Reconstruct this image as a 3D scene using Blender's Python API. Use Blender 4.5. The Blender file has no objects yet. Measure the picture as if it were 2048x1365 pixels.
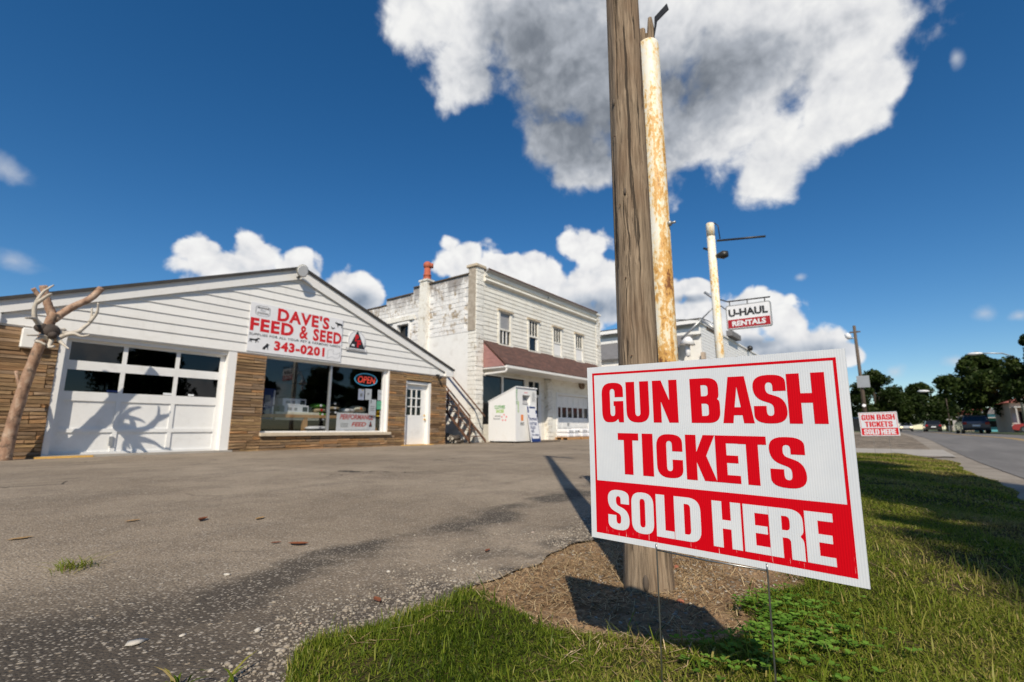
import bpy, math, random
import numpy as np
from mathutils import Vector, Matrix
from mathutils.geometry import tessellate_polygon

random.seed(7)
rng = np.random.default_rng(11)
D = bpy.data
SC = bpy.context.scene
COL = SC.collection
R = math.radians

# ------------------------------------------------------------------ camera
# X runs along the street, Y away from it towards the shop fronts, Z up
LENS, PITCH, YAW, EYE = 17.0, R(10.29), R(37.2), 0.66
cam_d = D.cameras.new('camera')
cam_d.lens = LENS
cam_d.sensor_width = 36.0
cam_d.clip_start = 0.02
cam_d.clip_end = 3000.0
cam_d.dof.use_dof = True
cam_d.dof.focus_distance = 1.25
cam_d.dof.aperture_fstop = 4.0
cam = D.objects.new('camera', cam_d)
COL.objects.link(cam)
cam.location = (0, 0, EYE)
cam.rotation_euler = (R(90) + PITCH, 0, YAW - R(90))
SC.camera = cam

# ------------------------------------------------------------------ sun, sky, exposure
SUN_AZ, SUN_EL = R(36.0), R(41.0)          # the way the shadows fall, and the height of the sun
vs = SC.view_settings
vs.view_transform = 'Standard'
vs.look = 'None'
vs.exposure = 0.0
vs.gamma = 1.0
vs.use_curve_mapping = False
sun_d = D.lights.new('sun', 'SUN')
sun_d.energy = 5.0
sun_d.angle = R(0.5)
sun_d.color = (1.0, 0.90, 0.745)
sun = D.objects.new('sun', sun_d)
COL.objects.link(sun)
sdir = Vector((math.cos(SUN_AZ) * math.cos(SUN_EL), math.sin(SUN_AZ) * math.cos(SUN_EL), -math.sin(SUN_EL)))
sun.rotation_euler = sdir.to_track_quat('-Z', 'Y').to_euler()
sun.location = -sdir * 60

FPX = 2048 * LENS / 36.0

def ray(px, py):
    """world direction through a pixel of the 2048 x 1365 photograph"""
    x = (px - 1024) / FPX
    y = (682.5 - py) / FPX
    up = y * math.cos(PITCH) + math.sin(PITCH)
    fw = math.cos(PITCH) - y * math.sin(PITCH)
    return Vector((x * math.sin(YAW) + fw * math.cos(YAW), -x * math.cos(YAW) + fw * math.sin(YAW), up))

def on_y(px, py, y):
    r = ray(px, py)
    return Vector((0, 0, EYE)) + r * (y / r.y)

def on_x(px, py, x):
    r = ray(px, py)
    return Vector((0, 0, EYE)) + r * (x / r.x)

def on_z(px, py, z):
    r = ray(px, py)
    return Vector((0, 0, EYE)) + r * ((z - EYE) / r.z)

def at_d(px, py, d):
    r = ray(px, py)
    return Vector((0, 0, EYE)) + r * (d / math.hypot(r.x, r.y))

def sstep(a, b, x):
    t = np.clip((np.asarray(x, float) - a) / (b - a), 0, 1)
    return t * t * (3 - 2 * t)

def zg(x, y):
    """height of the ground"""
    return 0.1 * sstep(1.8, 7.0, y) + 0.26 * sstep(12, 32, x) * (1 - 0.8 * sstep(3, 10, y))

def zgf(x, y):
    return float(zg(x, y))
# ------------------------------------------------------------------ world: clear sky with cumulus
world = D.worlds.new('World')
SC.world = world
world.use_nodes = True
wt = world.node_tree
wt.nodes.clear()

class NT:
    """small wrapper that makes node trees readable"""
    def __init__(self, tree):
        self.t = tree
    def n(self, typ, **kw):
        nd = self.t.nodes.new(typ)
        for k, v in kw.items():
            setattr(nd, k, v)
        return nd
    def l(self, a, b):
        self.t.links.new(a, b)
    def put(self, sock, v):
        if isinstance(v, bpy.types.NodeSocket):
            self.l(v, sock)
        elif v is not None:
            sock.default_value = v
    def math(self, op, a, b=None, c=None, clamp=False):
        nd = self.n('ShaderNodeMath', operation=op, use_clamp=clamp)
        for i, v in enumerate((a, b, c)):
            if v is not None:
                self.put(nd.inputs[i], v)
        return nd.outputs[0]
    def vmath(self, op, a, b=None, scale=None):
        nd = self.n('ShaderNodeVectorMath', operation=op)
        self.put(nd.inputs[0], a)
        if b is not None:
            self.put(nd.inputs[1], b)
        if scale is not None:
            self.put(nd.inputs['Scale'], scale)
        return nd.outputs['Value'] if op in ('LENGTH', 'DISTANCE', 'DOT_PRODUCT') else nd.outputs[0]
    def noise(self, vec, scale, detail=4, rough=.55, dist=0, lac=2.0):
        nd = self.n('ShaderNodeTexNoise')
        if vec is not None:
            self.l(vec, nd.inputs['Vector'])
        nd.inputs['Scale'].default_value = scale
        nd.inputs['Detail'].default_value = detail
        nd.inputs['Roughness'].default_value = rough
        nd.inputs['Distortion'].default_value = dist
        nd.inputs['Lacunarity'].default_value = lac
        return nd.outputs['Fac']
    def voronoi(self, vec, scale, feature='F1', out='Distance', rand=1.0):
        nd = self.n('ShaderNodeTexVoronoi', feature=feature)
        if vec is not None:
            self.l(vec, nd.inputs['Vector'])
        nd.inputs['Scale'].default_value = scale
        nd.inputs['Randomness'].default_value = rand
        return nd.outputs[out]
    def ss(self, v, a, b, lo=0., hi=1.):
        nd = self.n('ShaderNodeMapRange', interpolation_type='SMOOTHSTEP')
        self.put(nd.inputs['Value'], v)
        for k, x in (('From Min', a), ('From Max', b), ('To Min', lo), ('To Max', hi)):
            self.put(nd.inputs[k], x)
        return nd.outputs[0]
    def lin(self, v, a, b, lo=0., hi=1., clamp=True):
        nd = self.n('ShaderNodeMapRange', clamp=clamp)
        self.put(nd.inputs['Value'], v)
        for k, x in (('From Min', a), ('From Max', b), ('To Min', lo), ('To Max', hi)):
            self.put(nd.inputs[k], x)
        return nd.outputs[0]
    def mix(self, f, a, b, blend='MIX'):
        nd = self.n('ShaderNodeMix', data_type='RGBA', blend_type=blend)
        self.put(nd.inputs['Factor'], f)
        for s, v in ((nd.inputs[6], a), (nd.inputs[7], b)):
            if isinstance(v, (tuple, list)):
                s.default_value = (*v[:3], 1)
            else:
                self.put(s, v)
        return nd.outputs[2]
    def ramp(self, v, stops, interp='LINEAR'):
        nd = self.n('ShaderNodeValToRGB')
        cr = nd.color_ramp
        cr.interpolation = interp
        while len(cr.elements) > 1:
            cr.elements.remove(cr.elements[-1])
        for i, (p, c) in enumerate(stops):
            e = cr.elements[0] if i == 0 else cr.elements.new(p)
            e.position = p
            e.color = (*c[:3], 1)
        self.put(nd.inputs[0], v)
        return nd.outputs[0]
    def mapping(self, vec, scale=(1, 1, 1), loc=(0, 0, 0), rot=(0, 0, 0), typ='POINT'):
        nd = self.n('ShaderNodeMapping', vector_type=typ)
        self.l(vec, nd.inputs[0])
        nd.inputs['Location'].default_value = loc
        nd.inputs['Rotation'].default_value = rot
        nd.inputs['Scale'].default_value = scale
        return nd.outputs[0]
    def sep(self, v):
        nd = self.n('ShaderNodeSeparateXYZ')
        self.l(v, nd.inputs[0])
        return nd.outputs
    def bump(self, h, strength=.3, dist=.01, normal=None):
        nd = self.n('ShaderNodeBump')
        nd.inputs['Strength'].default_value = strength
        nd.inputs['Distance'].default_value = dist
        self.put(nd.inputs['Height'], h)
        if normal is not None:
            self.l(normal, nd.inputs['Normal'])
        return nd.outputs[0]

w = NT(wt)
sky = w.n('ShaderNodeTexSky', sky_type='NISHITA', sun_disc=False)
sky.sun_elevation = SUN_EL
sky.sun_rotation = R(90) - (SUN_AZ + math.pi)     # the node turns clockwise from +Y
sky.altitude = 300
sky.air_density = 1.0
sky.dust_density = 0.0
sky.ozone_density = 4.0
hs = w.n('ShaderNodeHueSaturation')
hs.inputs['Saturation'].default_value = 1.28
hs.inputs['Value'].default_value = 1.0
w.l(sky.outputs[0], hs.inputs['Color'])
SKY_STRENGTH = 0.102
skyc = w.vmath('SCALE', hs.outputs[0], scale=SKY_STRENGTH)

gen = w.n('ShaderNodeTexCoord').outputs['Generated']
dx, dy, dz = w.sep(gen)
az = w.math('ARCTAN2', dy, dx)
el = w.math('ARCSINE', dz)
cmb = w.n('ShaderNodeCombineXYZ')
w.l(az, cmb.inputs[0]); w.l(el, cmb.inputs[1])
ae = cmb.outputs[0]

def azel(px, py):
    r = ray(px, py).normalized()
    return math.atan2(r.y, r.x), math.asin(r.z)

def blob_px(px, py, rx, ry, rot=0):
    a0, e0 = azel(px, py)
    ra = abs(azel(px + rx * .5, py)[0] - azel(px - rx * .5, py)[0])
    re = abs(azel(px, py + ry * .5)[1] - azel(px, py - ry * .5)[1])
    return a0, e0, ra, re, rot

def field(blobs, k=.18):
    acc = None
    for a0, e0, ra, re, rot in blobs:
        cm = w.n('ShaderNodeCombineXYZ')            # the running value rides along in z (scaled away) so that
        w.l(az, cm.inputs[0]); w.l(el, cm.inputs[1])  # the blobs are worked out one after another
        if acc is not None:
            w.l(acc, cm.inputs[2])
        nd = w.n('ShaderNodeVectorMath', operation='MULTIPLY_ADD')
        w.l(cm.outputs[0], nd.inputs[0])
        nd.inputs[1].default_value = (1 / ra, 1 / re, 1e-6)
        nd.inputs[2].default_value = (-a0 / ra, -e0 / re, 0)
        f = w.math('SUBTRACT', 1.0, w.vmath('LENGTH', nd.outputs[0]))
        acc = f if acc is None else w.math('SMOOTH_MAX', acc, f, k)
    return acc

big = [blob_px(*b) for b in (
    (1000, -20, 250, 150), (850, 30, 95, 100), (930, 150, 75, 95), (1170, 120, 230, 220), (1130, 292, 100, 95),
    (1300, 40, 330, 250), (1520, 80, 280, 230), (1690, 80, 150, 140), (1440, 260, 170, 135), (1560, 300, 135, 115),
    (1660, 230, 115, 100), (1735, 165, 90, 65), (1250, -220, 520, 300), (1150, 340, 85, 45), (1530, 355, 85, 55), (1330, 300, 110, 80))]
low = [blob_px(*b) for b in (
    (400, 500, 70, 38), (510, 503, 66, 48), (600, 548, 78, 52), (685, 568, 66, 44), (735, 592, 48, 36), (470, 545, 150, 50),
    (600, 600, 200, 50),
    (920, 525, 58, 52), (1020, 545, 92, 62), (1075, 570, 110, 70), (1168, 500, 62, 54), (1190, 565, 92, 82), (1120, 610, 160, 70),
    (1385, 575, 46, 24), (1375, 625, 80, 34), (1480, 622, 90, 46), (1570, 650, 78, 58), (1610, 690, 100, 52), (1690, 712, 58, 36),
    (1450, 690, 160, 60),
    (1290, 600, 110, 60))]
faint = [blob_px(*b) for b in (
    (15, 345, 80, 42), (30, 522, 95, 34), (1968, 628, 42, 26), (2040, 632, 40, 18), (1912, 722, 44, 18), (1912, 115, 24, 34),
    (1790, 745, 34, 22), (1770, 235, 60, 16), (-220, 420, 160, 60), (-300, 180, 120, 70), (2250, 560, 120, 40), (2300, 250, 160, 90),
    (1600, 555, 24, 12))]
big_g = [blob_px(*b) for b in ((1120, 190, 190, 230), (1220, 240, 220, 170), (1360, 180, 280, 110), (1060, 80, 130, 130))]
low_g = [blob_px(*b) for b in ((720, 600, 60, 34), (1200, 615, 120, 44), (1010, 640, 160, 30), (1600, 712, 150, 34), (1385, 598, 60, 12),
                               (560, 610, 130, 26), (1480, 690, 120, 24))]

warp = w.n('ShaderNodeTexNoise')
w.l(gen, warp.inputs['Vector'])
warp.inputs['Scale'].default_value = 9
warp.inputs['Detail'].default_value = 2
wv = w.vmath('SCALE', w.vmath('SUBTRACT', warp.outputs['Color'], (.5, .5, .5)), scale=.045)
gw = w.vmath('ADD', gen, wv)
n_big = w.noise(gw, 6.5, 8, .56)
n_low = w.noise(gw, 17, 6, .54)
n_lit = w.noise(w.vmath('ADD', gw, (-.006, -.004, -.014)), 17, 3, .52)
n_cell = w.voronoi(gw, 24, 'F1')
n_cel2 = w.voronoi(gw, 11, 'F1')
puff = w.math('SUBTRACT', .42, n_cell)
puf2 = w.math('SUBTRACT', .45, n_cel2)
# sky goes on all round out of view, its clouds thinned to deepen shadows
away = w.math('SUBTRACT', 1.0, w.ss(w.vmath('DOT_PRODUCT', gen, tuple(ray(1024, 640).normalized())), .52, .72))
n_rest = w.noise(w.mapping(gen, scale=(1, 1, 1.7)), 2.6, 2, .5)
rest = w.math('MULTIPLY', w.math('SUBTRACT', n_rest, .62), 6.0)
rest = w.math('SUBTRACT', rest, w.math('MULTIPLY', w.math('SUBTRACT', 1.0, away), 6.0))
fb = w.math('ADD', w.math('MAXIMUM', field(big), rest), w.math('MULTIPLY', w.math('SUBTRACT', n_big, .5), 1.55))
fb = w.math('ADD', fb, w.math('MULTIPLY', puf2, .55))
fb = w.math('ADD', fb, w.math('MULTIPLY', w.math('SUBTRACT', n_low, .5), .85))
fl = w.math('ADD', field(low, .12), w.math('MULTIPLY', w.math('SUBTRACT', n_low, .5), 1.15))
fl = w.math('ADD', fl, w.math('MULTIPLY', puff, .62))
ff = w.math('ADD', field(faint, .1), w.math('MULTIPLY', w.math('SUBTRACT', n_low, .55), 1.9))
ab = w.ss(fb, -.02, .40)
al = w.ss(fl, .02, .30)
af = w.ss(ff, .1, 1.15, 0, .66)
# brightness of the cloud: thick grey bellies, white sunlit edges
gb = w.ss(w.math('ADD', field(big_g, .35), w.math('MULTIPLY', w.math('SUBTRACT', n_big, .5), .55)), -.45, .95)
emb = w.math('SUBTRACT', n_low, n_lit)
lb = w.math('SUBTRACT', .90, w.math('MULTIPLY', gb, .58))
lb = w.math('ADD', lb, w.math('MULTIPLY', w.math('SUBTRACT', n_big, .5), .22))
lb = w.math('ADD', lb, w.math('MULTIPLY', emb, .8))
lb = w.math('ADD', lb, w.math('MULTIPLY', puf2, .12))
gl = w.ss(w.math('ADD', field(low_g, .3), w.math('MULTIPLY', w.math('SUBTRACT', n_low, .5), .7)), -.1, .9)
ll = w.math('SUBTRACT', .88, w.math('MULTIPLY', gl, .46))
ll = w.math('ADD', ll, w.math('MULTIPLY', emb, .9))
ll = w.math('ADD', ll, w.math('MULTIPLY', puff, .16))
cb = w.ramp(lb, [(0.0, (.10, .12, .15)), (.3, (.215, .24, .28)), (.55, (.42, .45, .50)), (.8, (.74, .75, .77)), (1., (.90, .90, .89))])
cl = w.ramp(ll, [(0.0, (.12, .15, .20)), (.35, (.28, .34, .43)), (.6, (.56, .60, .66)), (.85, (.82, .82, .83)), (1., (.92, .92, .91))])
c = w.mix(af, skyc, (.62, .66, .72))
c = w.mix(al, c, cl)
c = w.mix(ab, c, cb)
bg = w.n('ShaderNodeBackground')
w.l(c, bg.inputs[0])
wo = w.n('ShaderNodeOutputWorld')
w.l(bg.outputs[0], wo.inputs[0])
world.cycles.sampling_method = 'MANUAL'
world.cycles.sample_map_resolution = 512
# ------------------------------------------------------------------ materials
MATS = {}

def new_mat(name):
    m = D.materials.new(name)
    m.use_nodes = True
    t = NT(m.node_tree)
    p = m.node_tree.nodes['Principled BSDF']
    MATS[name] = m
    return m, t, p

def simple(name, col, rough=.6, var=.12, scale=6., bump=0., bscale=40., metal=0., spec=.5, dirt=None, dirt_amt=.0, dscale=3.):
    m, t, p = new_mat(name)
    co = t.n('ShaderNodeTexCoord').outputs['Object']
    n = t.noise(co, scale, 5, .6)
    k = t.lin(n, .25, .75, 1 - var, 1 + var)
    rgb = t.n('ShaderNodeRGB')
    rgb.outputs[0].default_value = (*col, 1)
    c = t.vmath('SCALE', rgb.outputs[0], scale=k)
    if dirt is not None:
        d = t.ss(t.noise(co, dscale, 8, .68), .5, .72, 0, dirt_amt)
        c = t.mix(d, c, dirt)
    t.l(c, p.inputs['Base Color'])
    p.inputs['Roughness'].default_value = rough
    p.inputs['Metallic'].default_value = metal
    p.inputs['Specular IOR Level'].default_value = spec
    if bump:
        t.l(t.bump(t.noise(co, bscale, 5, .6), bump, .01), p.inputs['Normal'])
    return m

def pos(t):
    return t.n('ShaderNodeNewGeometry').outputs['Position']

simple('white_paint', (.80, .79, .76), .55, .05, 4, .08, 30, dirt=(.45, .40, .33), dirt_amt=.35, dscale=2.2)
simple('trim_white', (.80, .79, .77), .5, .04, 5, .04, 30, dirt=(.5, .46, .4), dirt_amt=.25, dscale=5)
simple('door_white', (.78, .78, .77), .45, .05, 2.5, .05, 14, dirt=(.5, .47, .42), dirt_amt=.22, dscale=4)
simple('bin_white', (.80, .80, .79), .4, .03, 3, .05, 6, dirt=(.5, .45, .38), dirt_amt=.2, dscale=3)
simple('shade_grey', (.34, .34, .35), .7, .1, 4)
simple('black', (.012, .012, .013), .5, .1, 10)
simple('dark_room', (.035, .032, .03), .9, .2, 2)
simple('black_metal', (.02, .02, .02), .45, .2, 10, .1)
simple('rust_metal', (.12, .06, .036), .8, .35, 20, .3, 60)
simple('galv', (.42, .43, .44), .45, .12, 15, .05, 60, .6)
simple('steel_wire', (.30, .30, .30), .35, .1, 30, 0, 10, .9)
simple('roof_dark', (.05, .047, .045), .85, .3, 10, .4, 60)
simple('roof_grey', (.17, .165, .165), .9, .25, 3, .4, 40)
simple('gutter_white', (.78, .76, .72), .4, .05, 5, dirt=(.42, .36, .28), dirt_amt=.3, dscale=4)
simple('terracotta', (.42, .105, .055), .7, .18, 6, .1, 40)
simple('sill_stone', (.55, .46, .34), .7, .12, 8, .15, 50)
simple('yellow_paint', (.72, .42, .10), .6, .2, 12, dirt=(.3, .25, .18), dirt_amt=.5, dscale=10)
simple('brass', (.70, .45, .12), .3, .1, 20, metal=.9)
simple('plywood', (.46, .25, .10), .6, .2, 8)
simple('concrete', (.36, .33, .29), .85, .14, 3, .25, 50, dirt=(.2, .18, .15), dirt_amt=.5, dscale=2)
simple('dark_wood', (.10, .075, .055), .8, .3, 12, .2, 60)
simple('cardboard_white', (.74, .76, .80), .55, .06, 5)
simple('cream_box', (.74, .72, .58), .6, .06, 5)
simple('plastic_white', (.78, .78, .80), .3, .05, 6)
simple('sack_green', (.12, .34, .05), .35, .25, 9)
simple('sack_tan', (.42, .33, .20), .5, .2, 9)
simple('sack_black', (.02, .02, .02), .35, .2, 9)
simple('sack_yellow', (.72, .52, .02), .4, .2, 9)
simple('ink_black', (.02, .02, .022), .5, .1, 20)
simple('ink_grey', (.30, .31, .32), .5, .2, 20)
simple('ink_red', (.60, .012, .016), .45, .06, 10)
simple('ink_navy', (.012, .035, .16), .45, .1, 10)
simple('ink_green', (.05, .30, .03), .45, .1, 10)
simple('ink_lime', (.28, .52, .04), .45, .1, 10)
simple('ink_orange', (.80, .22, .02), .45, .1, 10)
simple('ink_pink', (.75, .10, .12), .5, .1, 10)
simple('paper', (.78, .80, .82), .7, .04, 20)
simple('paper_blue', (.60, .64, .78), .7, .1, 20)
simple('paper_mint', (.20, .68, .42), .7, .05, 20)
simple('haul_red', (.38, .012, .016), .4, .1, 8)
simple('bone', (.50, .45, .38), .6, .2, 14, .15, 60, dirt=(.16, .12, .08), dirt_amt=.6, dscale=12)
simple('bone_dark', (.055, .04, .032), .8, .4, 14, .2, 60)
simple('pink_shingle', (.33, .17, .155), .85, .16, 6, .2, 40)
simple('lamp_head', (.30, .29, .24), .35, .15, 10)
simple('lamp_white', (.75, .75, .75), .35, .05, 10)
simple('fan_brown', (.16, .10, .06), .6, .2, 20)
simple('grey_film', (.30, .30, .31), .5, .15, 4)
simple('bark', (.07, .055, .042), .9, .3, 8, .5, 30)
simple('leaf_brown', (.18, .055, .018), .7, .3, 30)
simple('leaf_tan', (.34, .20, .07), .7, .3, 30)
simple('stone_pale', (.50, .46, .40), .8, .15, 30, .2, 80)
simple('brick_chip', (.34, .11, .06), .85, .2, 30, .2, 80)
simple('car_tyre', (.015, .015, .015), .8, .1, 10)
simple('car_rim', (.25, .25, .26), .35, .1, 10, metal=.8)
simple('teal_wall', (.10, .36, .42), .7, .08, 2)
simple('tan_wall', (.45, .36, .28), .8, .08, 2)
simple('shop_white', (.42, .40, .38), .7, .06, 2)
simple('roof_red', (.36, .11, .09), .8, .15, 2)
simple('glass_dark', (.012, .013, .015), .06, .1, 3)

def paint(name, col):
    m = simple(name, col, .25, .03, 2)
    p = m.node_tree.nodes['Principled BSDF']
    p.inputs['Coat Weight'].default_value = .6
    p.inputs['Coat Roughness'].default_value = .08
    return m
paint('car_blue', (.025, .04, .075))
paint('car_black', (.012, .012, .014))
paint('car_silver', (.42, .43, .45))
paint('car_white', (.75, .75, .74))
paint('car_red', (.30, .02, .02))

m, t, p = new_mat('tail_light')
p.inputs['Base Color'].default_value = (.35, .01, .01, 1)
p.inputs['Roughness'].default_value = .15
m, t, p = new_mat('head_light')
p.inputs['Base Color'].default_value = (1, .8, .5, 1)
p.inputs['Emission Color'].default_value = (1, .62, .25, 1)
p.inputs['Emission Strength'].default_value = 3
for nm, c, e in (('neon_red', (1, .10, .06), .55), ('neon_blue', (.10, .42, .65), .35)):
    m, t, p = new_mat(nm)
    p.inputs['Base Color'].default_value = (*c, 1)
    p.inputs['Emission Color'].default_value = (*c, 1)
    p.inputs['Emission Strength'].default_value = e

# window glass: part see-through, part mirror
def glass(name, tint, f0=.05, f1=.75):
    m = D.materials.new(name)
    m.use_nodes = True
    t = NT(m.node_tree)
    m.node_tree.nodes.clear()
    lw = t.n('ShaderNodeLayerWeight')
    lw.inputs[0].default_value = .5
    f = t.math('POWER', lw.outputs['Facing'], 4.0)
    f = t.lin(f, 0, 1, f0, f1)
    tr = t.n('ShaderNodeBsdfTransparent')
    tr.inputs[0].default_value = (*tint, 1)
    gl = t.n('ShaderNodeBsdfGlossy')
    gl.inputs['Roughness'].default_value = .015
    mx = t.n('ShaderNodeMixShader')
    t.l(f, mx.inputs[0]); t.l(tr.outputs[0], mx.inputs[1]); t.l(gl.outputs[0], mx.inputs[2])
    o = t.n('ShaderNodeOutputMaterial')
    t.l(mx.outputs[0], o.inputs[0])
    MATS[name] = m
glass('pane', (.88, .89, .90), .05, .6)
glass('pane_dim', (.30, .31, .32), .05, .55)

# stacked stone veneer: every stone its own tone
m, t, p = new_mat('stone_veneer')
co = t.n('ShaderNodeTexCoord').outputs['Object']
rnd = t.n('ShaderNodeObjectInfo').outputs['Random']
c = t.ramp(rnd, [(0, (.14, .080, .040)), (.2, (.25, .155, .078)), (.4, (.32, .205, .105)), (.55, (.37, .19, .075)), (.7, (.29, .20, .125)), (.85, (.19, .125, .075)), (1, (.37, .235, .105))])
off = t.n('ShaderNodeCombineXYZ')
t.l(t.math('MULTIPLY', rnd, 37.), off.inputs[0])
v = t.vmath('ADD', t.mapping(co, scale=(3, 10, 26)), off.outputs[0])
k = t.lin(t.noise(v, 1.6, 5, .65), .25, .75, .55, 1.4)
c = t.vmath('SCALE', c, scale=k)
t.l(c, p.inputs['Base Color'])
p.inputs['Roughness'].default_value = .85
t.l(t.bump(t.noise(v, 3, 6, .7), .9, .012), p.inputs['Normal'])
simple('mortar', (.20, .15, .10), .95, .2, 10, .3, 60)

# lapped boards
def siding(name, col, grime, amt, lo=.48):
    m, t, p = new_mat(name)
    P = pos(t)
    rnd = t.n('ShaderNodeObjectInfo').outputs['Random']
    k = t.lin(rnd, 0, 1, .95, 1.04)
    n = t.noise(t.mapping(P, scale=(1, 1, 3)), 1.7, 8, .66)
    d = t.ss(n, lo, .8, 0, amt)
    st = t.ss(t.noise(t.mapping(P, scale=(9, 9, .9)), 1., 4, .6), .52, .78, 0, amt * .8)
    rgb = t.n('ShaderNodeRGB'); rgb.outputs[0].default_value = (*col, 1)
    c = t.vmath('SCALE', rgb.outputs[0], scale=k)
    c = t.mix(t.math('MAXIMUM', d, st), c, grime)
    t.l(c, p.inputs['Base Color'])
    p.inputs['Roughness'].default_value = .5
    t.l(t.bump(t.noise(t.mapping(P, scale=(1, 1, 6)), 8, 3, .5), .08, .01), p.inputs['Normal'])
siding('store_siding', (.80, .79, .765), (.52, .49, .43), .35)
siding('old_siding', (.80, .775, .70), (.42, .34, .22), .55, .45)

# painted block wall, paint flaked and weather-stained towards the top
m, t, p = new_mat('block_wall')
P = pos(t)
rnd = t.n('ShaderNodeObjectInfo').outputs['Random']
x, y, z = t.sep(P)
n1 = t.noise(P, 1.5, 8, .68)
n2 = t.noise(P, 7, 8, .72)
n3 = t.noise(t.mapping(P, scale=(1, 1, .35)), 3.2, 6, .7)
flake = t.ss(t.math('ADD', t.math('MULTIPLY', n1, .6), t.math('MULTIPLY', n2, .45)), .53, .615)
up = t.ss(z, 5.6, 7.5)
stain = t.math('MULTIPLY', t.ss(t.math('ADD', n3, t.math('MULTIPLY', up, .22)), .54, .74), up)
zone = t.ss(z, 4.74, 4.80)
flake = t.math('MULTIPLY', flake, zone)
bare = t.mix(t.ss(n2, .42, .58), (.27, .245, .225), (.42, .33, .22))
c = t.mix(flake, (.79, .78, .765), bare)
c = t.mix(t.math('MULTIPLY', stain, .85), c, (.19, .17, .165))
c = t.vmath('SCALE', c, scale=t.lin(rnd, 0, 1, .90, 1.04))
t.l(c, p.inputs['Base Color'])
p.inputs['Roughness'].default_value = .8
t.l(t.bump(n2, .5, .02), p.inputs['Normal'])

# rock-faced corner blocks
m, t, p = new_mat('quoin_paint')
P = pos(t)
n2 = t.noise(P, 9, 7, .7)
n1 = t.noise(P, 2.2, 6, .7)
c = t.mix(t.ss(t.math('ADD', t.math('MULTIPLY', n1, .5), t.math('MULTIPLY', n2, .5)), .50, .64), (.79, .77, .71), (.42, .36, .27))
t.l(c, p.inputs['Base Color'])
p.inputs['Roughness'].default_value = .8
t.l(t.bump(n2, .9, .03), p.inputs['Normal'])
simple('quoin_bare', (.36, .31, .25), .85, .22, 6, .5, 30, dirt=(.6, .57, .5), dirt_amt=.5, dscale=3)

# roof shingles on the canopy
m, t, p = new_mat('canopy_shingle')
P = pos(t)
br = t.n('ShaderNodeTexBrick')
t.l(t.mapping(P, scale=(1, 1, 1), rot=(R(90), 0, 0)), br.inputs['Vector'])
br.inputs['Scale'].default_value = 4.2
br.inputs['Mortar Size'].default_value = .012
br.inputs['Brick Width'].default_value = .7
br.inputs['Row Height'].default_value = .32
br.inputs['Color1'].default_value = (.135, .066, .050, 1)
br.inputs['Color2'].default_value = (.085, .045, .037, 1)
br.inputs['Mortar'].default_value = (.05, .03, .028, 1)
k = t.lin(t.noise(P, 3, 6, .65), .3, .7, .7, 1.35)
t.l(t.vmath('SCALE', br.outputs['Color'], scale=k), p.inputs['Base Color'])
p.inputs['Roughness'].default_value = .95
t.l(t.bump(t.math('SUBTRACT', t.noise(P, 60, 3, .6), t.math('MULTIPLY', br.outputs['Fac'], 1.5)), .5, .01), p.inputs['Normal'])

# weathered pole wood: grey grain, dark checks
m, t, p = new_mat('pole_wood')
co = t.n('ShaderNodeTexCoord').outputs['Object']
wv = t.vmath('SCALE', t.vmath('SUBTRACT', t.n('ShaderNodeTexNoise').outputs['Color'], (.5, .5, .5)), scale=.03)
for nd in t.t.nodes:
    if nd.type == 'TEX_NOISE' and not nd.inputs['Vector'].is_linked:
        t.l(t.mapping(co, scale=(6, 6, 2.2)), nd.inputs['Vector']); nd.inputs['Scale'].default_value = 1.5
cw = t.vmath('ADD', co, wv)
g1 = t.noise(t.mapping(cw, scale=(70, 70, 3.0)), 1, 5, .65)
g2 = t.noise(t.mapping(cw, scale=(210, 210, 8)), 1, 4, .6)
g3 = t.noise(t.mapping(cw, scale=(30, 30, .8)), 1, 5, .6)
big_n = t.noise(t.mapping(co, scale=(1, 1, .4)), 5, 4, .6)
base = t.ramp(g1, [(.24, (.055, .043, .034)), (.40, (.19, .155, .12)), (.55, (.30, .25, .195)), (.75, (.42, .355, .285))])
base = t.mix(t.ss(big_n, .45, .7, 0, .5), base, (.19, .125, .085))
base = t.mix(1, base, (.95, .86, .76), 'MULTIPLY')
k = t.lin(g2, .25, .75, .65, 1.3)
base = t.vmath('SCALE', base, scale=k)
chk = t.ss(g3, .575, .62)
base = t.mix(t.math('MULTIPLY', chk, .85), base, (.03, .023, .018))
t.l(base, p.inputs['Base Color'])
p.inputs['Roughness'].default_value = .88
p.inputs['Specular IOR Level'].default_value = .25
hgt = t.math('SUBTRACT', t.math('ADD', g1, t.math('MULTIPLY', g2, .4)), t.math('MULTIPLY', chk, .9))
t.l(t.bump(hgt, .9, .006), p.inputs['Normal'])

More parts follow.
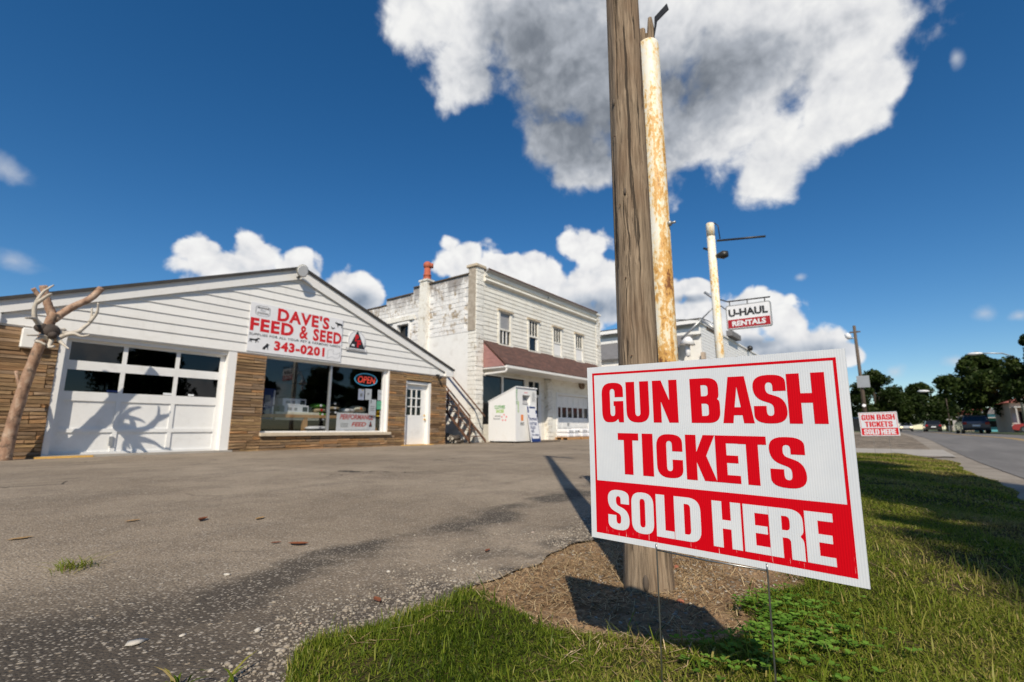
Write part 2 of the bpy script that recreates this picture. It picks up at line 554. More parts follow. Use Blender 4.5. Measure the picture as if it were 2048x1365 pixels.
# white pipe with rust coming through
def rusty(name, amt, scale=1., drop=0.):
    m, t, p = new_mat(name)
    co = t.n('ShaderNodeTexCoord').outputs['Object']
    n1 = t.noise(t.mapping(co, scale=(7 * scale, 7 * scale, 2.2 * scale)), 1, 8, .72)
    n2 = t.noise(t.mapping(co, scale=(46 * scale, 46 * scale, 30 * scale)), 1, 5, .65)
    n3 = t.noise(t.mapping(co, scale=(16 * scale, 16 * scale, 1.2 * scale)), 1, 5, .6)
    s = t.math('ADD', t.math('MULTIPLY', n1, .55), t.math('MULTIPLY', n2, .30))
    s = t.math('ADD', s, t.math('MULTIPLY', n3, .25))
    s = t.math('ADD', s, t.lin(t.sep(co)[2], 3.0, .8, 0., drop))
    wash = t.ss(s, .60 - amt, .68 - amt)
    spot = t.ss(s, .66 - amt, .70 - amt)
    deep = t.ss(s, .71 - amt, .78 - amt)
    c = t.mix(t.math('MULTIPLY', wash, .55), (.78, .75, .66), (.80, .53, .13))
    c = t.mix(t.math('MULTIPLY', spot, .8), c, (.62, .30, .035))
    c = t.mix(deep, c, (.20, .075, .022))
    t.l(c, p.inputs['Base Color'])
    p.inputs['Roughness'].default_value = .55
    t.l(t.bump(t.math('SUBTRACT', n2, spot), .35, .004), p.inputs['Normal'])
rusty('rusty_pipe', .075, 1., .085)
rusty('rusty_post', .07, .6)

# log of the antler post
m, t, p = new_mat('peeled_log')
co = t.n('ShaderNodeTexCoord').outputs['Object']
n1 = t.noise(t.mapping(co, scale=(5, 5, 3)), 1.5, 6, .6)
n2 = t.noise(co, 26, 6, .7)
c = t.ramp(n1, [(.3, (.17, .09, .055)), (.5, (.36, .22, .145)), (.7, (.52, .39, .29))])
c = t.mix(t.ss(t.noise(co, 9, 6, .7), .52, .64, 0, .75), c, (.09, .06, .042))
c = t.mix(t.ss(n2, .55, .68, 0, .5), c, (.50, .40, .31))
t.l(c, p.inputs['Base Color'])
p.inputs['Roughness'].default_value = .75
t.l(t.bump(n2, .6, .02), p.inputs['Normal'])

# foliage
def foliage(name, cols, trans=.35):
    m = D.materials.new(name)
    m.use_nodes = True
    t = NT(m.node_tree)
    m.node_tree.nodes.clear()
    at = t.n('ShaderNodeAttribute', attribute_name='tone')
    c = t.ramp(at.outputs['Fac'], cols)
    df = t.n('ShaderNodeBsdfDiffuse')
    tl = t.n('ShaderNodeBsdfTranslucent')
    gl = t.n('ShaderNodeBsdfGlossy')
    gl.inputs['Roughness'].default_value = .45
    gl.inputs['Color'].default_value = (.5, .5, .45, 1)
    t.l(c, df.inputs[0])
    t.l(t.mix(1, c, (1.0, 1.25, .45), 'MULTIPLY'), tl.inputs[0])
    m1 = t.n('ShaderNodeMixShader'); m1.inputs[0].default_value = trans
    t.l(df.outputs[0], m1.inputs[1]); t.l(tl.outputs[0], m1.inputs[2])
    m2 = t.n('ShaderNodeMixShader'); m2.inputs[0].default_value = .02
    t.l(m1.outputs[0], m2.inputs[1]); t.l(gl.outputs[0], m2.inputs[2])
    o = t.n('ShaderNodeOutputMaterial')
    t.l(m2.outputs[0], o.inputs[0])
    MATS[name] = m
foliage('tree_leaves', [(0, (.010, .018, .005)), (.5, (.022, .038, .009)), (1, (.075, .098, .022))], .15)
foliage('grass_blades', [(0, (.035, .062, .006)), (.25, (.095, .140, .012)), (.5, (.19, .225, .026)), (.7, (.30, .265, .066)), (.88, (.42, .32, .14)), (1, (.20, .13, .07))], .3)
foliage('clover_leaves', [(0, (.06, .14, .014)), (1, (.19, .34, .05))], .3)
foliage('straw', [(0, (.14, .085, .045)), (.5, (.36, .25, .135)), (1, (.58, .45, .27))], .1)

# ------------------------------------------------------------------ mesh building
ORIGIN = {}

def link(name, me, m, parent=None, loc=None):
    o = D.objects.new(name, me)
    if m is not None and me is not None and len(me.materials) == 0:
        me.materials.append(MATS[m])
    COL.objects.link(o)
    if parent is not None:
        o.parent = parent
        ORIGIN[o] = ORIGIN.get(parent, Vector())
    else:
        ORIGIN[o] = Vector()
    if loc is not None:
        o.location = loc
    return o

def tag(o, label=None, cat=None, group=None, kind=None):
    if label: o['label'] = label
    if cat: o['category'] = cat
    if group: o['group'] = group
    if kind: o['kind'] = kind
    return o

def thing(name, label, cat, loc=(0, 0, 0), group=None):
    o = D.objects.new(name, None)
    o.empty_display_size = .2
    COL.objects.link(o)
    o.location = loc
    ORIGIN[o] = Vector(loc)
    return tag(o, label, cat, group)

def copy_tree(o, parent=None):
    c = o.copy()
    COL.objects.link(c)
    if parent is not None:
        c.parent = parent
    for ch in [x for x in o.children]:
        copy_tree(ch, c)
    return c

class MB:
    """collects shapes in world space; build() makes one mesh object of them"""
    def __init__(s):
        s.v = []; s.f = []; s.sm = []
    def add(s, vs, fs, smooth=False):
        b = len(s.v)
        s.v += [tuple(x) for x in vs]
        s.f += [tuple(b + i for i in f) for f in fs]
        s.sm += [smooth] * len(fs)
        return s
    def box(s, x0, x1, y0, y1, z0, z1):
        x0, x1 = min(x0, x1), max(x0, x1); y0, y1 = min(y0, y1), max(y0, y1); z0, z1 = min(z0, z1), max(z0, z1)
        v = [(x0, y0, z0), (x1, y0, z0), (x1, y1, z0), (x0, y1, z0), (x0, y0, z1), (x1, y0, z1), (x1, y1, z1), (x0, y1, z1)]
        return s.add(v, [(0, 3, 2, 1), (4, 5, 6, 7), (0, 1, 5, 4), (1, 2, 6, 5), (2, 3, 7, 6), (3, 0, 4, 7)])
    def bbox(s, x0, x1, y0, y1, z0, z1, b=.02):
        """box with chamfered edges"""
        vs = []; fs = []
        X = (x0, x1); Y = (y0, y1); Z = (z0, z1)
        idx = {}
        for i in (0, 1):
            for j in (0, 1):
                for k in (0, 1):
                    for ax in range(3):
                        q = [X[i], Y[j], Z[k]]
                        sg = [b if i == 0 else -b, b if j == 0 else -b, b if k == 0 else -b]
                        for a2 in range(3):
                            if a2 != ax: q[a2] += sg[a2]
                        idx[i, j, k, ax] = len(vs); vs.append(q)
        def q4(ax, val):
            o = [a for a in range(3) if a != ax]
            r = []
            for a, c in ((0, 0), (1, 0), (1, 1), (0, 1)):
                ijk = [0, 0, 0]; ijk[ax] = val; ijk[o[0]] = a; ijk[o[1]] = c
                r.append(idx[(*ijk, ax)])
            return r
        for ax in range(3):
            for val in (0, 1):
                fs.append(q4(ax, val))
        for ax in range(3):
            o = [a for a in range(3) if a != ax]
            for a in (0, 1):
                for c in (0, 1):
                    def k3(e, w_):
                        ijk = [0, 0, 0]; ijk[ax] = e; ijk[o[0]] = a; ijk[o[1]] = c
                        return idx[(*ijk, w_)]
                    fs.append((k3(0, o[0]), k3(1, o[0]), k3(1, o[1]), k3(0, o[1])))
        for i in (0, 1):
            for j in (0, 1):
                for k in (0, 1):
                    fs.append((idx[i, j, k, 0], idx[i, j, k, 1], idx[i, j, k, 2]))
        return s.add(vs, fs)
    def prism(s, poly, axis, a, b):
        """extrude a 2D polygon along an axis: 'y' takes (x, z), 'x' takes (y, z), 'z' takes (x, y)"""
        n = len(poly)
        def P(p, t):
            return {'y': (p[0], t, p[1]), 'x': (t, p[0], p[1]), 'z': (p[0], p[1], t)}[axis]
        v = [P(p, a) for p in poly] + [P(p, b) for p in poly]
        f = [tuple(range(n)), tuple(range(2 * n - 1, n - 1, -1))] + [(i, i + n, (i + 1) % n + n, (i + 1) % n) for i in range(n)]
        return s.add(v, f)
    def tube(s, pts, rad, seg=10, cap=True, smooth=True, jit=0):
        pts = [Vector(p) for p in pts]
        if not isinstance(rad, (list, tuple)):
            rad = [rad] * len(pts)
        vs = []; fs = []
        up = None
        for i, p in enumerate(pts):
            d = (pts[min(i + 1, len(pts) - 1)] - pts[max(i - 1, 0)]).normalized()
            if up is None:
                up = Vector((0, 0, 1)) if abs(d.z) < .9 else Vector((1, 0, 0))
            a = d.cross(up).normalized(); b = a.cross(d).normalized(); up = b
            for k in range(seg):
                t = 2 * math.pi * k / seg
                r = rad[i] * (1 + (random.uniform(-jit, jit) if jit else 0))
                vs.append(p + a * math.cos(t) * r + b * math.sin(t) * r)
        for i in range(len(pts) - 1):
            for k in range(seg):
                k2 = (k + 1) % seg
                fs.append((i * seg + k, i * seg + k2, (i + 1) * seg + k2, (i + 1) * seg + k))
        s.add(vs, fs, smooth)
        if cap:
            b = len(s.v) - len(vs)
            n = len(pts)
            s.f.append(tuple(b + k for k in range(seg - 1, -1, -1))); s.sm.append(False)
            s.f.append(tuple(b + (n - 1) * seg + k for k in range(seg))); s.sm.append(False)
        return s
    def ball(s, c, r, seg=12, rings=8, sc=(1, 1, 1)):
        vs = []; fs = []
        for i in range(rings + 1):
            th = math.pi * i / rings
            for k in range(seg):
                ph = 2 * math.pi * k / seg
                vs.append((c[0] + r * sc[0] * math.sin(th) * math.cos(ph), c[1] + r * sc[1] * math.sin(th) * math.sin(ph), c[2] + r * sc[2] * math.cos(th)))
        for i in range(rings):
            for k in range(seg):
                k2 = (k + 1) % seg
                fs.append((i * seg + k, (i + 1) * seg + k, (i + 1) * seg + k2, i * seg + k2))
        return s.add(vs, fs, True)
    def plate(s, q, thick, nrm):
        """four corners given, made a slab of some thickness"""
        nrm = Vector(nrm).normalized() * thick
        a = [Vector(p) for p in q]; b = [p + nrm for p in a]
        n = len(a)
        return s.add(a + b, [tuple(range(n)), tuple(range(2 * n - 1, n - 1, -1))] + [(i, i + n, (i + 1) % n + n, (i + 1) % n) for i in range(n)])
    def build(s, name, m, parent=None):
        me = D.meshes.new(name)
        o = ORIGIN.get(parent, Vector()) if parent is not None else Vector()
        me.from_pydata([(x - o.x, y - o.y, z - o.z) for x, y, z in s.v], [], s.f)
        if any(s.sm):
            me.polygons.foreach_set('use_smooth', s.sm)
        import bmesh
        bm = bmesh.new(); bm.from_mesh(me)
        bmesh.ops.recalc_face_normals(bm, faces=bm.faces)
        bm.to_mesh(me); bm.free()
        return link(name, me, m, parent)

def np_mesh(name, V, F, m, parent=None, tone=None, smooth=False):
    """fast mesh from arrays of triangles or quads"""
    V = np.asarray(V, np.float32); F = np.asarray(F, np.int32)
    me = D.meshes.new(name)
    me.vertices.add(len(V)); me.vertices.foreach_set('co', V.ravel())
    k = F.shape[1]
    me.loops.add(F.size); me.loops.foreach_set('vertex_index', F.ravel())
    me.polygons.add(len(F)); me.polygons.foreach_set('loop_start', np.arange(0, F.size, k, dtype=np.int32))
    try:
        me.polygons.foreach_set('loop_total', np.full(len(F), k, np.int32))
    except Exception:
        pass
    if tone is not None:
        a = me.attributes.new('tone', 'FLOAT', 'POINT')
        a.data.foreach_set('value', np.asarray(tone, np.float32))
    me.update(calc_edges=True)
    if smooth:
        me.polygons.foreach_set('use_smooth', np.ones(len(F), bool))
    me.validate()
    return link(name, me, m, parent)

# ------------------------------------------------------------------ lettering
def rounded(path, n=6):
    """path of (x, y[, r]): corners with r are rounded off"""
    out = []
    k = len(path)
    for i, p in enumerate(path):
        if len(p) < 3 or p[2] <= 0:
            out.append((p[0], p[1])); continue
        a = Vector(path[i - 1][:2]); b = Vector(p[:2]); c = Vector(path[(i + 1) % k][:2])
        u = (a - b); v = (c - b)
        ru = min(p[2], u.length * .5); rv = min(p[2] * (p[3] if len(p) > 3 else 1), v.length * .5)
        s_ = b + u.normalized() * ru; e_ = b + v.normalized() * rv
        for j in range(n + 1):
            t_ = j / n
            # between a circle and a square corner
            q = s_ * (1 - t_) ** 2 + b * 2 * t_ * (1 - t_) + e_ * t_ ** 2
            out.append((q.x, q.y))
    return out

def heavy_glyph(ch, w_, h):
    """heavy condensed capital in a box w_ x h: outline first, then holes"""
    s = .39 * w_; t = .155 * h; r = .16 * w_; Rr = .46 * w_
    if ch in 'ODBR': s = .38 * w_
    if ch == 'I': return [[(0, 0), (w_, 0), (w_, h), (0, h)]]
    if ch == 'T':
        s = .42 * w_
        return [[(.5 * w_ - s / 2, 0), (.5 * w_ + s / 2, 0), (.5 * w_ + s / 2, h - .17 * h), (w_, h - .17 * h), (w_, h), (0, h), (0, h - .17 * h), (.5 * w_ - s / 2, h - .17 * h)]]
    if ch == 'H':
        s = .35 * w_
        return [[(0, 0), (s, 0), (s, .41 * h), (w_ - s, .41 * h), (w_ - s, 0), (w_, 0), (w_, h), (w_ - s, h), (w_ - s, .60 * h), (s, .60 * h), (s, h), (0, h)]]
    if ch == 'E':
        s = .46 * w_; b = .165 * h
        return [[(0, 0), (w_, 0), (w_, b), (s, b), (s, .42 * h), (.94 * w_, .42 * h), (.94 * w_, .58 * h), (s, .58 * h), (s, h - b), (w_, h - b), (w_, h), (0, h)]]
    if ch == 'L':
        s = .50 * w_
        return [[(0, 0), (w_, 0), (w_, .17 * h), (s, .17 * h), (s, h), (0, h)]]
    if ch == 'O':
        return [rounded([(0, 0, Rr), (w_, 0, Rr), (w_, h, Rr), (0, h, Rr)]), rounded([(s, t, r), (w_ - s, t, r), (w_ - s, h - t, r), (s, h - t, r)])]
    if ch == 'D':
        return [rounded([(0, 0), (w_, 0, Rr), (w_, h, Rr), (0, h)]), rounded([(s, t), (w_ - s, t, r), (w_ - s, h - t, r), (s, h - t)])]
    if ch == 'U':
        return [rounded([(0, h), (0, 0, Rr), (w_, 0, Rr), (w_, h), (w_ - s, h), (w_ - s, t, r), (s, t, r), (s, h)])]
    if ch == 'N':
        return [[(0, 0), (.33 * w_, 0), (.33 * w_, .50 * h), (.64 * w_, 0), (w_, 0), (w_, h), (.67 * w_, h), (.67 * w_, .52 * h), (.36 * w_, h), (0, h)]]
    if ch == 'K':
        s = .36 * w_
        return [[(0, 0), (s, 0), (s, .40 * h), (.60 * w_, 0), (w_, 0), (.68 * w_, .545 * h), (.98 * w_, h), (.60 * w_, h), (s, .62 * h), (s, h), (0, h)]]
    if ch == 'A':
        return [[(0, 0), (.33 * w_, 0), (.365 * w_, .17 * h), (.635 * w_, .17 * h), (.67 * w_, 0), (w_, 0), (.765 * w_, h), (.235 * w_, h)],
                [(.40 * w_, .34 * h), (.60 * w_, .34 * h), (.5 * w_, .78 * h)]]
    if ch == 'B':
        return [rounded([(0, 0), (w_, 0, .4 * w_), (w_, .49 * h, .16 * w_), (.90 * w_, .525 * h, .05 * w_), (.98 * w_, .56 * h, .16 * w_), (.98 * w_, h, .4 * w_), (0, h)]),
                rounded([(s, t), (w_ - s, t, r * .8), (w_ - s, .43 * h, r * .8), (s, .43 * h)]),
                rounded([(s, .595 * h), (w_ - s, .595 * h, r * .8), (w_ - s, h - t, r * .8), (s, h - t)])]
    if ch == 'R':
        return [rounded([(0, 0), (s, 0), (s, .41 * h), (.56 * w_, .41 * h, .05 * w_), (w_ - s, .36 * h, .05 * w_), (w_ - s, 0), (w_, 0), (w_, .41 * h, .16 * w_), (.88 * w_, .475 * h, .08 * w_), (w_, .54 * h, .16 * w_), (w_, h, .42 * w_), (0, h)]),
                rounded([(s, .56 * h), (w_ - s, .56 * h, r), (w_ - s, h - t, r), (s, h - t)])]
    if ch == 'C':
        return [rounded([(w_, .61 * h), (w_, h, Rr), (0, h, Rr), (0, 0, Rr), (w_, 0, Rr), (w_, .42 * h), (w_ - s, .42 * h), (w_ - s, t, r), (s, t, r), (s, h - t, r), (w_ - s, h - t, r), (w_ - s, .61 * h)])]
    if ch == 'G':
        return [rounded([(w_, .63 * h), (w_, h, Rr), (0, h, Rr), (0, 0, Rr), (.58 * w_, 0, .22 * w_), (.74 * w_, .085 * h), (.78 * w_, 0), (w_, 0), (w_, .53 * h), (.55 * w_, .53 * h), (.55 * w_, .41 * h), (w_ - s, .41 * h), (w_ - s, t, r), (s, t, r), (s, h - t, r), (w_ - s, h - t, r), (w_ - s, .63 * h)])]
    if ch == 'S':
        return [rounded([(w_, .66 * h), (w_, h, Rr), (0, h, Rr), (0, .53 * h, .42 * w_), (w_ - s, .39 * h, .14 * w_), (w_ - s, t, r), (s, t, r), (s, .36 * h), (0, .36 * h), (0, 0, Rr), (w_, 0, Rr), (w_, .49 * h, .42 * w_), (s, .625 * h, .14 * w_), (s, h - t, r), (w_ - s, h - t, r), (w_ - s, .66 * h)])]
    raise ValueError(ch)

def glyph_tris(contours):
    polys = [[Vector((x, y, 0)) for x, y in c] for c in contours]
    tri = tessellate_polygon(polys)
    pts = [(p.x, p.y) for c in polys for p in c]
    return pts, tri

FONT_CACHE = {}
def text_flat(s, bold=0.0, spacing=1.0, shear=0.0):
    """the built-in font as flat triangles in a unit box"""
    key = (s, bold, spacing, shear)
    if key in FONT_CACHE:
        return FONT_CACHE[key]
    cu = D.curves.new('txt', 'FONT')
    cu.body = s
    cu.offset = bold
    cu.space_character = spacing
    cu.shear = shear
    cu.resolution_u = 3
    ob = D.objects.new('txt', cu)
    COL.objects.link(ob)
    dg = bpy.context.evaluated_depsgraph_get()
    me = D.meshes.new_from_object(ob.evaluated_get(dg))
    v = np.array([q.co[:2] for q in me.vertices])
    f = [tuple(p.vertices) for p in me.polygons]
    D.objects.remove(ob); D.curves.remove(cu); D.meshes.remove(me)
    lo, hi = v.min(0), v.max(0)
    FONT_CACHE[key] = ((v - lo) / np.maximum(hi - lo, 1e-6), f)
    return FONT_CACHE[key]

def dashes(O_, U, V, rows, cols, m, parent, seed=1, name='print'):
    """print too small to read: rows of little blocks"""
    r_ = random.Random(seed)
    O_ = Vector(O_); U = Vector(U); V = Vector(V)
    b = MB()
    for i in range(rows):
        x = 0.
        while x < 1 - .5 / cols:
            wd_ = r_.uniform(.4, .95) / cols
            v0, v1 = i / rows, (i + .62) / rows
            b.add([O_ + U * x + V * v0, O_ + U * min(1, x + wd_) + V * v0, O_ + U * min(1, x + wd_) + V * v1, O_ + U * x + V * v1], [(0, 1, 2, 3)])
            x += wd_ + r_.uniform(.15, .4) / cols
    o_ = b.build(name, m, parent)
    o_['kind'] = 'stuff'
    return o_

def text_part(s, O_, U, V, m, parent, bold=0.0, name='lettering', spacing=1.0, shear=0.0, mb=None):
    """text stretched over the parallelogram O_, O_+U, O_+V"""
    v, f = text_flat(s, bold, spacing, shear)
    O_ = Vector(O_); U = Vector(U); V = Vector(V)
    b = mb or MB()
    b.add([O_ + U * float(x) + V * float(y) for x, y in v], f)
    return b if mb else b.build(name, m, parent)

def flat_poly(pts, O_, U, V, m, parent, name='print', mb=None):
    O_ = Vector(O_); U = Vector(U); V = Vector(V)
    tri = tessellate_polygon([[Vector((x, y, 0)) for x, y in pts]])
    b = mb or MB()
    b.add([O_ + U * x + V * y for x, y in pts], tri)
    return b if mb else b.build(name, m, parent)
# ------------------------------------------------------------------ ground, lot, road
m, t, p = new_mat('asphalt_lot')
P = pos(t)
x, y, z = t.sep(P)
big_n = t.noise(P, .45, 5, .6)
mid_n = t.noise(P, 2.3, 6, .65)
fine = t.noise(P, 150, 3, .6)
agg = t.voronoi(P, 95, 'F1', 'Color')
aggd = t.voronoi(P, 95, 'F1', 'Distance')
agg2 = t.voronoi(P, 38, 'F1', 'Color')
agg2d = t.voronoi(P, 38, 'F1', 'Distance')
c = t.mix(t.ss(big_n, .35, .65), (.225, .178, .128), (.315, .256, .190))
c = t.mix(t.ss(mid_n, .42, .68, 0, .55), c, (.155, .122, .090))
# streaks of old tyre tracks along the lot
trk = t.noise(t.mapping(P, scale=(.35, 2.6, 1), rot=(0, 0, R(-8))), 1.0, 4, .6)
c = t.mix(t.ss(trk, .50, .72, 0, .45), c, (.140, .113, .086))
# bitumen showing dark through the worn surface along one old seam
sx = t.math('SUBTRACT', y, t.math('ADD', 2.10, t.math('MULTIPLY', x, .115)))
sn = t.math('ADD', sx, t.math('MULTIPLY', t.math('SUBTRACT', t.noise(P, 1.6, 5, .6), .5), .75))
seam = t.math('SUBTRACT', 1.0, t.ss(t.math('ABSOLUTE', sn), .10, .30))
seam = t.math('MULTIPLY', seam, t.ss(t.noise(P, 1.1, 3, .5), .36, .52))
pat = t.math('MULTIPLY', t.ss(t.math('ADD', x, t.math('MULTIPLY', t.noise(P, 2.2, 5, .6), 1.1)), 2.15, 1.0), t.ss(t.math('ADD', y, t.math('MULTIPLY', t.noise(P, 1.7, 4, .6), .9)), 3.7, 2.5))  # near-left tar patch, deepened with vignette darkening painted into the colour
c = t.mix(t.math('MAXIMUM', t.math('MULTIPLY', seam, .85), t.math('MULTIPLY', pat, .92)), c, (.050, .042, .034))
# worn edge towards the grass: stones loose and pale, thin dark soil in places
edge = t.math('SUBTRACT', 1.0, t.ss(y, 1.5, 2.25))
c = t.mix(t.math('MULTIPLY', edge, t.ss(t.noise(P, 3.5, 5, .6), .40, .65)), c, (.085, .070, .055))
# aggregate
ac = t.sep(agg)
st = t.math('MULTIPLY', t.ss(ac[0], .62, .80), t.ss(aggd, .62, .35))
c = t.mix(t.math('MULTIPLY', st, .62), c, t.mix(ac[1], (.34, .29, .23), (.52, .47, .40)))
dk = t.math('MULTIPLY', t.ss(ac[0], .30, .12), t.ss(aggd, .6, .3))
c = t.mix(t.math('MULTIPLY', dk, .55), c, (.05, .045, .04))
a2 = t.sep(agg2)
st2 = t.math('MULTIPLY', t.ss(t.math('ADD', a2[0], t.math('MULTIPLY', pat, .10)), .93, .96), t.ss(agg2d, .42, .25))
c = t.mix(t.math('MULTIPLY', st2, .65), c, t.mix(a2[1], (.32, .25, .17), (.46, .41, .34)))
# hairline cracks
ck = t.voronoi(t.vmath('ADD', P, t.vmath('SCALE', t.n('ShaderNodeTexNoise').outputs['Color'], scale=.35)), .55, 'DISTANCE_TO_EDGE')
for nd in t.t.nodes:
    if nd.type == 'TEX_NOISE' and not nd.inputs['Vector'].is_linked:
        t.l(P, nd.inputs['Vector']); nd.inputs['Scale'].default_value = 2.5
crack = t.math('MULTIPLY', t.ss(ck, .010, .002), t.ss(t.noise(P, .8, 2, .5), .56, .66))
c = t.mix(crack, c, (.03, .026, .022))
t.l(c, p.inputs['Base Color'])
p.inputs['Roughness'].default_value = .92
p.inputs['Specular IOR Level'].default_value = .25
h = t.math('ADD', t.math('MULTIPLY', fine, .35), t.math('MULTIPLY', aggd, -.8))
h = t.math('SUBTRACT', h, t.math('MULTIPLY', crack, 1.5))
h = t.math('ADD', h, t.math('MULTIPLY', st2, .8))
t.l(t.bump(h, .8, .007), p.inputs['Normal'])

m, t, p = new_mat('asphalt_road')
P = pos(t)
n = t.noise(t.mapping(P, scale=(.25, 1.4, 1)), 1., 5, .6)
c = t.mix(t.ss(n, .35, .68), (.130, .122, .115), (.175, .165, .155))
c = t.mix(t.ss(t.noise(P, 1.3, 6, .65), .5, .72, 0, .5), c, (.095, .088, .08))
sp = t.ss(t.noise(P, 70, 3, .6), .35, .7, .8, 1.25)
t.l(t.vmath('SCALE', c, scale=sp), p.inputs['Base Color'])
p.inputs['Roughness'].default_value = .9
t.l(t.bump(t.noise(P, 120, 3, .6), .4, .006), p.inputs['Normal'])

m, t, p = new_mat('shoulder')
P = pos(t)
n = t.noise(P, 1.2, 7, .65)
c = t.mix(t.ss(n, .35, .65), (.20, .17, .135), (.28, .245, .20))
c = t.mix(t.ss(t.noise(P, 26, 4, .7), .55, .7, 0, .6), c, (.44, .39, .33))
t.l(c, p.inputs['Base Color'])
p.inputs['Roughness'].default_value = .95
t.l(t.bump(t.noise(P, 60, 4, .7), .6, .01), p.inputs['Normal'])

m, t, p = new_mat('soil')
P = pos(t)
n = t.noise(P, 3.2, 7, .65)
c = t.mix(t.ss(n, .35, .68), (.20, .122, .064), (.35, .235, .138))
c = t.mix(t.ss(t.noise(P, 45, 4, .7), .52, .68, 0, .7), c, (.42, .32, .21))
c = t.mix(t.ss(t.noise(P, 11, 5, .7), .56, .70, 0, .8), c, (.10, .066, .040))
t.l(c, p.inputs['Base Color'])
p.inputs['Roughness'].default_value = .95
p.inputs['Specular IOR Level'].default_value = .15
t.l(t.bump(t.math('ADD', t.noise(P, 30, 6, .7), t.noise(P, 8, 4, .6)), .9, .02), p.inputs['Normal'])

m, t, p = new_mat('lawn_base')
P = pos(t)
n = t.noise(P, 2.1, 7, .65)
c = t.mix(t.ss(n, .35, .68), (.035, .040, .013), (.085, .062, .030))
c = t.mix(t.ss(t.noise(P, 17, 5, .7), .5, .7, 0, .6), c, (.16, .13, .055))
t.l(c, p.inputs['Base Color'])
p.inputs['Roughness'].default_value = 1.
p.inputs['Specular IOR Level'].default_value = .05
t.l(t.bump(t.noise(P, 60, 4, .7), .9, .02), p.inputs['Normal'])

m, t, p = new_mat('far_ground')
P = pos(t)
n = t.noise(P, .35, 7, .62)
c = t.mix(t.ss(n, .35, .68), (.055, .085, .022), (.12, .13, .04))
t.l(c, p.inputs['Base Color'])
p.inputs['Roughness'].default_value = .95

def sheet(name, xs, ys, lift, m, keep=None, rough=None):
    xs = np.asarray(xs, float); ys = np.asarray(ys, float)
    Xg, Yg = np.meshgrid(xs, ys, indexing='ij')
    Zg = zg(Xg, Yg) + lift
    if rough is not None:
        Zg = Zg + rough(Xg, Yg)
    V = np.stack([Xg, Yg, Zg], -1).reshape(-1, 3)
    ny = len(ys)
    i, j = np.meshgrid(np.arange(len(xs) - 1), np.arange(ny - 1), indexing='ij')
    a = (i * ny + j).ravel()
    F = np.stack([a, a + ny, a + ny + 1, a + 1], -1)
    if keep is not None:
        cx = (xs[:-1] + xs[1:])[:, None] / 2 + 0 * i
        cy = (ys[:-1] + ys[1:])[None, :] / 2 + 0 * j
        F = F[keep(cx, cy).ravel()]
    o = np_mesh(name, V, F, m, smooth=True)
    o['kind'] = 'structure'
    return o

def spaced(*segs):
    out = []
    for a, b, st in segs:
        out += list(np.arange(a, b - 1e-6, st))
    out.append(segs[-1][1])
    return np.array(out)

XS = spaced((-400, -40, 40), (-40, -4, 4), (-4, 40, 1.), (40, 80, 5), (80, 900, 60))
sheet('ground', XS, spaced((-500, -40, 40), (-40, -12, 4), (-12, 20, .5), (20, 60, 5), (60, 900, 60)), -.06, 'far_ground')
LOT_EDGE = 1.47
def edge_wob(x):
    x = np.asarray(x, float)
    r = .03 * np.sin(x * 3.1) + .025 * np.sin(x * 7.7 + 1) + .015 * np.sin(x * 19 + 2)
    return r - np.minimum(4.0 * np.clip(.97 - x, 0, 9) ** 2, 2.3)      # the corner of the grass is rounded off
# lot: the front edge follows the grass; past the end of the grass strip it runs on to the road
xs = spaced((-14, 0, .5), (0, 6, .06), (6, 16, .25), (16, 30, .5), (30, 70, 2))
def lot_front(x):
    x = np.asarray(x, float)
    e = LOT_EDGE + edge_wob(x)
    return e * (1 - sstep(13.4, 15.2, x)) + (-1.0) * sstep(13.4, 15.2, x)
vv = np.concatenate([np.linspace(0, .06, 12), np.linspace(.08, .3, 14), np.linspace(.34, 1, 12)])
Xg, Vg = np.meshgrid(xs, vv, indexing='ij')
Yg = lot_front(Xg) * (1 - Vg) + 45 * Vg
Zg = zg(Xg, Yg)
ny = len(vv)
i, j = np.meshgrid(np.arange(len(xs) - 1), np.arange(ny - 1), indexing='ij')
a = (i * ny + j).ravel()
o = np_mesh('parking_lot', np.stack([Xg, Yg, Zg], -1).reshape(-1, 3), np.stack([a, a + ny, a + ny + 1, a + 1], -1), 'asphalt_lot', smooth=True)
o['kind'] = 'structure'

# lawn strip between lot and road, a little crowned
def lawn_h(x, y):
    return .02 + .035 * np.exp(-((y - .2) / .9) ** 2) + .010 * np.sin(x * 2.3 + y * 3.1) + .008 * np.sin(x * 5.3 - y * 4.1)
def lawn_back(x):
    return LOT_EDGE + edge_wob(x) + .03
def lawn_front(x):
    return -1.02 + .06 * np.sin(x * 1.3) + .03 * np.sin(x * 4.7)
def lawn_end(y):
    return 15.4 - 2.1 * sstep(-.1, -1.05, y) - .6 * sstep(.4, 1.5, y)
def in_lawn(x, y):
    return (y < lawn_back(x)) & (y > lawn_front(x)) & (x < lawn_end(y)) & (x > -9)
def dirt(x, y):
    """1 in the bare patch round the pole"""
    n = .10 * np.sin(x * 9.1 + y * 4) + .08 * np.sin(y * 13 - x * 5) + .05 * np.sin(x * 23 + y * 17)
    d1 = ((x - 2.35) / .82) ** 2 + ((y - 1.02) / .62) ** 2
    d2 = ((x - 1.82) / .34) ** 2 + ((y - 1.0) / .60) ** 2
    return sstep(1.25, .8, np.minimum(d1, d2) + n)

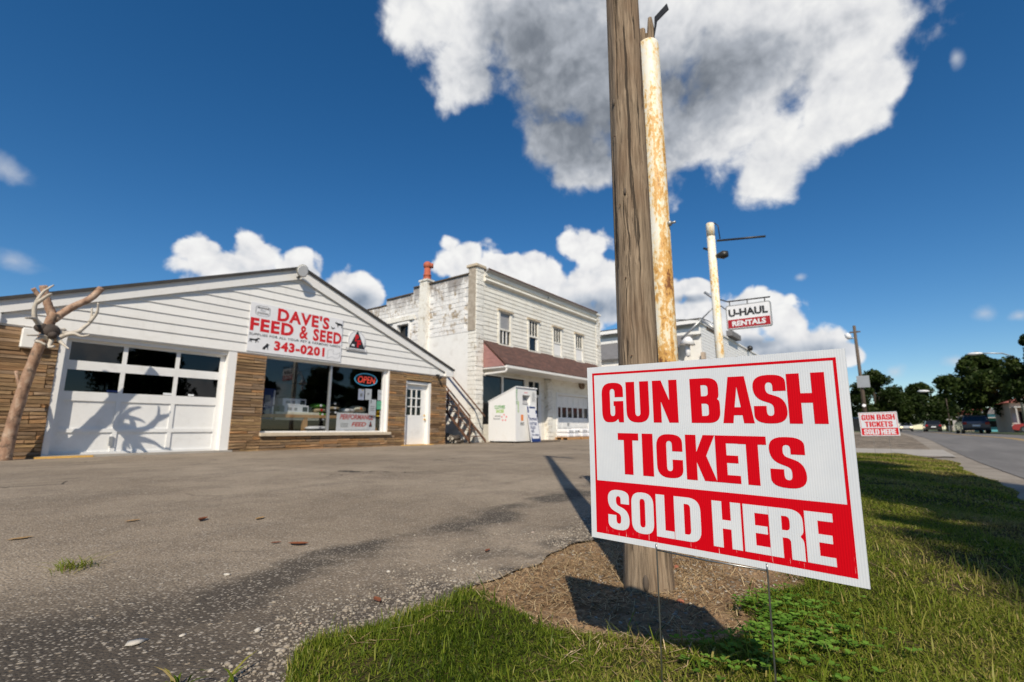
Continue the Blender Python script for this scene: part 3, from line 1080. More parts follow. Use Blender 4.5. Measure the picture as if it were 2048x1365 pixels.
vv = np.linspace(0, 1, 42)
xs = spaced((-9, 0, .5), (0, 5, .06), (5, 15.3, .2))
Xg, Vg = np.meshgrid(xs, vv, indexing='ij')
Yg = lawn_front(Xg) * (1 - Vg) + lawn_back(Xg) * Vg
edge = np.minimum(1, np.minimum(Vg, 1 - Vg) / .06)
Zg = zg(Xg, Yg) - .015 + (lawn_h(Xg, Yg) * (1 - .6 * dirt(Xg, Yg)) + .015) * np.clip(edge, 0, 1)
ny = len(vv)
i, j = np.meshgrid(np.arange(len(xs) - 1), np.arange(ny - 1), indexing='ij')
a = (i * ny + j).ravel()
cx = (Xg[:-1, :-1] + Xg[1:, 1:]) / 2; cy = (Yg[:-1, :-1] + Yg[1:, 1:]) / 2
F = np.stack([a, a + ny, a + ny + 1, a + 1], -1)
V = np.stack([Xg, Yg, Zg], -1).reshape(-1, 3)
endk = (cx < lawn_end(cy)).ravel()
dk = (dirt(cx, cy) > .5).ravel()
o = np_mesh('lawn', V, F[endk & ~dk], 'lawn_base', smooth=True); o['kind'] = 'structure'
o = np_mesh('bare_soil', V, F[endk & dk], 'soil', smooth=True); o['kind'] = 'structure'

def soil_z(x, y):
    x = np.asarray(x, float); y = np.asarray(y, float)
    v = (y - lawn_front(x)) / (lawn_back(x) - lawn_front(x))
    e = np.clip(np.minimum(1, np.minimum(v, 1 - v) / .06), 0, 1)
    return zg(x, y) - .015 + (lawn_h(x, y) * (1 - .6 * dirt(x, y)) + .015) * e

# gravelly shoulder and the road
sheet('road_shoulder', spaced((-40, 0, 2), (0, 30, .5), (30, 200, 10)), np.array([-2.1, -1.6, -1.3, -1.0, -.8]), -.02, 'shoulder')
def sh_keep(cx, cy):
    return cy < 99
road_d = sheet('road', spaced((-80, 0, 4), (0, 40, 1.), (40, 400, 12)), np.linspace(-7.2, -1.45, 12), -.012, 'asphalt_road')
m = simple('line_yellow', (.50, .32, .08), .8, .3, 6, dirt=(.16, .15, .13), dirt_amt=.7, dscale=5)
for k, yy in enumerate((-4.25, -4.45)):
    xs = spaced((-60, 0, 6), (0, 40, 1.), (40, 300, 12)); ys = np.array([yy - .055, yy + .055])
    Xg, Yg = np.meshgrid(xs, ys, indexing='ij')
    i = np.arange(len(xs) - 1) * 2
    np_mesh('centre_line', np.stack([Xg, Yg, zg(Xg, Yg) - .007], -1).reshape(-1, 3), np.stack([i, i + 2, i + 3, i + 1], -1), 'line_yellow', parent=road_d)
sheet('verge', spaced((-80, 0, 8), (0, 40, 2.), (40, 400, 12)), np.linspace(-16, -7.2, 7), .02, 'far_ground')
# concrete apron across the end of the grass strip
xs = spaced((15.0, 19.0, .5)); 
sheet('driveway_apron', spaced((15.3, 18.6, .4)), np.linspace(-1.25, .9, 8), .006, 'concrete')
# ------------------------------------------------------------------ the feed store
SY = 13.0            # front plane of the store
GZ = .10             # ground there
FZ = 2.61            # underside of the gable boards
X0, X1 = 1.15, 13.0  # ends of the front wall
PKX, PKZ = 6.99, 5.20
store = thing('feed_store', 'low gabled feed store with white boards over tan stone veneer front', 'building', (7, SY, GZ))

# walls behind everything
w_ = MB()
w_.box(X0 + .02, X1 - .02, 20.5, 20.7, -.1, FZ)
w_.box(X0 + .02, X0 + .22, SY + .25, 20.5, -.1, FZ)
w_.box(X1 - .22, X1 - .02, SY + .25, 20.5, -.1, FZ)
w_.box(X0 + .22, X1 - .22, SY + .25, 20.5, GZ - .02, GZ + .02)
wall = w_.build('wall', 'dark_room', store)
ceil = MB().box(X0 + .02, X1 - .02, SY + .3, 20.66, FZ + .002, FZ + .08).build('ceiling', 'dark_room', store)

# stone veneer: a backing with every stone laid on it
DL, DR, DT = 11.06, 12.24, 2.30       # personnel door opening
WL, WR, WB, WT = 6.24, 10.36, .56, 2.585
GL, GR, GT = 2.12, 5.49, 2.55         # garage opening
regions = [(X0, GL, GZ - .12, 2.60), (GR, WL, GZ - .12, 2.60), (WL, WR, GZ - .12, WB - .09), (WR, DL, GZ - .12, 2.60), (DL, DR, DT + .03, 2.60), (DR, X1, GZ - .12, 2.60)]
# unit stones of a few lengths, shared
STN = {}
def stone_mesh(k, var):
    key = (k, var)
    if key in STN: return STN[key]
    L = .14 * (k + 1); h = .066
    rr = random.Random(k * 13 + var)
    mb = MB()
    mb.bbox(-L / 2, L / 2, -.045, .03, -h / 2, h / 2, .006)
    vs = []
    for (x, y, z) in mb.v:
        vs.append((x + rr.uniform(-.004, .004), y + (rr.uniform(-.012, .006) if y < 0 else 0), z + rr.uniform(-.005, .005)))
    me = D.meshes.new('stone'); me.from_pydata(vs, [], mb.f); me.materials.append(MATS['stone_veneer'])
    STN[key] = (me, L)
    return STN[key]
rs = random.Random(3)
for (a, b, c, d) in regions:
    veneer = MB().box(a + .004, b - .004, SY + .03, SY + .25, c, d - .006).build('stone_wall', 'mortar', store)
    z = GZ - .06
    if c > 1: z = c + .035
    if d < 1: pass
    row = 0
    while z + .03 < d:
        x = a
        while x < b - .02:
            k = rs.choice((1, 2, 2, 3, 3, 4, 5))
            me, L = stone_mesh(k, rs.randrange(3))
            room = b - x
            if room < L + .12:
                L2 = room
            else:
                L2 = L + .008
            o = link('stone', me, None, veneer)
            o.location = Vector((x + L2 / 2, SY + rs.uniform(-.004, .012), z)) - ORIGIN[veneer]
            o.scale = ((L2 - .008) / L, 1, rs.uniform(.92, 1.04))
            x += L2
        z += .0755
        row += 1

# gable boards
def rake_z(x, drop):
    """underside of the barge board at x"""
    s_ = (PKZ - 2.80) / (PKX - .70) if x < PKX else (PKZ - 2.80) / (13.28 - PKX)
    return PKZ - abs(x - PKX) * s_ - drop
gable = MB().prism([(X0 - .05, FZ + .05), (X1 + .05, FZ + .05), (X1 + .05, 2.74), (PKX, PKZ - .14), (X0 - .05, 2.74)], 'y', SY + .06, SY + .2).build('gable', 'store_siding', store)
zb = [FZ, 2.86, 3.075, 3.29, 3.505, 3.72, 3.935, 4.15, 4.365, 4.58, 4.80, 5.06]
dropb = .30
for k in range(len(zb) - 1):
    z0, z1 = zb[k], zb[k + 1]
    def xl(z):
        s_ = (PKZ - 2.80) / (PKX - .70)
        return max(X0 - .02, PKX - (PKZ - dropb + .12 - z) / s_)
    def xr(z):
        s_ = (PKZ - 2.80) / (13.28 - PKX)
        return min(X1 + .02, PKX + (PKZ - dropb + .12 - z) / s_)
    if xr(z1) - xl(z1) < .05:
        z1 = PKZ - .2
    a0, b0, a1, b1 = xl(z0), xr(z0), max(xl(z1), -9), xr(z1)
    if b1 < a1: a1 = b1 = PKX
    yo, yi = SY - .030, SY - .006
    v = [(a0, yo, z0), (b0, yo, z0), (b1, yi, z1 + .012), (a1, yi, z1 + .012), (a0, yo + .045, z0), (b0, yo + .045, z0), (b1, yi + .02, z1 + .012), (a1, yi + .02, z1 + .012)]
    MB().add(v, [(0, 1, 2, 3), (7, 6, 5, 4), (0, 4, 5, 1), (1, 5, 6, 2), (2, 6, 7, 3), (3, 7, 4, 0)]).build('clapboard', 'store_siding', store)
# soffit strip under the boards
MB().box(X0 - .02, X1 + .02, SY - .004, SY + .30, FZ - .03, FZ - .002).build('soffit', 'trim_white', store)

# barge boards and roof
EL, ER = .70, 13.28
for sgn, xe in ((-1, EL), (1, ER)):
    zt = 2.84
    q = [(PKX, PKZ), (xe, zt), (xe, zt - .235), (PKX, PKZ - .30)]
    if sgn > 0: q = q[::-1]
    MB().prism(q, 'y', SY - .085, SY - .042).build('barge_board', 'trim_white', store)
    # overhanging roof slab
    MB().prism([(PKX, PKZ + .002), (xe - sgn * -.05, zt - .02), (xe - sgn * -.05, zt + .045), (PKX, PKZ + .075)], 'y', SY - .14, 20.8).build('roof_slope', 'roof_dark', store)
# boxed eave returns
MB().box(12.90, 13.26, SY - .1, SY + .35, 2.60, 2.78).build('eave_return', 'trim_white', store)
MB().box(.74, 1.24, SY - .1, SY + .35, 2.60, 2.78).build('eave_return', 'trim_white', store)
for xe in (EL, ER):
    s_ = -1 if xe < 5 else 1
    MB().box(xe - .06 if s_ < 0 else xe - .02, xe + .02 if s_ < 0 else xe + .06, SY - .08, 20.6, 2.70, 2.79).build('gutter', 'gutter_white', store)

# overhead door
gd = MB()
gd.box(GL, GL + .10, SY - .02, SY + .26, GZ - .05, GT + .03)
gd.box(GR - .20, GR, SY - .025, SY + .26, GZ - .05, GT + .03)
gd.box(GL + .10, GR - .20, SY + .06, SY + .26, GT - .06, GT + .03)
gframe = gd.build('garage_frame', 'trim_white', store)
DY = SY + .16
door = MB()
dl, dr = GL + .10, GR - .20
zrow = [GZ + .01, .64, 1.27, 1.88, GT - .06]
cols_ = [dl, dl + (dr - dl) * .335, dl + (dr - dl) * .665, dr]
# stiles and rails
for z0, z1 in ((GZ + .01, GZ + .09), (.585, .665), (1.23, 1.42), (1.865, 2.10 - .02), (GT - .115, GT - .06)):
    if z0 == 1.865: z1 = 2.055
    door.box(dl, dr, DY, DY + .05, z0, z1)
segs = [(GZ + .09, .585), (.665, 1.23), (1.42, 1.865), (2.055, GT - .115)]
for z0, z1 in segs:
    for k, xc in enumerate(cols_):
        wd = .055
        a = xc if k == 0 else (xc - 2 * wd if k == 3 else xc - wd * .75)
        door.box(a, a + (2 * wd if k in (0, 3) else 1.5 * wd), DY + .002, DY + .048, z0, z1)
gdoor = door.build('garage_door', 'door_white', store)
for z0, z1 in segs[:2]:
    for k in range(3):
        MB().box(cols_[k] + .03, cols_[k + 1] - .03, DY + .028, DY + .04, z0 - .01, z1 + .01).build('panel', 'door_white', gdoor)
for z0, z1 in segs[2:]:
    for k in range(3):
        MB().box(cols_[k] + .03, cols_[k + 1] - .03, DY + .022, DY + .028, z0 - .01, z1 + .01).build('pane', 'pane_dim', gdoor)
MB().box(dl + .95, dl + 1.02, DY - .03, DY, .30, .50).build('handle', 'galv', gdoor)
MB().box(GL - .1, GR + .05, SY - .16, SY + .05, GZ - .05, GZ + .045).build('threshold', 'concrete', store)
MB().box(GL - .12, GL + .75, SY - .22, SY - .162, GZ - .05, GZ + .035).build('painted_kerb', 'yellow_paint', store)
for k, xx in enumerate((3.02, 4.05, 4.56)):
    st = MB().box(xx, xx + (.26, .20, .12)[k], DY + .012, DY + .02, 1.432, 1.475).build('sticker', ('ink_navy', 'paper', 'paper')[k], gdoor)

# show window
MY = SY + .12
fr = MB()
fr.box(WL, WL + .05, MY - .02, MY + .07, WB, WT); fr.box(WR - .17, WR - .05, MY - .04, MY + .07, WB, WT)
fr.box(WL + .05, WR - .17, MY - .02, MY + .07, WT - .05, WT); fr.box(WL + .05, WR - .17, MY - .02, MY + .07, WB, WB + .04)
frame = fr.build('window_frame', 'trim_white', store)
MB().box(8.225, 8.285, MY - .03, MY + .06, WB + .04, WT - .05).build('mullion', 'galv', frame)
MB().box(WL + .05, 8.225, MY + .012, MY + .018, WB + .04, WT - .05).build('pane', 'pane', frame)
MB().box(8.285, WR - .17, MY + .012, MY + .018, WB + .04, WT - .05).build('pane', 'pane', frame)
MB().box(WR - .05, WR + .002, SY + .0, MY + .2, WB, WT).build('window_reveal', 'trim_white', store)
MB().bbox(WL - .03, WR + .08, SY - .12, SY + .16, WB - .095, WB - .003, .01).build('window_sill', 'sill_stone', store)

# personnel door
pd = MB()
pd.box(DL, DL + .055, SY - .015, SY + .25, GZ - .02, DT); pd.box(DR - .10, DR, SY - .015, SY + .25, GZ - .02, DT); pd.box(DL + .055, DR - .10, SY + .02, SY + .25, DT - .10, DT)
pd.build('door_frame', 'trim_white', store)
y0, y1 = SY + .13, SY + .175
a, b = DL + .06, DR - .105
slab = MB()
zt = DT - .105
lx0, lx1, lz0, lz1 = a + .12, b - .22, 1.13, 2.02
slab.box(a, lx0, y0, y1, GZ + .03, zt); slab.box(lx1, b, y0, y1, GZ + .03, zt)
slab.box(lx0, lx1, y0, y1, GZ + .03, lz0); slab.box(lx0, lx1, y0, y1, lz1, zt)
pdoor = slab.build('door', 'door_white', store)
bars = MB()
for k in (1, 2):
    xx = lx0 + (lx1 - lx0) * k / 3
    bars.box(xx - .018, xx + .018, y0 - .008, y0 + .03, lz0, lz1)
for k in (1, 2):
    zz = lz0 + (lz1 - lz0) * k / 3
    for j in range(3):
        bars.box(lx0 + (lx1 - lx0) * j / 3 + (.018 if j else 0), lx0 + (lx1 - lx0) * (j + 1) / 3 - (.018 if j < 2 else 0), y0 - .006, y0 + .028, zz - .016, zz + .016)
bars.build('glazing_bars', 'door_white', pdoor)
for i in range(3):
    for j in range(3):
        MB().box(lx0 + (lx1 - lx0) * i / 3 + .005, lx0 + (lx1 - lx0) * (i + 1) / 3 - .005, y0 + .030, y0 + .036, lz0 + (lz1 - lz0) * j / 3, lz0 + (lz1 - lz0) * (j + 1) / 3 - .002).build('pane', 'pane_dim', pdoor)
MB().ball((b - .06, y0 - .05, .99), .034).tube([(b - .06, y0, .99), (b - .06, y0 - .04, .99)], .014).build('door_knob', 'brass', pdoor)
MB().tube([(b - .06, y0 + .001, 1.13), (b - .06, y0 - .025, 1.13)], .03).build('lock', 'brass', pdoor)
MB().box(lx0 + .34, lx0 + .62, y0 + .042, y0 + .05, 1.43, 1.56).build('notice', 'ink_red', pdoor)
MB().box(DL - .12, DR + .12, SY - .11, SY + .25, GZ - .06, GZ + .022).build('door_step', 'yellow_paint', store)
# meter box and small lamp on the wall
mp = on_y(55, 672, SY - .10)
MB().bbox(1.55, 1.86, SY - .16, SY - .035, 2.18, 2.56, .015).build('meter_box', 'white_paint', store)
lp = on_y(876, 752, SY - .1)
lm = MB().box(lp.x - .05, lp.x + .05, SY - .14, SY - .03, lp.z - .02, lp.z + .05)
lm.tube([(lp.x, SY - .12, lp.z), (lp.x + .03, SY - .22, lp.z - .10)], [.03, .055], 10)
lm.build('wall_lamp', 'black_metal', store)

# floodlight at the ridge
fl = thing('floodlight', 'grey round floodlight under the peak of the feed store gable', 'lamp', (PKX - .12, SY - .10, 5.0))
c = on_y(603, 549, SY - .32)
MB().tube([(PKX - .12, SY - .04, 4.93), (PKX - .12, SY - .2, 4.90), (c.x - .05, SY - .3, 4.95)], .035, 8).build('bracket', 'black_metal', fl)
h = MB()
d = Vector((.1, -.85, -.25)).normalized()
cc = Vector((c.x, SY - .34, 5.06))
h.tube([cc - d * .13, cc - d * .05, cc + d * .03, cc + d * .04], [.06, .15, .185, .17], 18)
h.build('lamp_head', 'lamp_head', fl)
MB().tube([cc + d * .041, cc + d * .047], [.165, .15], 18).build('lens', 'lamp_white', fl)

# ---- the shop sign
SZ = SY - .05
def sgn_pt(u, v):       # u to the right, v up
    return Vector((5.69 + u * 2.755, SZ, 2.655 + v * 1.31))
ss_ = thing('store_sign', 'white board with red store name and phone number on gable', 'sign', (7.05, SZ, 2.65))
MB().box(5.69, 8.445, SZ, SZ + .018, 2.655, 3.965).build('board', 'plastic_white', ss_)
EPS = -.004
def srow(txt, u0, u1, v0, v1, m, bold, name='lettering', tilt=0.0):
    O_ = sgn_pt(u0, v0) + Vector((0, EPS, 0))
    U = Vector(((u1 - u0) * 2.755, 0, tilt)); V = Vector((0, 0, (v1 - v0) * 1.31))
    return text_part(txt, O_, U, V, m, ss_, bold, name, 1.12)
srow("DAVE'S", .265, .835, .70, .985, 'ink_red', .04)
srow('FEED', .01, .44, .42, .685, 'ink_red', .04)
srow('&', .505, .60, .40, .69, 'ink_red', .025)
srow('SEED', .655, .995, .40, .675, 'ink_red', .04)
srow('SUPPLIES FOR ALL YOUR PET & FARMING NEEDS', .01, .985, .325, .375, 'ink_black', .015)
srow('343-0201', .255, .80, .07, .275, 'ink_red', .05)
# fill-station mark, animals, state outlines
fb_ = MB()
for a, b in (((.045, .985), (.18, .985)), ((.045, .70), (.18, .70))):
    pass
def outline(pts, th, m, name='mark'):
    b_ = MB()
    n = len(pts)
    for i in range(n):
        p_, q_ = Vector(pts[i]), Vector(pts[(i + 1) % n])
        d_ = (q_ - p_); l_ = max(d_.length, 1e-6); nn = Vector((-d_.y, d_.x)) / l_ * th
        quad = [p_ - nn, q_ - nn, q_ + nn, p_ + nn]
        b_.add([sgn_pt(a.x, a.y) + Vector((0, EPS - .001 * (i % 2), 0)) for a in quad], [(0, 1, 2, 3)])
    return b_.build(name, m, ss_)
outline([(.05, .92), (.075, .95), (.16, .95), (.185, .92), (.185, .78), (.16, .745), (.075, .745), (.05, .78)], .003, 'ink_grey')
srow('PROPANE', .065, .175, .885, .925, 'ink_black', .03)
srow('FILL', .095, .145, .835, .87, 'ink_grey', .03)
srow('STATION', .065, .172, .775, .815, 'ink_black', .03)
HORSE = [(0, .1), (.06, .38), (.14, .62), (.05, .5), (.02, .62), (.12, .74), (.5, .70), (.66, .82), (.76, 1), (.84, 1), (.98, .84), (.94, .76), (.82, .78), (.76, .58), (.72, .42), (.86, .30), (.80, .10), (.77, .12), (.80, .28), (.66, .40), (.62, .02), (.57, .02), (.56, .42), (.30, .42), (.22, .30), (.28, .04), (.23, .02), (.15, .30), (.12, .36), (.05, .1)]
DOG = [(0, .0), (.05, .3), (.25, .5), (.45, .72), (.55, .95), (.65, .90), (.72, 1), (.78, .88), (1, .78), (.95, .70), (.82, .66), (.80, .4), (.82, 0), (.72, 0), (.70, .35), (.5, .32), (.40, .2), (.42, 0), (.15, 0)]
COW = [(0, .95), (.08, 1), (.12, .90), (.30, .86), (.9, .80), (1, .70), (1, .2), (.96, .02), (.88, .02), (.88, .4), (.80, .44), (.45, .40), (.42, .02), (.34, .02), (.30, .45), (.22, .60), (.10, .66), (.02, .74)]
HEN = [(0, .9), (.15, 1), (.22, .75), (.45, .5), (.7, .55), (.95, .8), (1, .7), (.85, .35), (.6, .15), (.6, 0), (.4, 0), (.4, .12), (.15, .35), (.1, .7)]
for sh, u0, u1, v0, v1, m in ((HORSE, .01, .12, .175, .285, 'ink_black'), (DOG, .145, .21, .065, .20, 'ink_black'), (COW, .905, 1.0 - .005, .79, .92, 'ink_black'), (HEN, .855, .905, .73, .80, 'ink_black')):
    flat_poly(sh, sgn_pt(u0, v0) + Vector((0, EPS, 0)), ((u1 - u0) * 2.755, 0, 0), (0, 0, (v1 - v0) * 1.31), m, ss_, 'animal')
outline([(.835, .05), (.84, .24), (.90, .26), (.905, .16), (.95, .17), (.985, .22), (.98, .10), (.93, .06), (.89, .10)], .002, 'ink_grey')

# round trade mark beside it
pf = thing('logo_plaque', 'round white plaque with black triangle and red initials on gable', 'sign', (8.98, SZ, 3.05))
MB().tube([(8.985, SZ + .02, 3.385), (8.985, SZ, 3.385)], .32, 28, smooth=False).build('plaque', 'plastic_white', pf)
MB().box(8.61, 9.36, SZ - .006, SZ + .012, 3.055, 3.14).build('name_strip', 'ink_grey', pf)
MB().box(8.625, 9.345, SZ - .010, SZ - .007, 3.067, 3.128).build('strip_face', 'plastic_white', pf)
dashes((8.66, SZ - .013, 3.08), (.65, 0, 0), (0, 0, .045), 1, 14, 'ink_black', pf)
flat_poly([(0, 0), (1, 0), (.5, 1)], (8.70, SZ - .004, 3.145), (.585, 0, 0), (0, 0, .575), 'ink_black', pf, 'triangle')
text_part('P', (8.91, SZ - .008, 3.36), (.13, 0, 0), (0, 0, .22), 'ink_red', pf, .05)
text_part('F', (8.985, SZ - .012, 3.175), (.14, 0, 0), (0, 0, .24), 'ink_red', pf, .05)
MB().box(8.80, 8.90, SZ - .009, SZ - .0045, 3.20, 3.26).build('patch', 'plastic_white', pf)
ring = MB()
for k in range(40):
    a0, a1 = math.pi * 2 * k / 40, math.pi * 2 * (k + .55) / 40
    ring.add([(8.985 + r_ * math.cos(a_), SZ - .003, 3.385 + r_ * math.sin(a_)) for r_, a_ in ((.285, a0), (.305, a0), (.305, a1), (.285, a1))], [(0, 1, 2, 3)])
ring.build('ring_print', 'ink_grey', pf)

# ---- behind the glass
BY = 13.75
bench = thing('display_bench', 'low orange wooden display bench behind the shop window', 'bench', (7.5, BY, GZ))
MB().box(6.3, 10.6, BY - .02, BY + .9, .985, 1.075).build('top', 'plywood', bench)
for xx in (6.4, 7.86, 10.4):
    MB().box(xx, xx + .13, BY + .0, BY + .12, GZ + .02, .984).build('leg', 'plywood', bench)

def carton(name, px0, px1, py0, py1, y, dep, m, label, cat='box', prints=(), grp=None):
    a = on_y(px0, py1, y); b = on_y(px1, py0, y)
    z0, z1 = a.z, b.z
    t_ = thing(name, label, cat, ((a.x + b.x) / 2, y, z0), grp)
    MB().bbox(a.x, b.x, y, y + dep, z0, z1, .008).build('carton', m, t_)
    for (u0, u1, v0, v1, pm) in prints:
        MB().box(a.x + (b.x - a.x) * u0, a.x + (b.x - a.x) * u1, y - .003, y - .001, z0 + (z1 - z0) * v0, z0 + (z1 - z0) * v1).build('print', pm, t_)
    return t_
carton('long_box', 549, 639, 826, 840, BY + .02, .35, 'cream_box', 'long cream box lying on the bench behind the shop window', prints=((.1, .16, .3, .75, 'ink_grey'), (.45, .7, .35, .5, 'ink_grey'), (.86, .91, .3, .75, 'ink_grey')))
carton('trap_box', 568, 618, 812, 826, BY + .05, .3, 'cardboard_white', 'pale blue carton directly on the long cream box', prints=((.12, .3, .3, .7, 'ink_grey'), (.4, .52, .3, .7, 'ink_grey'), (.74, .95, .2, .8, 'ink_black')))
carton('trap_box', 565, 613, 799, 811.5, BY + .05, .3, 'cardboard_white', 'pale blue carton topmost of the pile on the cream box', prints=((.12, .3, .3, .7, 'ink_grey'), (.4, .52, .3, .7, 'ink_grey'), (.74, .95, .2, .8, 'ink_black')))
carton('crate_box', 524, 548, 812, 839, BY + .03, .3, 'ink_navy', 'dark navy box with pale label on bench, the lower one', prints=((.1, .6, .2, .7, 'ink_grey'), (.85, .97, .05, .95, 'cardboard_white')))
carton('crate_box', 526, 552, 778, 811, BY + .03, .3, 'ink_navy', 'dark navy box with pale label stacked on the other navy box', prints=((.1, .6, .15, .6, 'ink_grey'), (.85, .97, .05, .9, 'cardboard_white')))

def sack(px, py, wpx, hpx, y, m, m2, label, grp):
    a = on_y(px - wpx / 2, py + hpx / 2, y); b = on_y(px + wpx / 2, py - hpx / 2, y)
    t_ = thing('feed_sack', label, 'sack', ((a.x + b.x) / 2, y, a.z), grp)
    c_ = ((a.x + b.x) / 2, y + .2, (a.z + b.z) / 2)
    mb = MB().ball(c_, .5, 14, 8, ((b.x - a.x), .46, (b.z - a.z)))
    # squarish bag
    mb.v = [(c_[0] + math.copysign(abs((x - c_[0]) / ((b.x - a.x) / 2 + 1e-6)) ** .55, x - c_[0]) * (b.x - a.x) / 2, y_, z_) for x, y_, z_ in mb.v]
    mb.build('bag', m, t_)
    MB().tube([(c_[0] - .02, y - .045, c_[2] + .002), (c_[0] - .02, y - .032, c_[2])], [.03, .045], 10).build('seal', m2, t_)
    return t_
g = 'feed sacks stacked behind the shop window'
for k, (px, py, wp, hp, m, m2, nm) in enumerate((
    (642, 812, 28, 9, 'sack_green', 'plastic_white', 'bright green sack on the stack beside the window mullion, the top one'),
    (643, 821, 26, 9, 'sack_tan', 'ink_red', 'tan sack directly under the bright green sack'),
    (645, 830, 24, 9, 'sack_green', 'plastic_white', 'green sack under the tan one beside the mullion'),
    (646, 838.5, 22, 8, 'sack_black', 'plastic_white', 'dark sack at the foot of the green and tan stack'),
    (670, 808, 28, 9, 'sack_black', 'plastic_white', 'black sack with white end patch right behind the mullion, top one'),
    (670, 817, 28, 9, 'sack_tan', 'plastic_white', 'tan sack second from the top right behind the mullion'),
    (671, 826, 28, 9, 'sack_black', 'plastic_white', 'black sack third from the top right behind the mullion'),
    (671, 835, 28, 9, 'sack_tan', 'plastic_white', 'tan sack at the foot of the stack right behind the mullion'),
    (760, 824, 16, 9, 'sack_yellow', 'plastic_white', 'yellow sack under the mint green paper, upper one'),
    (760, 834, 16, 9, 'sack_yellow', 'plastic_white', 'yellow sack under the mint green paper, lower one'),
    (700, 822, 26, 10, 'plastic_white', 'ink_grey', 'white pouch above the performance feed poster, nearer the mullion'),
    (722, 818, 30, 11, 'cream_box', 'ink_orange', 'cream pouch above the performance feed poster, farther from mullion'),
    (640, 857, 44, 9, 'plastic_white', 'ink_grey', 'white sack lying on the floor under the bench'))):
    sack(px, py, wp, hp, BY + .05 if k != 12 else 13.4, m, m2, nm, g)

# papers on the inside of the glass
PY_ = MY + .028
def paper_sheet(px0, px1, py0, py1, m, label, dy=0, marks=()):
    a = on_y(px0, py1, PY_); b = on_y(px1, py0, PY_)
    t_ = thing('paper_notice', label, 'notice', ((a.x + b.x) / 2, PY_, a.z))
    MB().box(a.x, b.x, PY_ + dy, PY_ + dy + .002, a.z, b.z).build('sheet', m, t_)
    for u0, u1, v0, v1, pm in marks:
        MB().box(a.x + (b.x - a.x) * u0, a.x + (b.x - a.x) * u1, PY_ + dy - .0025, PY_ + dy - .0008, a.z + (b.z - a.z) * v0, a.z + (b.z - a.z) * v1).build('print', pm, t_)
    return t_
paper_sheet(716, 729, 779, 800, 'paper_blue', 'bluish paper taped inside shop window below the open sign', 0, ((.3, .7, .3, .6, 'ink_grey'), (.6, .8, .85, .95, 'sack_yellow')))
paper_sheet(730, 744, 779, 800, 'paper', 'white paper with small dark picture taped below the open sign', .004, ((.35, .6, .45, .65, 'ink_grey'),))
paper_sheet(737, 753, 800, 831, 'paper', 'tall white printed paper taped over the corner of the poster', .008, ((.25, .35, .75, .95, 'ink_black'), (.2, .8, .3, .34, 'ink_grey'), (.2, .8, .42, .46, 'ink_grey'), (.2, .8, .54, .58, 'ink_grey')))
paper_sheet(755, 769, 781, 801, 'paper', 'small white paper on glass above the mint green paper', 0, ((.2, .8, .6, .66, 'ink_grey'),))
paper_sheet(753, 769, 803, 819, 'paper_mint', 'mint green paper taped on the glass', 0, ((.2, .8, .5, .56, 'ink_grey'),))

po = thing('feed_poster', 'white poster reading PERFORMANCE FEED standing behind the shop window', 'poster', (9.0, 13.3, WB))
qa = on_y(672, 863, 13.22); qb = on_y(751.5, 828, 13.22)
px0, px1, pz0, pz1 = qa.x, qb.x, qa.z, qb.z
MB().box(px0, px1, 13.22, 13.235, pz0, pz1).build('board', 'plastic_white', po)
def prow(txt, u0, u1, v0, v1, m, bold, shear=0.0):
    text_part(txt, (px0 + (px1 - px0) * u0, 13.217, pz0 + (pz1 - pz0) * v0), ((px1 - px0) * (u1 - u0), 0, 0), (0, 0, (pz1 - pz0) * (v1 - v0)), m, po, bold, shear=shear)
prow('PERFORMANCE', .07, .95, .64, .93, 'ink_red', .03, .25)
prow('FEED', .37, .75, .26, .50, 'ink_red', .03, .25)
dashes((px0 + (px1 - px0) * .10, 13.217, pz0 + (pz1 - pz0) * .22), ((px1 - px0) * .19, 0, 0), (0, 0, (pz1 - pz0) * .24), 3, 6, 'ink_grey', po, 2)
dashes((px0 + (px1 - px0) * .2, 13.217, pz0 + .01), ((px1 - px0) * .65, 0, 0), (0, 0, (pz1 - pz0) * .10), 1, 16, 'ink_grey', po, 3)
flat_poly([(0, 0), (1, 0), (.5, 1)], (px0 + (px1 - px0) * .82, 13.217, pz0 + (pz1 - pz0) * .24), (.14, 0, 0), (0, 0, .20), 'ink_black', po, 'triangle')
text_part('P', (px0 + (px1 - px0) * .855, 13.214, pz0 + (pz1 - pz0) * .30), (.04, 0, 0), (0, 0, .09), 'ink_red', po, .05)

op = thing('open_sign', 'oval neon OPEN sign with blue ring in the shop window', 'sign', (9.58, 13.2, 2.02))
oc = Vector((9.60, 13.22, 2.225)); orx, orz = .425, .195
ring = [(oc.x + orx * math.cos(a_), oc.y, oc.z + orz * math.sin(a_)) for a_ in np.linspace(0, 2 * math.pi, 41)]
MB().tube(ring, .016, 6, cap=False).build('neon_ring', 'neon_blue', op)
tv = MB()
text_part('OPEN', (oc.x - .33, oc.y - .004, oc.z - .11), (.66, 0, -.01), (.03, 0, .22), None, None, .012, mb=tv)
tv.build('neon_letters', 'neon_red', op)
plate = [(math.cos(a_), math.sin(a_)) for a_ in np.linspace(0, 2 * math.pi, 33)[:-1]]
MB().prism([(oc.x + .40 * x_, oc.z + .18 * z_) for x_, z_ in plate], 'y', oc.y + .03, oc.y + .045).build('backing', 'black', op)
# ------------------------------------------------------------------ two-storey block next door
TY = 13.5
TX0, TX1 = 15.21, 26.85
TB = .12
blk = thing('commercial_block', 'two storey white painted block building with brown shingle canopy', 'building', (21, TY, TB))
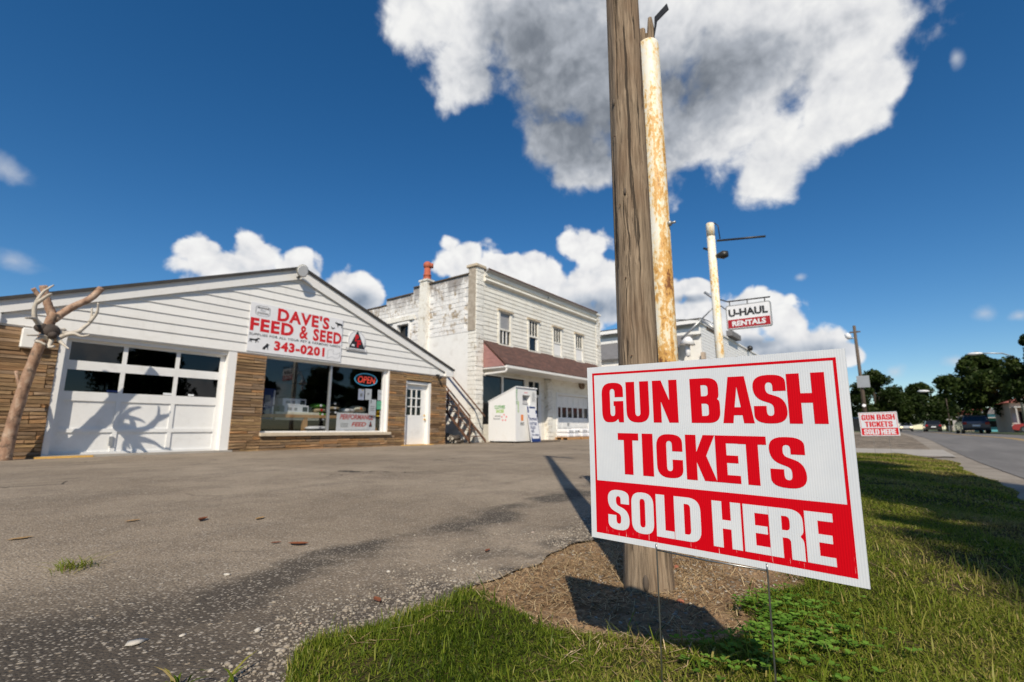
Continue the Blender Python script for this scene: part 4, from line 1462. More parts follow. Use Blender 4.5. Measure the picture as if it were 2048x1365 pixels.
# side wall (facing the feed store) with stepped parapet
steps = [(13.93, 17.6, 7.40), (17.6, 19.63, 7.12), (19.63, 22.2, 6.83), (22.2, 25, 6.55)]
sw = MB()
WY0, WY1, WZ0, WZ1 = 17.75, 18.95, 4.45, 5.80
for y0, y1, zt in steps:
    if y0 <= WY0 < y1 or y0 < WY1 <= y1:
        a, b = max(y0, WY0), min(y1, WY1)
        if a > y0: sw.box(TX0 + .03, TX0 + .33, y0, a, -.1, zt)
        sw.box(TX0 + .03, TX0 + .33, a, b, -.1, WZ0); sw.box(TX0 + .03, TX0 + .33, a, b, WZ1, zt)
        if b < y1: sw.box(TX0 + .03, TX0 + .33, b, y1, -.1, zt)
    else:
        sw.box(TX0 + .03, TX0 + .33, y0, y1, -.1, zt)
side = sw.build('side_wall', 'block_wall', blk)
# blocks of the upper side wall, each proud of its joint
BM = {}
def block_mesh(var, L):
    k = (var, L)
    if k not in BM:
        rr_ = random.Random(var * 7 + int(L * 100))
        mb = MB().bbox(-.03, .02, -L / 2 + .006, L / 2 - .006, -.094, .094, .008)
        vs_ = [(x + (rr_.uniform(-.008, .006) if x < 0 else 0), y + rr_.uniform(-.003, .003), z + rr_.uniform(-.003, .003)) for x, y, z in mb.v]
        me = D.meshes.new('block'); me.from_pydata(vs_, [], mb.f); me.materials.append(MATS['block_wall'])
        BM[k] = me
    return BM[k]
rb = random.Random(9)
z = 4.90
row = 0
while z < 7.35:
    y = 13.96 + (.2 if row % 2 else 0)
    while y < 22:
        zt = [s_[2] for s_ in steps if s_[0] <= y + .2 < s_[1]]
        if zt and z + .1 < zt[0] - .02 and not (WY0 - .36 < y + .2 < WY1 + .36 and WZ0 - .2 < z < WZ1 + .12) and not (16.2 < y + .2 < 17.1):
            o = link('block', block_mesh(rb.randrange(4), .4), None, side)
            o.location = Vector((TX0 + .03 + rb.uniform(-.004, .004), y + .2, z)) - ORIGIN[side]
        y += .4
    z += .2
    row += 1
# coping
for y0, y1, zt in steps:
    MB().box(TX0 - .04, TX0 + .38, y0 - .06, y1 - .062, zt + .002, zt + .055).build('coping', 'dark_wood', blk)
# whitewashed lower band is smooth: a skim coat over the blocks
MB().box(TX0 + .008, TX0 + .029, 13.93, 22, -.05, 4.79).build('skim_coat', 'white_paint', blk)
# side window
sf = MB()
sf.box(TX0 - .03, TX0 + .2, WY0 - .02, WY0 + .07, WZ0, WZ1); sf.box(TX0 - .03, TX0 + .2, WY1 - .30, WY1 + .02, WZ0, WZ1); sf.box(TX0 - .05, TX0 + .2, WY0 + .07, WY1 - .30, WZ1 - .12, WZ1)
swin = sf.build('side_window', 'trim_white', blk)
MB().box(TX0 - .08, TX0 + .05, WY0 - .35, WY1 + .5, WZ1 + .04, WZ1 + .24).build('lintel', 'quoin_paint', blk)
MB().box(TX0 + .24, TX0 + .25, WY0 + .07, WY1 - .3, WZ0, WZ1 - .12).build('pane', 'glass_dark', swin)
# chimney breast and clay pot
chb = MB().box(TX0 - .16, TX0 + .25, 16.45, 16.95, 3.5, 7.55)
chb.box(TX0 - .20, TX0 + .29, 16.41, 16.99, 7.552, 7.64)
chm = chb.build('chimney', 'quoin_paint', blk)
pc = Vector((TX0 + .05, 16.68, 7.642))
MB().tube([pc, pc + Vector((0, 0, .05)), pc + Vector((0, 0, .20)), pc + Vector((0, 0, .22)), pc + Vector((0, 0, .26)), pc + Vector((0, 0, .28)), pc + Vector((0, 0, .60))], [.21, .20, .17, .20, .20, .16, .145], 16).ball(pc + Vector((0, 0, .74)), .205, 16, 10).tube([pc + Vector((.1, -.1, .74)), pc + Vector((.19, -.19, .74))], [.13, .12], 14).build('chimney_pot', 'terracotta', chm)
MB().tube([pc + Vector((.191, -.191, .74)), pc + Vector((.196, -.196, .74))], [.10, .10], 14).build('flue_opening', 'black', chm)

# corner piers of rock-faced blocks
def pier(xa, xb, ztop, nm='quoin_paint'):
    core = MB().box(xa + .04, xb - .02, TY + .06, TY + .42, -.1, ztop).build('pier', nm, blk)
    z = TB - .05
    k = 0
    while z + .19 < ztop + .02:
        o = MB().bbox(xa, xb, TY - .02 - (.01 if k % 3 else 0), TY + .44, z + .008, z + .2, .014)
        rr_ = random.Random(k * 3 + int(xa * 10))
        o.v = [(x + rr_.uniform(-.006, .006), y + rr_.uniform(-.012, .008), zz) for x, y, zz in o.v]
        o.build('quoin', nm if not (xa < 16 and z > 4.9) else 'quoin_paint', core)
        z += .2
        k += 1
    return core
pier(TX0, TX0 + .50, 7.66)
# weathered return of the corner pier
rt = MB().box(TX0 - .03, TX0 + .032, TY + .02, TY + .43, 4.82, 7.62).build('pier_return', 'quoin_bare', blk)
MB().bbox(TX0 - .10, TX0 + .58, TY - .10, TY + .52, 7.665, 7.80, .02).build('pier_cap', 'sill_stone', blk)
pier(26.30, TX1, 7.58)
MB().bbox(26.22, TX1 + .08, TY - .08, TY + .52, 7.585, 7.70, .02).build('pier_cap', 'quoin_paint', blk)
for xa in (20.74,):
    pier(xa, xa + .46, 3.15)
# upper front: frame wall with boards, four windows
UX0, UX1 = TX0 + .50, 26.30
wins = [(16.85, 17.64, 4.50, 5.96), (19.17, 19.93, 4.50, 5.96), (21.43, 22.16, 4.50, 5.96), (23.77, 24.51, 4.50, 5.96)]
uw = MB()
xs_ = [UX0] + [v_ for w4 in wins for v_ in (w4[0] - .02, w4[1] + .02)] + [UX1]
for k in range(0, len(xs_), 2):
    uw.box(xs_[k], xs_[k + 1], TY + .05, TY + .25, 3.2, 7.56)
for w4 in wins:
    uw.box(w4[0] - .02, w4[1] + .02, TY + .05, TY + .25, 3.2, w4[2] - .02); uw.box(w4[0] - .02, w4[1] + .02, TY + .05, TY + .25, w4[3] + .02, 7.56)
uw.build('front_wall', 'old_siding', blk)
nrow = 14
zs_ = np.linspace(4.36, 7.10, nrow + 1)
CAS = .11
for k in range(nrow):
    z0, z1 = zs_[k], zs_[k + 1]
    cuts = [UX0 + .005]
    for w4 in wins:
        if z1 > w4[2] - .06 and z0 < w4[3] + .10:
            cuts += [w4[0] - CAS, w4[1] + CAS]
    cuts.append(UX1 - .005)
    for q in range(0, len(cuts), 2):
        a, b = cuts[q], cuts[q + 1]
        yo, yi = TY - .004, TY + .018
        v = [(a, yo, z0), (b, yo, z0), (b, yi, z1 + .01), (a, yi, z1 + .01), (a, TY + .048, z0), (b, TY + .048, z0), (b, TY + .048, z1 + .01), (a, TY + .048, z1 + .01)]
        MB().add(v, [(0, 1, 2, 3), (7, 6, 5, 4), (0, 4, 5, 1), (1, 5, 6, 2), (2, 6, 7, 3), (3, 7, 4, 0)]).build('siding_board', 'old_siding', blk)
# cornice
MB().prism([(TY + .05, 7.10), (TY - .10, 7.12), (TY - .16, 7.17), (TY - .10, 7.19), (TY - .05, 7.33), (TY + .05, 7.33)], 'x', UX0, UX1).build('cornice_band', 'old_siding', blk)
MB().prism([(TY + .05, 7.332), (TY - .10, 7.334), (TY - .13, 7.37), (TY - .04, 7.40), (TY - .04, 7.56), (TY + .05, 7.56)], 'x', UX0, UX1).build('frieze', 'old_siding', blk)
MB().prism([(TY + .3, 7.562), (TY - .04, 7.563), (TY - .20, 7.64), (TY - .20, 7.70), (TY + .3, 7.78)], 'x', UX0 + .09, UX1 - .09).build('eave', 'shade_grey', blk)
MB().box(UX0 + .09, UX1 - .09, TY - .22, TY - .201, 7.66, 7.715).build('drip_edge', 'rust_metal', blk)
MB().tube([(UX0 + 5.05, TY - .12, 7.50), (UX0 + 5.02, TY - .16, 7.42), (UX0 + 5.05, TY - .12, 7.36)], .025, 6).build('hook', 'black_metal', blk)
# windows upstairs
for k, (a, b, z0, z1) in enumerate(wins):
    f = MB()
    f.box(a - CAS, a, TY - .03, TY + .16, z0 - .05, z1 + .03); f.box(b, b + CAS + .03, TY - .03, TY + .16, z0 - .05, z1 + .03)
    f.box(a, b, TY - .03, TY + .16, z1 - .02, z1 + .03)
    win = f.build('window', 'old_siding', blk)
    MB().box(a - CAS - .05, b + CAS + .07, TY - .10, TY + .02, z1 + .032, z1 + .09).build('hood', 'sill_stone', win)
    mid = z0 + (z1 - z0) * (.44 if k == 0 else .46)
    s_ = MB()
    s_.box(a, b, TY + -0.025, TY + 0.025, mid - .04, mid + .04)
    s_.box(a, a + .04, TY + -0.015, TY + 0.025, mid + .04, z1 - .02); s_.box(b - .04, b, TY + -0.015, TY + 0.025, mid + .04, z1 - .02)
    if k: 
        for q in (1, 2):
            xx = a + (b - a) * q / 3
            s_.box(xx - .022, xx + .022, TY + -0.010, TY + 0.020, mid + .04, z1 - .02)
    s_.build('sash', 'old_siding', win)
    MB().box(a + .002, b - .002, TY + 0.050, TY + 0.055, mid + .02, z1 - .02).build('upper_pane', 'grey_film' if k == 0 else 'glass_dark', win)
    if k == 0:
        s2 = MB()
        for q in (1, 2):
            xx = a + (b - a) * q / 3
            s2.box(xx - .03, xx + .03, TY + 0.000, TY + 0.035, z0, mid - .04)
        s2.build('slat', 'trim_white', win)
        MB().box(a + .002, b - .002, TY + 0.060, TY + 0.065, z0, mid + .01).build('lower_pane', 'glass_dark', win)
    elif k == 1:
        MB().box(a + .002, b - .002, TY + 0.060, TY + 0.065, z0, mid + .01).build('lower_pane', 'glass_dark', win)
        MB().box(b - .13, b - .003, TY + 0.015, TY + 0.055, z0, mid - .04).build('board_strip', 'trim_white', win)
    else:
        MB().box(a + .002, b - .002, TY + 0.005, TY + 0.035, z0, mid - .042).build('boarded_half', 'trim_white', win)
    MB().box(a - CAS - .02, b + CAS + .04, TY - .08, TY + .05, z0 - .12, z0 - .052).build('sill', 'old_siding', win)

# canopy over the pavement
CY, CZ = TY - 1.2, 3.29
can = MB().plate([(UX0 + .01, TY + .04, 4.43), (UX0 + .01, CY - .05, CZ - .01), (26.2, CY - .05, CZ - .01), (26.2, TY + .04, 4.43)], .05, (0, -.69, .72)).build('canopy_roof', 'canopy_shingle', blk)
tri = [(TY + .03, 3.25), (CY + .03, 3.25), (TY + .03, 4.36)]
MB().prism(tri, 'x', UX0 + .035, UX0 + .08).build('canopy_end', 'pink_shingle', blk)
for k in range(6):     # shingle courses on the canopy end
    z0 = 3.25 + k * .18; z1 = z0 + .176
    def yf(z_): return CY + .03 + (z_ - 3.25) / (4.36 - 3.25) * 1.2
    MB().prism([(TY + .02, z0), (yf(z0) + .02, z0), (min(yf(z1) + .02, TY), z1), (TY + .02, z1)], 'x', UX0 + .012 + (k % 2) * .003, UX0 + .034).build('shingle_course', 'pink_shingle', can)
MB().box(UX0 + .03, 26.18, CY + .02, TY + .04, 3.19, 3.245).build('canopy_soffit', 'trim_white', blk)
MB().box(UX0, 26.2, CY - .13, CY - .02, CZ - .13, CZ - .025).build('canopy_gutter', 'gutter_white', blk)
MB().tube([(UX0 + .06, CY - .07, CZ - .14), (UX0 + .06, CY - .02, CZ - .28), (UX0 + .05, TY - .10, 2.98), (UX0 + .05, TY - .06, 2.90)], .045, 10).build('downspout', 'gutter_white', blk)

# ground floor front
gf = MB()
gf.box(UX0, 20.74, TY + .16, TY + .3, 3.05, 3.2); gf.box(UX0, 19.0, TY + .16, TY + .3, -.1, .85)
gf.box(19.0, 19.22, TY + .16, TY + .3, -.1, 3.05); gf.box(20.45, 20.74, TY + .16, TY + .3, -.1, 3.05)
gf.build('shop_front', 'old_siding', blk)
gdl, gdr, gdt = 21.76, 25.3, 2.42
g2 = MB()
g2.box(21.20, gdl - .12, TY + .03, TY + .3, -.1, 3.2); g2.box(gdr + .12, 26.3, TY + .03, TY + .3, -.1, 3.2); g2.box(gdl - .12, gdr + .12, TY + .03, TY + .3, gdt + .12, 3.2)
g2.build('bay_wall', 'old_siding', blk)
g3 = MB(); g3.box(gdl - .12, gdl, TY + .0, TY + .3, -.05, gdt + .12); g3.box(gdr, gdr + .12, TY + .0, TY + .3, -.05, gdt + .12); g3.box(gdl, gdr, TY + .0, TY + .3, gdt, gdt + .12)
g3.build('bay_frame', 'trim_white', blk)
bd = MB()
for z0, z1 in ((TB, .68), (.68, 1.26), (1.80, gdt)):
    bd.box(gdl, gdr, TY + .15, TY + .2, z0, z1 - .006)
ncol = 6
cw_ = (gdr - gdl) / ncol
for k in range(ncol + 1):
    xx = gdl + cw_ * k
    bd.box(max(gdl, xx - .06), min(gdr, xx + .06), TY + .152, TY + .198, 1.26, 1.795)
bay = bd.build('bay_door', 'door_white', blk)
for k in range(ncol):
    MB().box(gdl + cw_ * k + .05, gdl + cw_ * (k + 1) - .05, TY + .172, TY + .178, 1.255, 1.795).build('pane', 'glass_dark', bay)
    for z0, z1 in ((.72, 1.22), (1.84, gdt - .05)):
        MB().box(gdl + cw_ * k + .05, gdl + cw_ * (k + 1) - .05, TY + .138, TY + .149, z0, z1).build('panel', 'door_white', bay)
MB().box(22.9, 23.05, TY + .10, TY + .15, .85, .98).build('handle', 'galv', bay)
fc = on_y(1163, 770, TY - .02)
MB().tube([(fc.x, TY + .03, fc.z), (fc.x, TY - .10, fc.z)], [.24, .26], 16).tube([(fc.x, TY - .10, fc.z), (fc.x, TY - .14, fc.z)], [.10, .05], 10).build('alarm_bell', 'fan_brown', blk)
# show window and door
s3 = MB()
for xx in (UX0, 17.18, 18.93):
    s3.box(xx, xx + .10, TY + .10, TY + .22, .85, 3.05)
s3.box(UX0 + .1, 17.18, TY + .10, TY + .22, 2.98, 3.05); s3.box(17.28, 18.93, TY + .10, TY + .22, 2.98, 3.05)
sfr = s3.build('show_window', 'trim_white', blk)
MB().box(UX0 + .1, 17.18, TY + .16, TY + .165, .85, 2.98).build('pane', 'glass_dark', sfr)
MB().box(17.28, 18.93, TY + .16, TY + .165, .85, 2.98).build('pane', 'glass_dark', sfr)
d3 = MB()
d3.box(19.22, 19.36, TY + .17, TY + .24, TB, 3.05); d3.box(20.28, 20.45, TY + .17, TY + .24, TB, 3.05); d3.box(19.36, 20.28, TY + .17, TY + .24, 2.20, 2.32); d3.box(19.36, 20.28, TY + .17, TY + .24, 2.95, 3.05); d3.box(19.78, 19.86, TY + .17, TY + .24, 2.32, 2.95); d3.box(19.36, 20.28, TY + .17, TY + .24, TB, TB + .30)
d3.box(19.36, 19.46, TY + .18, TY + .23, TB + .3, 2.2); d3.box(20.18, 20.28, TY + .18, TY + .23, TB + .3, 2.2)
sd = d3.build('shop_door', 'trim_white', blk)
MB().box(19.46, 20.18, TY + .20, TY + .205, TB + .3, 2.2).build('pane', 'glass_dark', sd)
MB().box(19.36, 19.78, TY + .20, TY + .205, 2.32, 2.95).build('transom_pane', 'glass_dark', sd)
MB().box(19.86, 20.28, TY + .20, TY + .205, 2.32, 2.95).build('transom_pane', 'glass_dark', sd)
# far and rear walls, roof
MB().box(TX1 - .3, TX1, TY + .46, 25, -.1, 6.8).build('far_wall', 'white_paint', blk)
MB().box(TX0 + .34, TX1 - .31, TY + .31, 25, 6.6, 6.7).build('flat_roof', 'roof_dark', blk)

# ------------------------------------------------------------------ rusty outside stair in the gap
stair = thing('outside_stair', 'rusty metal outside stair climbing the gap beside feed store', 'stairs', (14.3, 13.0, TB))
xo, xi = 14.05, 15.0
ys0, yr = 12.72, .92          # foot, rise per metre
def sp(y, dz=0): return TB + (y - ys0) * yr + dz
for xx in (xo, xi):
    MB().plate([(xx, ys0, sp(ys0, .0)), (xx, 15.3, sp(15.3, .0)), (xx, 15.3, sp(15.3, .11)), (xx, ys0, sp(ys0, .11))], .05, (1, 0, 0)).build('stringer', 'rust_metal', stair)
k = 0
y = ys0 + .12
while y < 15.1:
    MB().box(xo + .05, xi, y, y + .25, sp(y, .12), sp(y, .15)).build('tread', 'rust_metal', stair)
    y += .27
for xx in (xo + .02,):
    MB().tube([(xx, ys0, sp(ys0, 1.02)), (xx, 15.3, sp(15.3, 1.02))], .034, 8).build('handrail', 'rust_metal', stair)
    for dz in (.80, .50):
        MB().tube([(xx, ys0, sp(ys0, dz)), (xx, 15.3, sp(15.3, dz))], .02, 6).build('rail', 'rust_metal', stair)
    y = ys0
    while y < 15.3:
        MB().tube([(xx, y, sp(y, .0) if y > ys0 else TB - .02), (xx, y, sp(y, 1.02))], .03, 6).build('post', 'rust_metal', stair)
        y += .6
    for y in (14.2, 15.2):
        MB().tube([(xx, y, TB - .02), (xx, y, sp(y))], .04, 6).build('prop', 'rust_metal', stair)
MB().tube([(xi - .03, ys0, sp(ys0, 1.02)), (xi - .03, 15.3, sp(15.3, 1.02))], .034, 8).build('handrail', 'rust_metal', stair)

# firewood and scrap heaped under the stair
rw = random.Random(21)
for k in range(22):
    ly = 13.0 + (k % 11) * .09 + rw.uniform(-.02, .02)
    lz = .16 + (k // 11) * .12 + rw.uniform(0, .03) + max(0, (ly - 13.1)) * .18
    lx = 13.35 + rw.uniform(0, .35)
    o = thing('firewood_log', 'cut log with pale end in the heap under the rusty stair', 'log', (lx, ly, lz), 'logs heaped under the stair')
    rad_ = rw.uniform(.045, .07)
    MB().tube([(lx, ly, lz), (lx + .4, ly + rw.uniform(-.05, .05), lz + rw.uniform(-.03, .03))], rad_, 9).build('bark', 'bark', o)
    MB().tube([(lx - .004, ly, lz), (lx + .001, ly, lz)], rad_ * .85, 9).build('cut_end', 'stone_pale', o)

# ------------------------------------------------------------------ clothes donation bin
bin_ = thing('donation_bin', 'white metal clothes donation bin with sloping top and hatch', 'bin', (16.4, 12.2, .12))
BX0, BX1 = 15.55, 17.02
BY0, BY1 = 11.62, 13.02
bz0 = .17
body = MB()
zf, zb_ = 2.30, 1.75          # front (hatch side) higher than back
hx0, hx1, hz0, hz1 = 16.02, 16.56, 1.62, 2.02
# hatch face towards -Y, with an opening
y = BY0
vs_ = [(BX0, BY0, bz0), (BX1, BY0, bz0), (BX1, BY0, zf), (BX0, BY0, zf), (BX0, BY1, bz0), (BX1, BY1, bz0), (BX1, BY1, zb_), (BX0, BY1, zb_),
       (hx0, BY0, hz0), (hx1, BY0, hz0), (hx1, BY0, hz1), (hx0, BY0, hz1), (hx0 + .05, BY0 + .3, hz0 - .0), (hx1 - .05, BY0 + .3, hz0), (hx1 - .05, BY0 + .3, hz1), (hx0 + .05, BY0 + .3, hz1)]
fs_ = [(0, 4, 7, 3), (1, 2, 6, 5), (4, 5, 6, 7), (3, 7, 6, 2), (0, 3, 11, 8), (0, 8, 9, 1), (1, 9, 10, 2), (2, 10, 11, 3), (8, 11, 15, 12), (9, 13, 14, 10), (8, 12, 13, 9), (10, 14, 15, 11), (12, 15, 14, 13), (0, 1, 5, 4)]
body.add(vs_, fs_).build('body', 'bin_white', bin_)
MB().plate([(BX0 - .02, BY0 - .05, zf + .015), (BX1 + .02, BY0 - .05, zf + .015), (BX1 + .02, BY1 + .02, zb_ + .005), (BX0 - .02, BY1 + .02, zb_ + .005)], .035, (0, .37, .93)).build('lid', 'bin_white', bin_)
MB().plate([(hx0 + .04, BY0 + .06, hz0 + .03), (hx1 - .06, BY0 + .06, hz0 + .03), (hx1 - .06, BY0 + .24, hz1 - .06), (hx0 + .04, BY0 + .24, hz1 - .06)], .012, (0, -1, .5)).build('chute', 'shade_grey', bin_)
for xx, yy in ((BX0 + .1, BY0 + .1), (BX1 - .1, BY0 + .1), (BX0 + .1, BY1 - .1), (BX1 - .1, BY1 - .1)):
    MB().box(xx - .05, xx + .05, yy - .05, yy + .05, .06, bz0).build('foot', 'dark_wood', bin_)
def on_side(txt, y0, y1, z0, z1, m, bold):      # the side towards the feed store reads towards -Y
    text_part(txt, (BX0 - .004, y0, z0), (0, y1 - y0, 0), (0, 0, z1 - z0), m, bin_, bold)
on_side('CLOTHES', 12.70, 12.16, 1.46, 1.60, 'ink_green', .035)
on_side('SHOES', 12.62, 12.22, 1.30, 1.43, 'ink_lime', .035)
on_side('Special', 12.68, 12.40, 1.13, 1.20, 'ink_black', .02)
on_side('Olympics', 12.76, 12.40, 1.02, 1.09, 'ink_black', .02)
rp = MB()
for k in range(5):
    a_ = 2 * math.pi * k / 5 + .3
    cy_, cz_ = 12.20 + .12 * math.cos(a_), 1.10 + .12 * math.sin(a_)
    rp.add([(BX0 - .004, cy_ + .035 * math.cos(b_), cz_ + .035 * math.sin(b_)) for b_ in np.linspace(0, 2 * math.pi, 9)[:-1]], [tuple(range(8))])
rp.build('emblem', 'ink_pink', bin_)
# lettering up the hatch face
text_part('CLOTHES', (15.66, BY0 - .004, 1.62), (0, 0, .62), (-.085, 0, 0), 'ink_green', bin_, .03)
text_part('SHOES', (15.76, BY0 - .004, 1.30), (0, 0, .45), (-.075, 0, 0), 'ink_lime', bin_, .03)
MB().box(15.90, 16.06, BY0 - .006, BY0 - .003, .98, 1.22).build('sticker', 'ink_orange', bin_)
dashes((15.86, BY0 - .005, .80), (.26, 0, 0), (0, 0, .13), 3, 5, 'ink_black', bin_, 4)
dashes((16.70, BY0 - .005, 1.78), (.22, 0, 0), (0, 0, .40), 8, 5, 'ink_grey', bin_, 5)
dashes((16.14, BY0 - .005, 2.10), (.26, 0, 0), (0, 0, .06), 1, 5, 'ink_pink', bin_, 6)

# propane notice board leaning on the bin
pb = thing('propane_board', 'white and navy propane notice board leaning on donation bin', 'sign', (16.55, 11.4, .12))
q0 = Vector((16.20, 11.30, .14)); U_ = Vector((.68, .02, 0)); V_ = Vector((0, .24, 1.42)); N_ = Vector((0, -1, .17)).normalized()
MB().plate([q0, q0 + U_, q0 + U_ + V_, q0 + V_], .03, -N_).build('board', 'plastic_white', pb)
def pbq(u0, u1, v0, v1, m):
    e = N_ * .004
    MB().plate([q0 + U_ * u0 + V_ * v0 + e, q0 + U_ * u1 + V_ * v0 + e, q0 + U_ * u1 + V_ * v1 + e, q0 + U_ * u0 + V_ * v1 + e], .002, -N_).build('border', m, pb)
pbq(0, 1, .0, .09, 'ink_navy'); pbq(0, .12, .092, .15, 'ink_navy'); pbq(.88, 1, .092, .15, 'ink_navy')
pbq(.25, .9, .95, 1, 'ink_navy'); pbq(0, .14, .82, 1, 'ink_navy'); pbq(.86, 1, .80, .9, 'ink_navy'); pbq(0, .1, .66, .76, 'ink_navy'); pbq(.92, 1, .70, .76, 'ink_navy'); pbq(0, .02, .15, .66, 'ink_navy'); pbq(.98, 1, .15, .7, 'ink_navy')
for txt, u0, u1, v0, v1, m in (('PROPANE', .1, .9, .60, .68, 'ink_navy'), ('BOTTLES', .1, .82, .47, .55, 'ink_navy'), ('FILLED', .1, .6, .36, .44, 'ink_navy'), ('HERE', .1, .42, .26, .33, 'ink_navy'), ('Ferrellgas', .12, .9, .16, .22, 'ink_navy')):
    text_part(txt, q0 + U_ * u0 + V_ * v0 + N_ * .005, U_ * (u1 - u0), V_ * (v1 - v0), m, pb, .03)

# pallets of wrapped white goods by the bay door
def pallet(x0, x1, y0, y1, z0, label):
    t_ = thing('pallet', label, 'pallet', ((x0 + x1) / 2, (y0 + y1) / 2, z0), 'pallets by the bay door')
    for k in range(3):
        yy = y0 + (y1 - y0) * k / 2
        MB().box(x0, x1, yy - .04, yy + .04, z0, z0 + .09).build('runner', 'plywood', t_)
    for k in range(6):
        xx = x0 + (x1 - x0 - .1) * k / 5
        MB().box(xx, xx + .1, y0 - .04, y1 + .04, z0 + .091, z0 + .112).build('slat', 'plywood', t_)
PZ = .13
for k, (a, b, hgt, lab) in enumerate(((20.95, 22.15, .40, 'white printed goods wrapped in film on the pallet beside the pier'), (22.35, 23.65, .44, 'white printed goods wrapped in film on the middle pallet'), (23.80, 25.0, .44, 'white printed goods wrapped in film on the pallet farthest from the bin'))):
    pallet(a, b, 12.45, 13.15, PZ, ('wooden pallet carrying white goods beside the pier', 'wooden pallet carrying white goods, the middle one', 'wooden pallet carrying white goods, farthest from bin')[k])
    t_ = thing('wrapped_goods', lab, 'package', ((a + b) / 2, 12.8, PZ + .113), 'white goods on pallets')
    for r_ in range(2):
        zz = PZ + .114 + r_ * hgt / 2
        for c_ in range(2):
            xa = a + (b - a) * c_ / 2
            MB().bbox(xa + .01, a + (b - a) * (c_ + 1) / 2 - .01, 12.44, 13.14, zz, zz + hgt / 2 - .008, .05).build('bag', 'plastic_white', t_)
            if r_:
                dashes((xa + .10, 12.435, zz + .05), (.28, 0, 0), (0, 0, .10), 2, 6, 'ink_grey', t_, 7 + c_)
                MB().tube([(xa + .47, 12.44, zz + .09), (xa + .47, 12.434, zz + .09)], .05, 10).build('print', 'ink_black' if c_ else 'ink_grey', t_)
wp = thing('wood_plank', 'short weathered plank lying on the ground beside propane board', 'plank', (17.8, 11.6, .12))
MB().box(17.2, 18.6, 11.45, 11.6, .125, .16).build('plank', 'dark_wood', wp)

# ------------------------------------------------------------------ white hall farther down the street
hall = thing('white_hall', 'white boarded hall with long eaves beyond the block building', 'building', (45, 10, .2))
HX, HY = 35.4, 10.0
hz = 8.45
MB().box(HX + .6, 58, HY, HY + .3, .0, hz - .05).build('front_wall', 'white_paint', hall)
MB().box(HX + .6, HX + .9, HY + .3, 24, .0, 8.43).build('side_wall', 'white_paint', hall)
MB().box(HX + .25, HX + .597, HY - .1, 24, 7.45, 7.92).build('side_band', 'white_paint', hall)
MB().box(HX - .2, HX + .9, HY - .3, 24, 8.44, 8.53).build('roof_edge', 'roof_dark', hall)
MB().box(HX - .22, HX - .16, HY - .3, 24, 8.18, 8.438).build('eave_fascia', 'trim_white', hall)
MB().box(HX + .61, 58, HY - .12, HY - .002, hz - .16, hz - .02).build('front_fascia', 'trim_white', hall)
MB().plate([(HX + .2, HY + .4, 7.35), (HX - 5.5, HY + .4, 5.2), (HX - 5.5, 24, 5.2), (HX + .2, 24, 7.35)], .12, (-.35, 0, .93)).build('side_roof', 'roof_grey', hall)
MB().box(HX - 5.3, HX + .2, HY + .6, 24, .0, 5.25).build('side_aisle', 'white_paint', hall)
MB().box(HX + .3, HX + .7, HY - .25, HY - .003, 5.6, 6.1).build('chimney_stub', 'tan_wall', hall)
for k in range(34):
    z0 = .3 + k * .235
    MB().add([(HX + .605, HY - .02, z0), (57.9, HY - .02, z0), (57.9, HY - .004, z0 + .23), (HX + .605, HY - .004, z0 + .23), (HX + .605, HY + .0, z0), (57.9, HY + .0, z0)], [(0, 1, 2, 3), (0, 4, 5, 1)]).build('siding_board', 'white_paint', hall)
d0 = on_y(1412, 643, HY - .03); d1 = on_y(1430, 664, HY - .03)
MB().box(d0.x, d1.x, HY - .06, HY - .022, min(d0.z, d1.z) - .2, max(d0.z, d1.z) - .35).build('louvre', 'dark_wood', hall)
a0 = on_y(1462, 668, HY - .4); a1 = on_y(1480, 680, HY - .4)
MB().box(a0.x, a1.x, HY - .5, HY - .02, a1.z - .1, a1.z + .35).build('window_hood', 'roof_grey', hall)
l0 = on_y(1502, 697, HY - .4)
MB().ball((l0.x, HY - .3, l0.z), .28, 10, 8).build('wall_light', 'black_metal', hall)
# ------------------------------------------------------------------ yard signs
m, t, p = new_mat('sign_white')
co = t.n('ShaderNodeTexCoord').outputs['Object']
x, y, z = t.sep(co)
flute = t.math('SINE', t.math('MULTIPLY', y, 2 * math.pi / .0046))
big_n = t.noise(co, 9, 4, .6)
c = t.mix(t.ss(big_n, .3, .7), (.66, .685, .72), (.72, .735, .76))
c = t.vmath('SCALE', c, scale=t.lin(flute, -1, 1, .965, 1.02))
c = t.mix(t.ss(t.voronoi(co, 70, 'F1'), .05, .02, 0, .5), c, (.25, .22, .2))
t.l(c, p.inputs['Base Color'])
p.inputs['Roughness'].default_value = .38
t.l(t.bump(flute, .12, .0006), p.inputs['Normal'])
m, t, p = new_mat('sign_red')
co = t.n('ShaderNodeTexCoord').outputs['Object']
x, y, z = t.sep(co)
flute = t.math('SINE', t.math('MULTIPLY', y, 2 * math.pi / .0046))
scr = t.noise(t.mapping(co, scale=(1, 420, 14)), 1, 3, .6)
lowz = t.ss(z, .075, .012)
scr = t.ss(t.math('ADD', scr, t.math('MULTIPLY', t.math('SUBTRACT', lowz, 1.), .16)), .645, .68)
c = t.mix(t.math('MULTIPLY', scr, .85), (.62, .001, .008), (.78, .70, .68))
c = t.vmath('SCALE', c, scale=t.lin(flute, -1, 1, .95, 1.04))
t.l(c, p.inputs['Base Color'])
p.inputs['Roughness'].default_value = .5
p.inputs['Specular IOR Level'].default_value = .12
t.l(t.bump(flute, .12, .0006), p.inputs['Normal'])

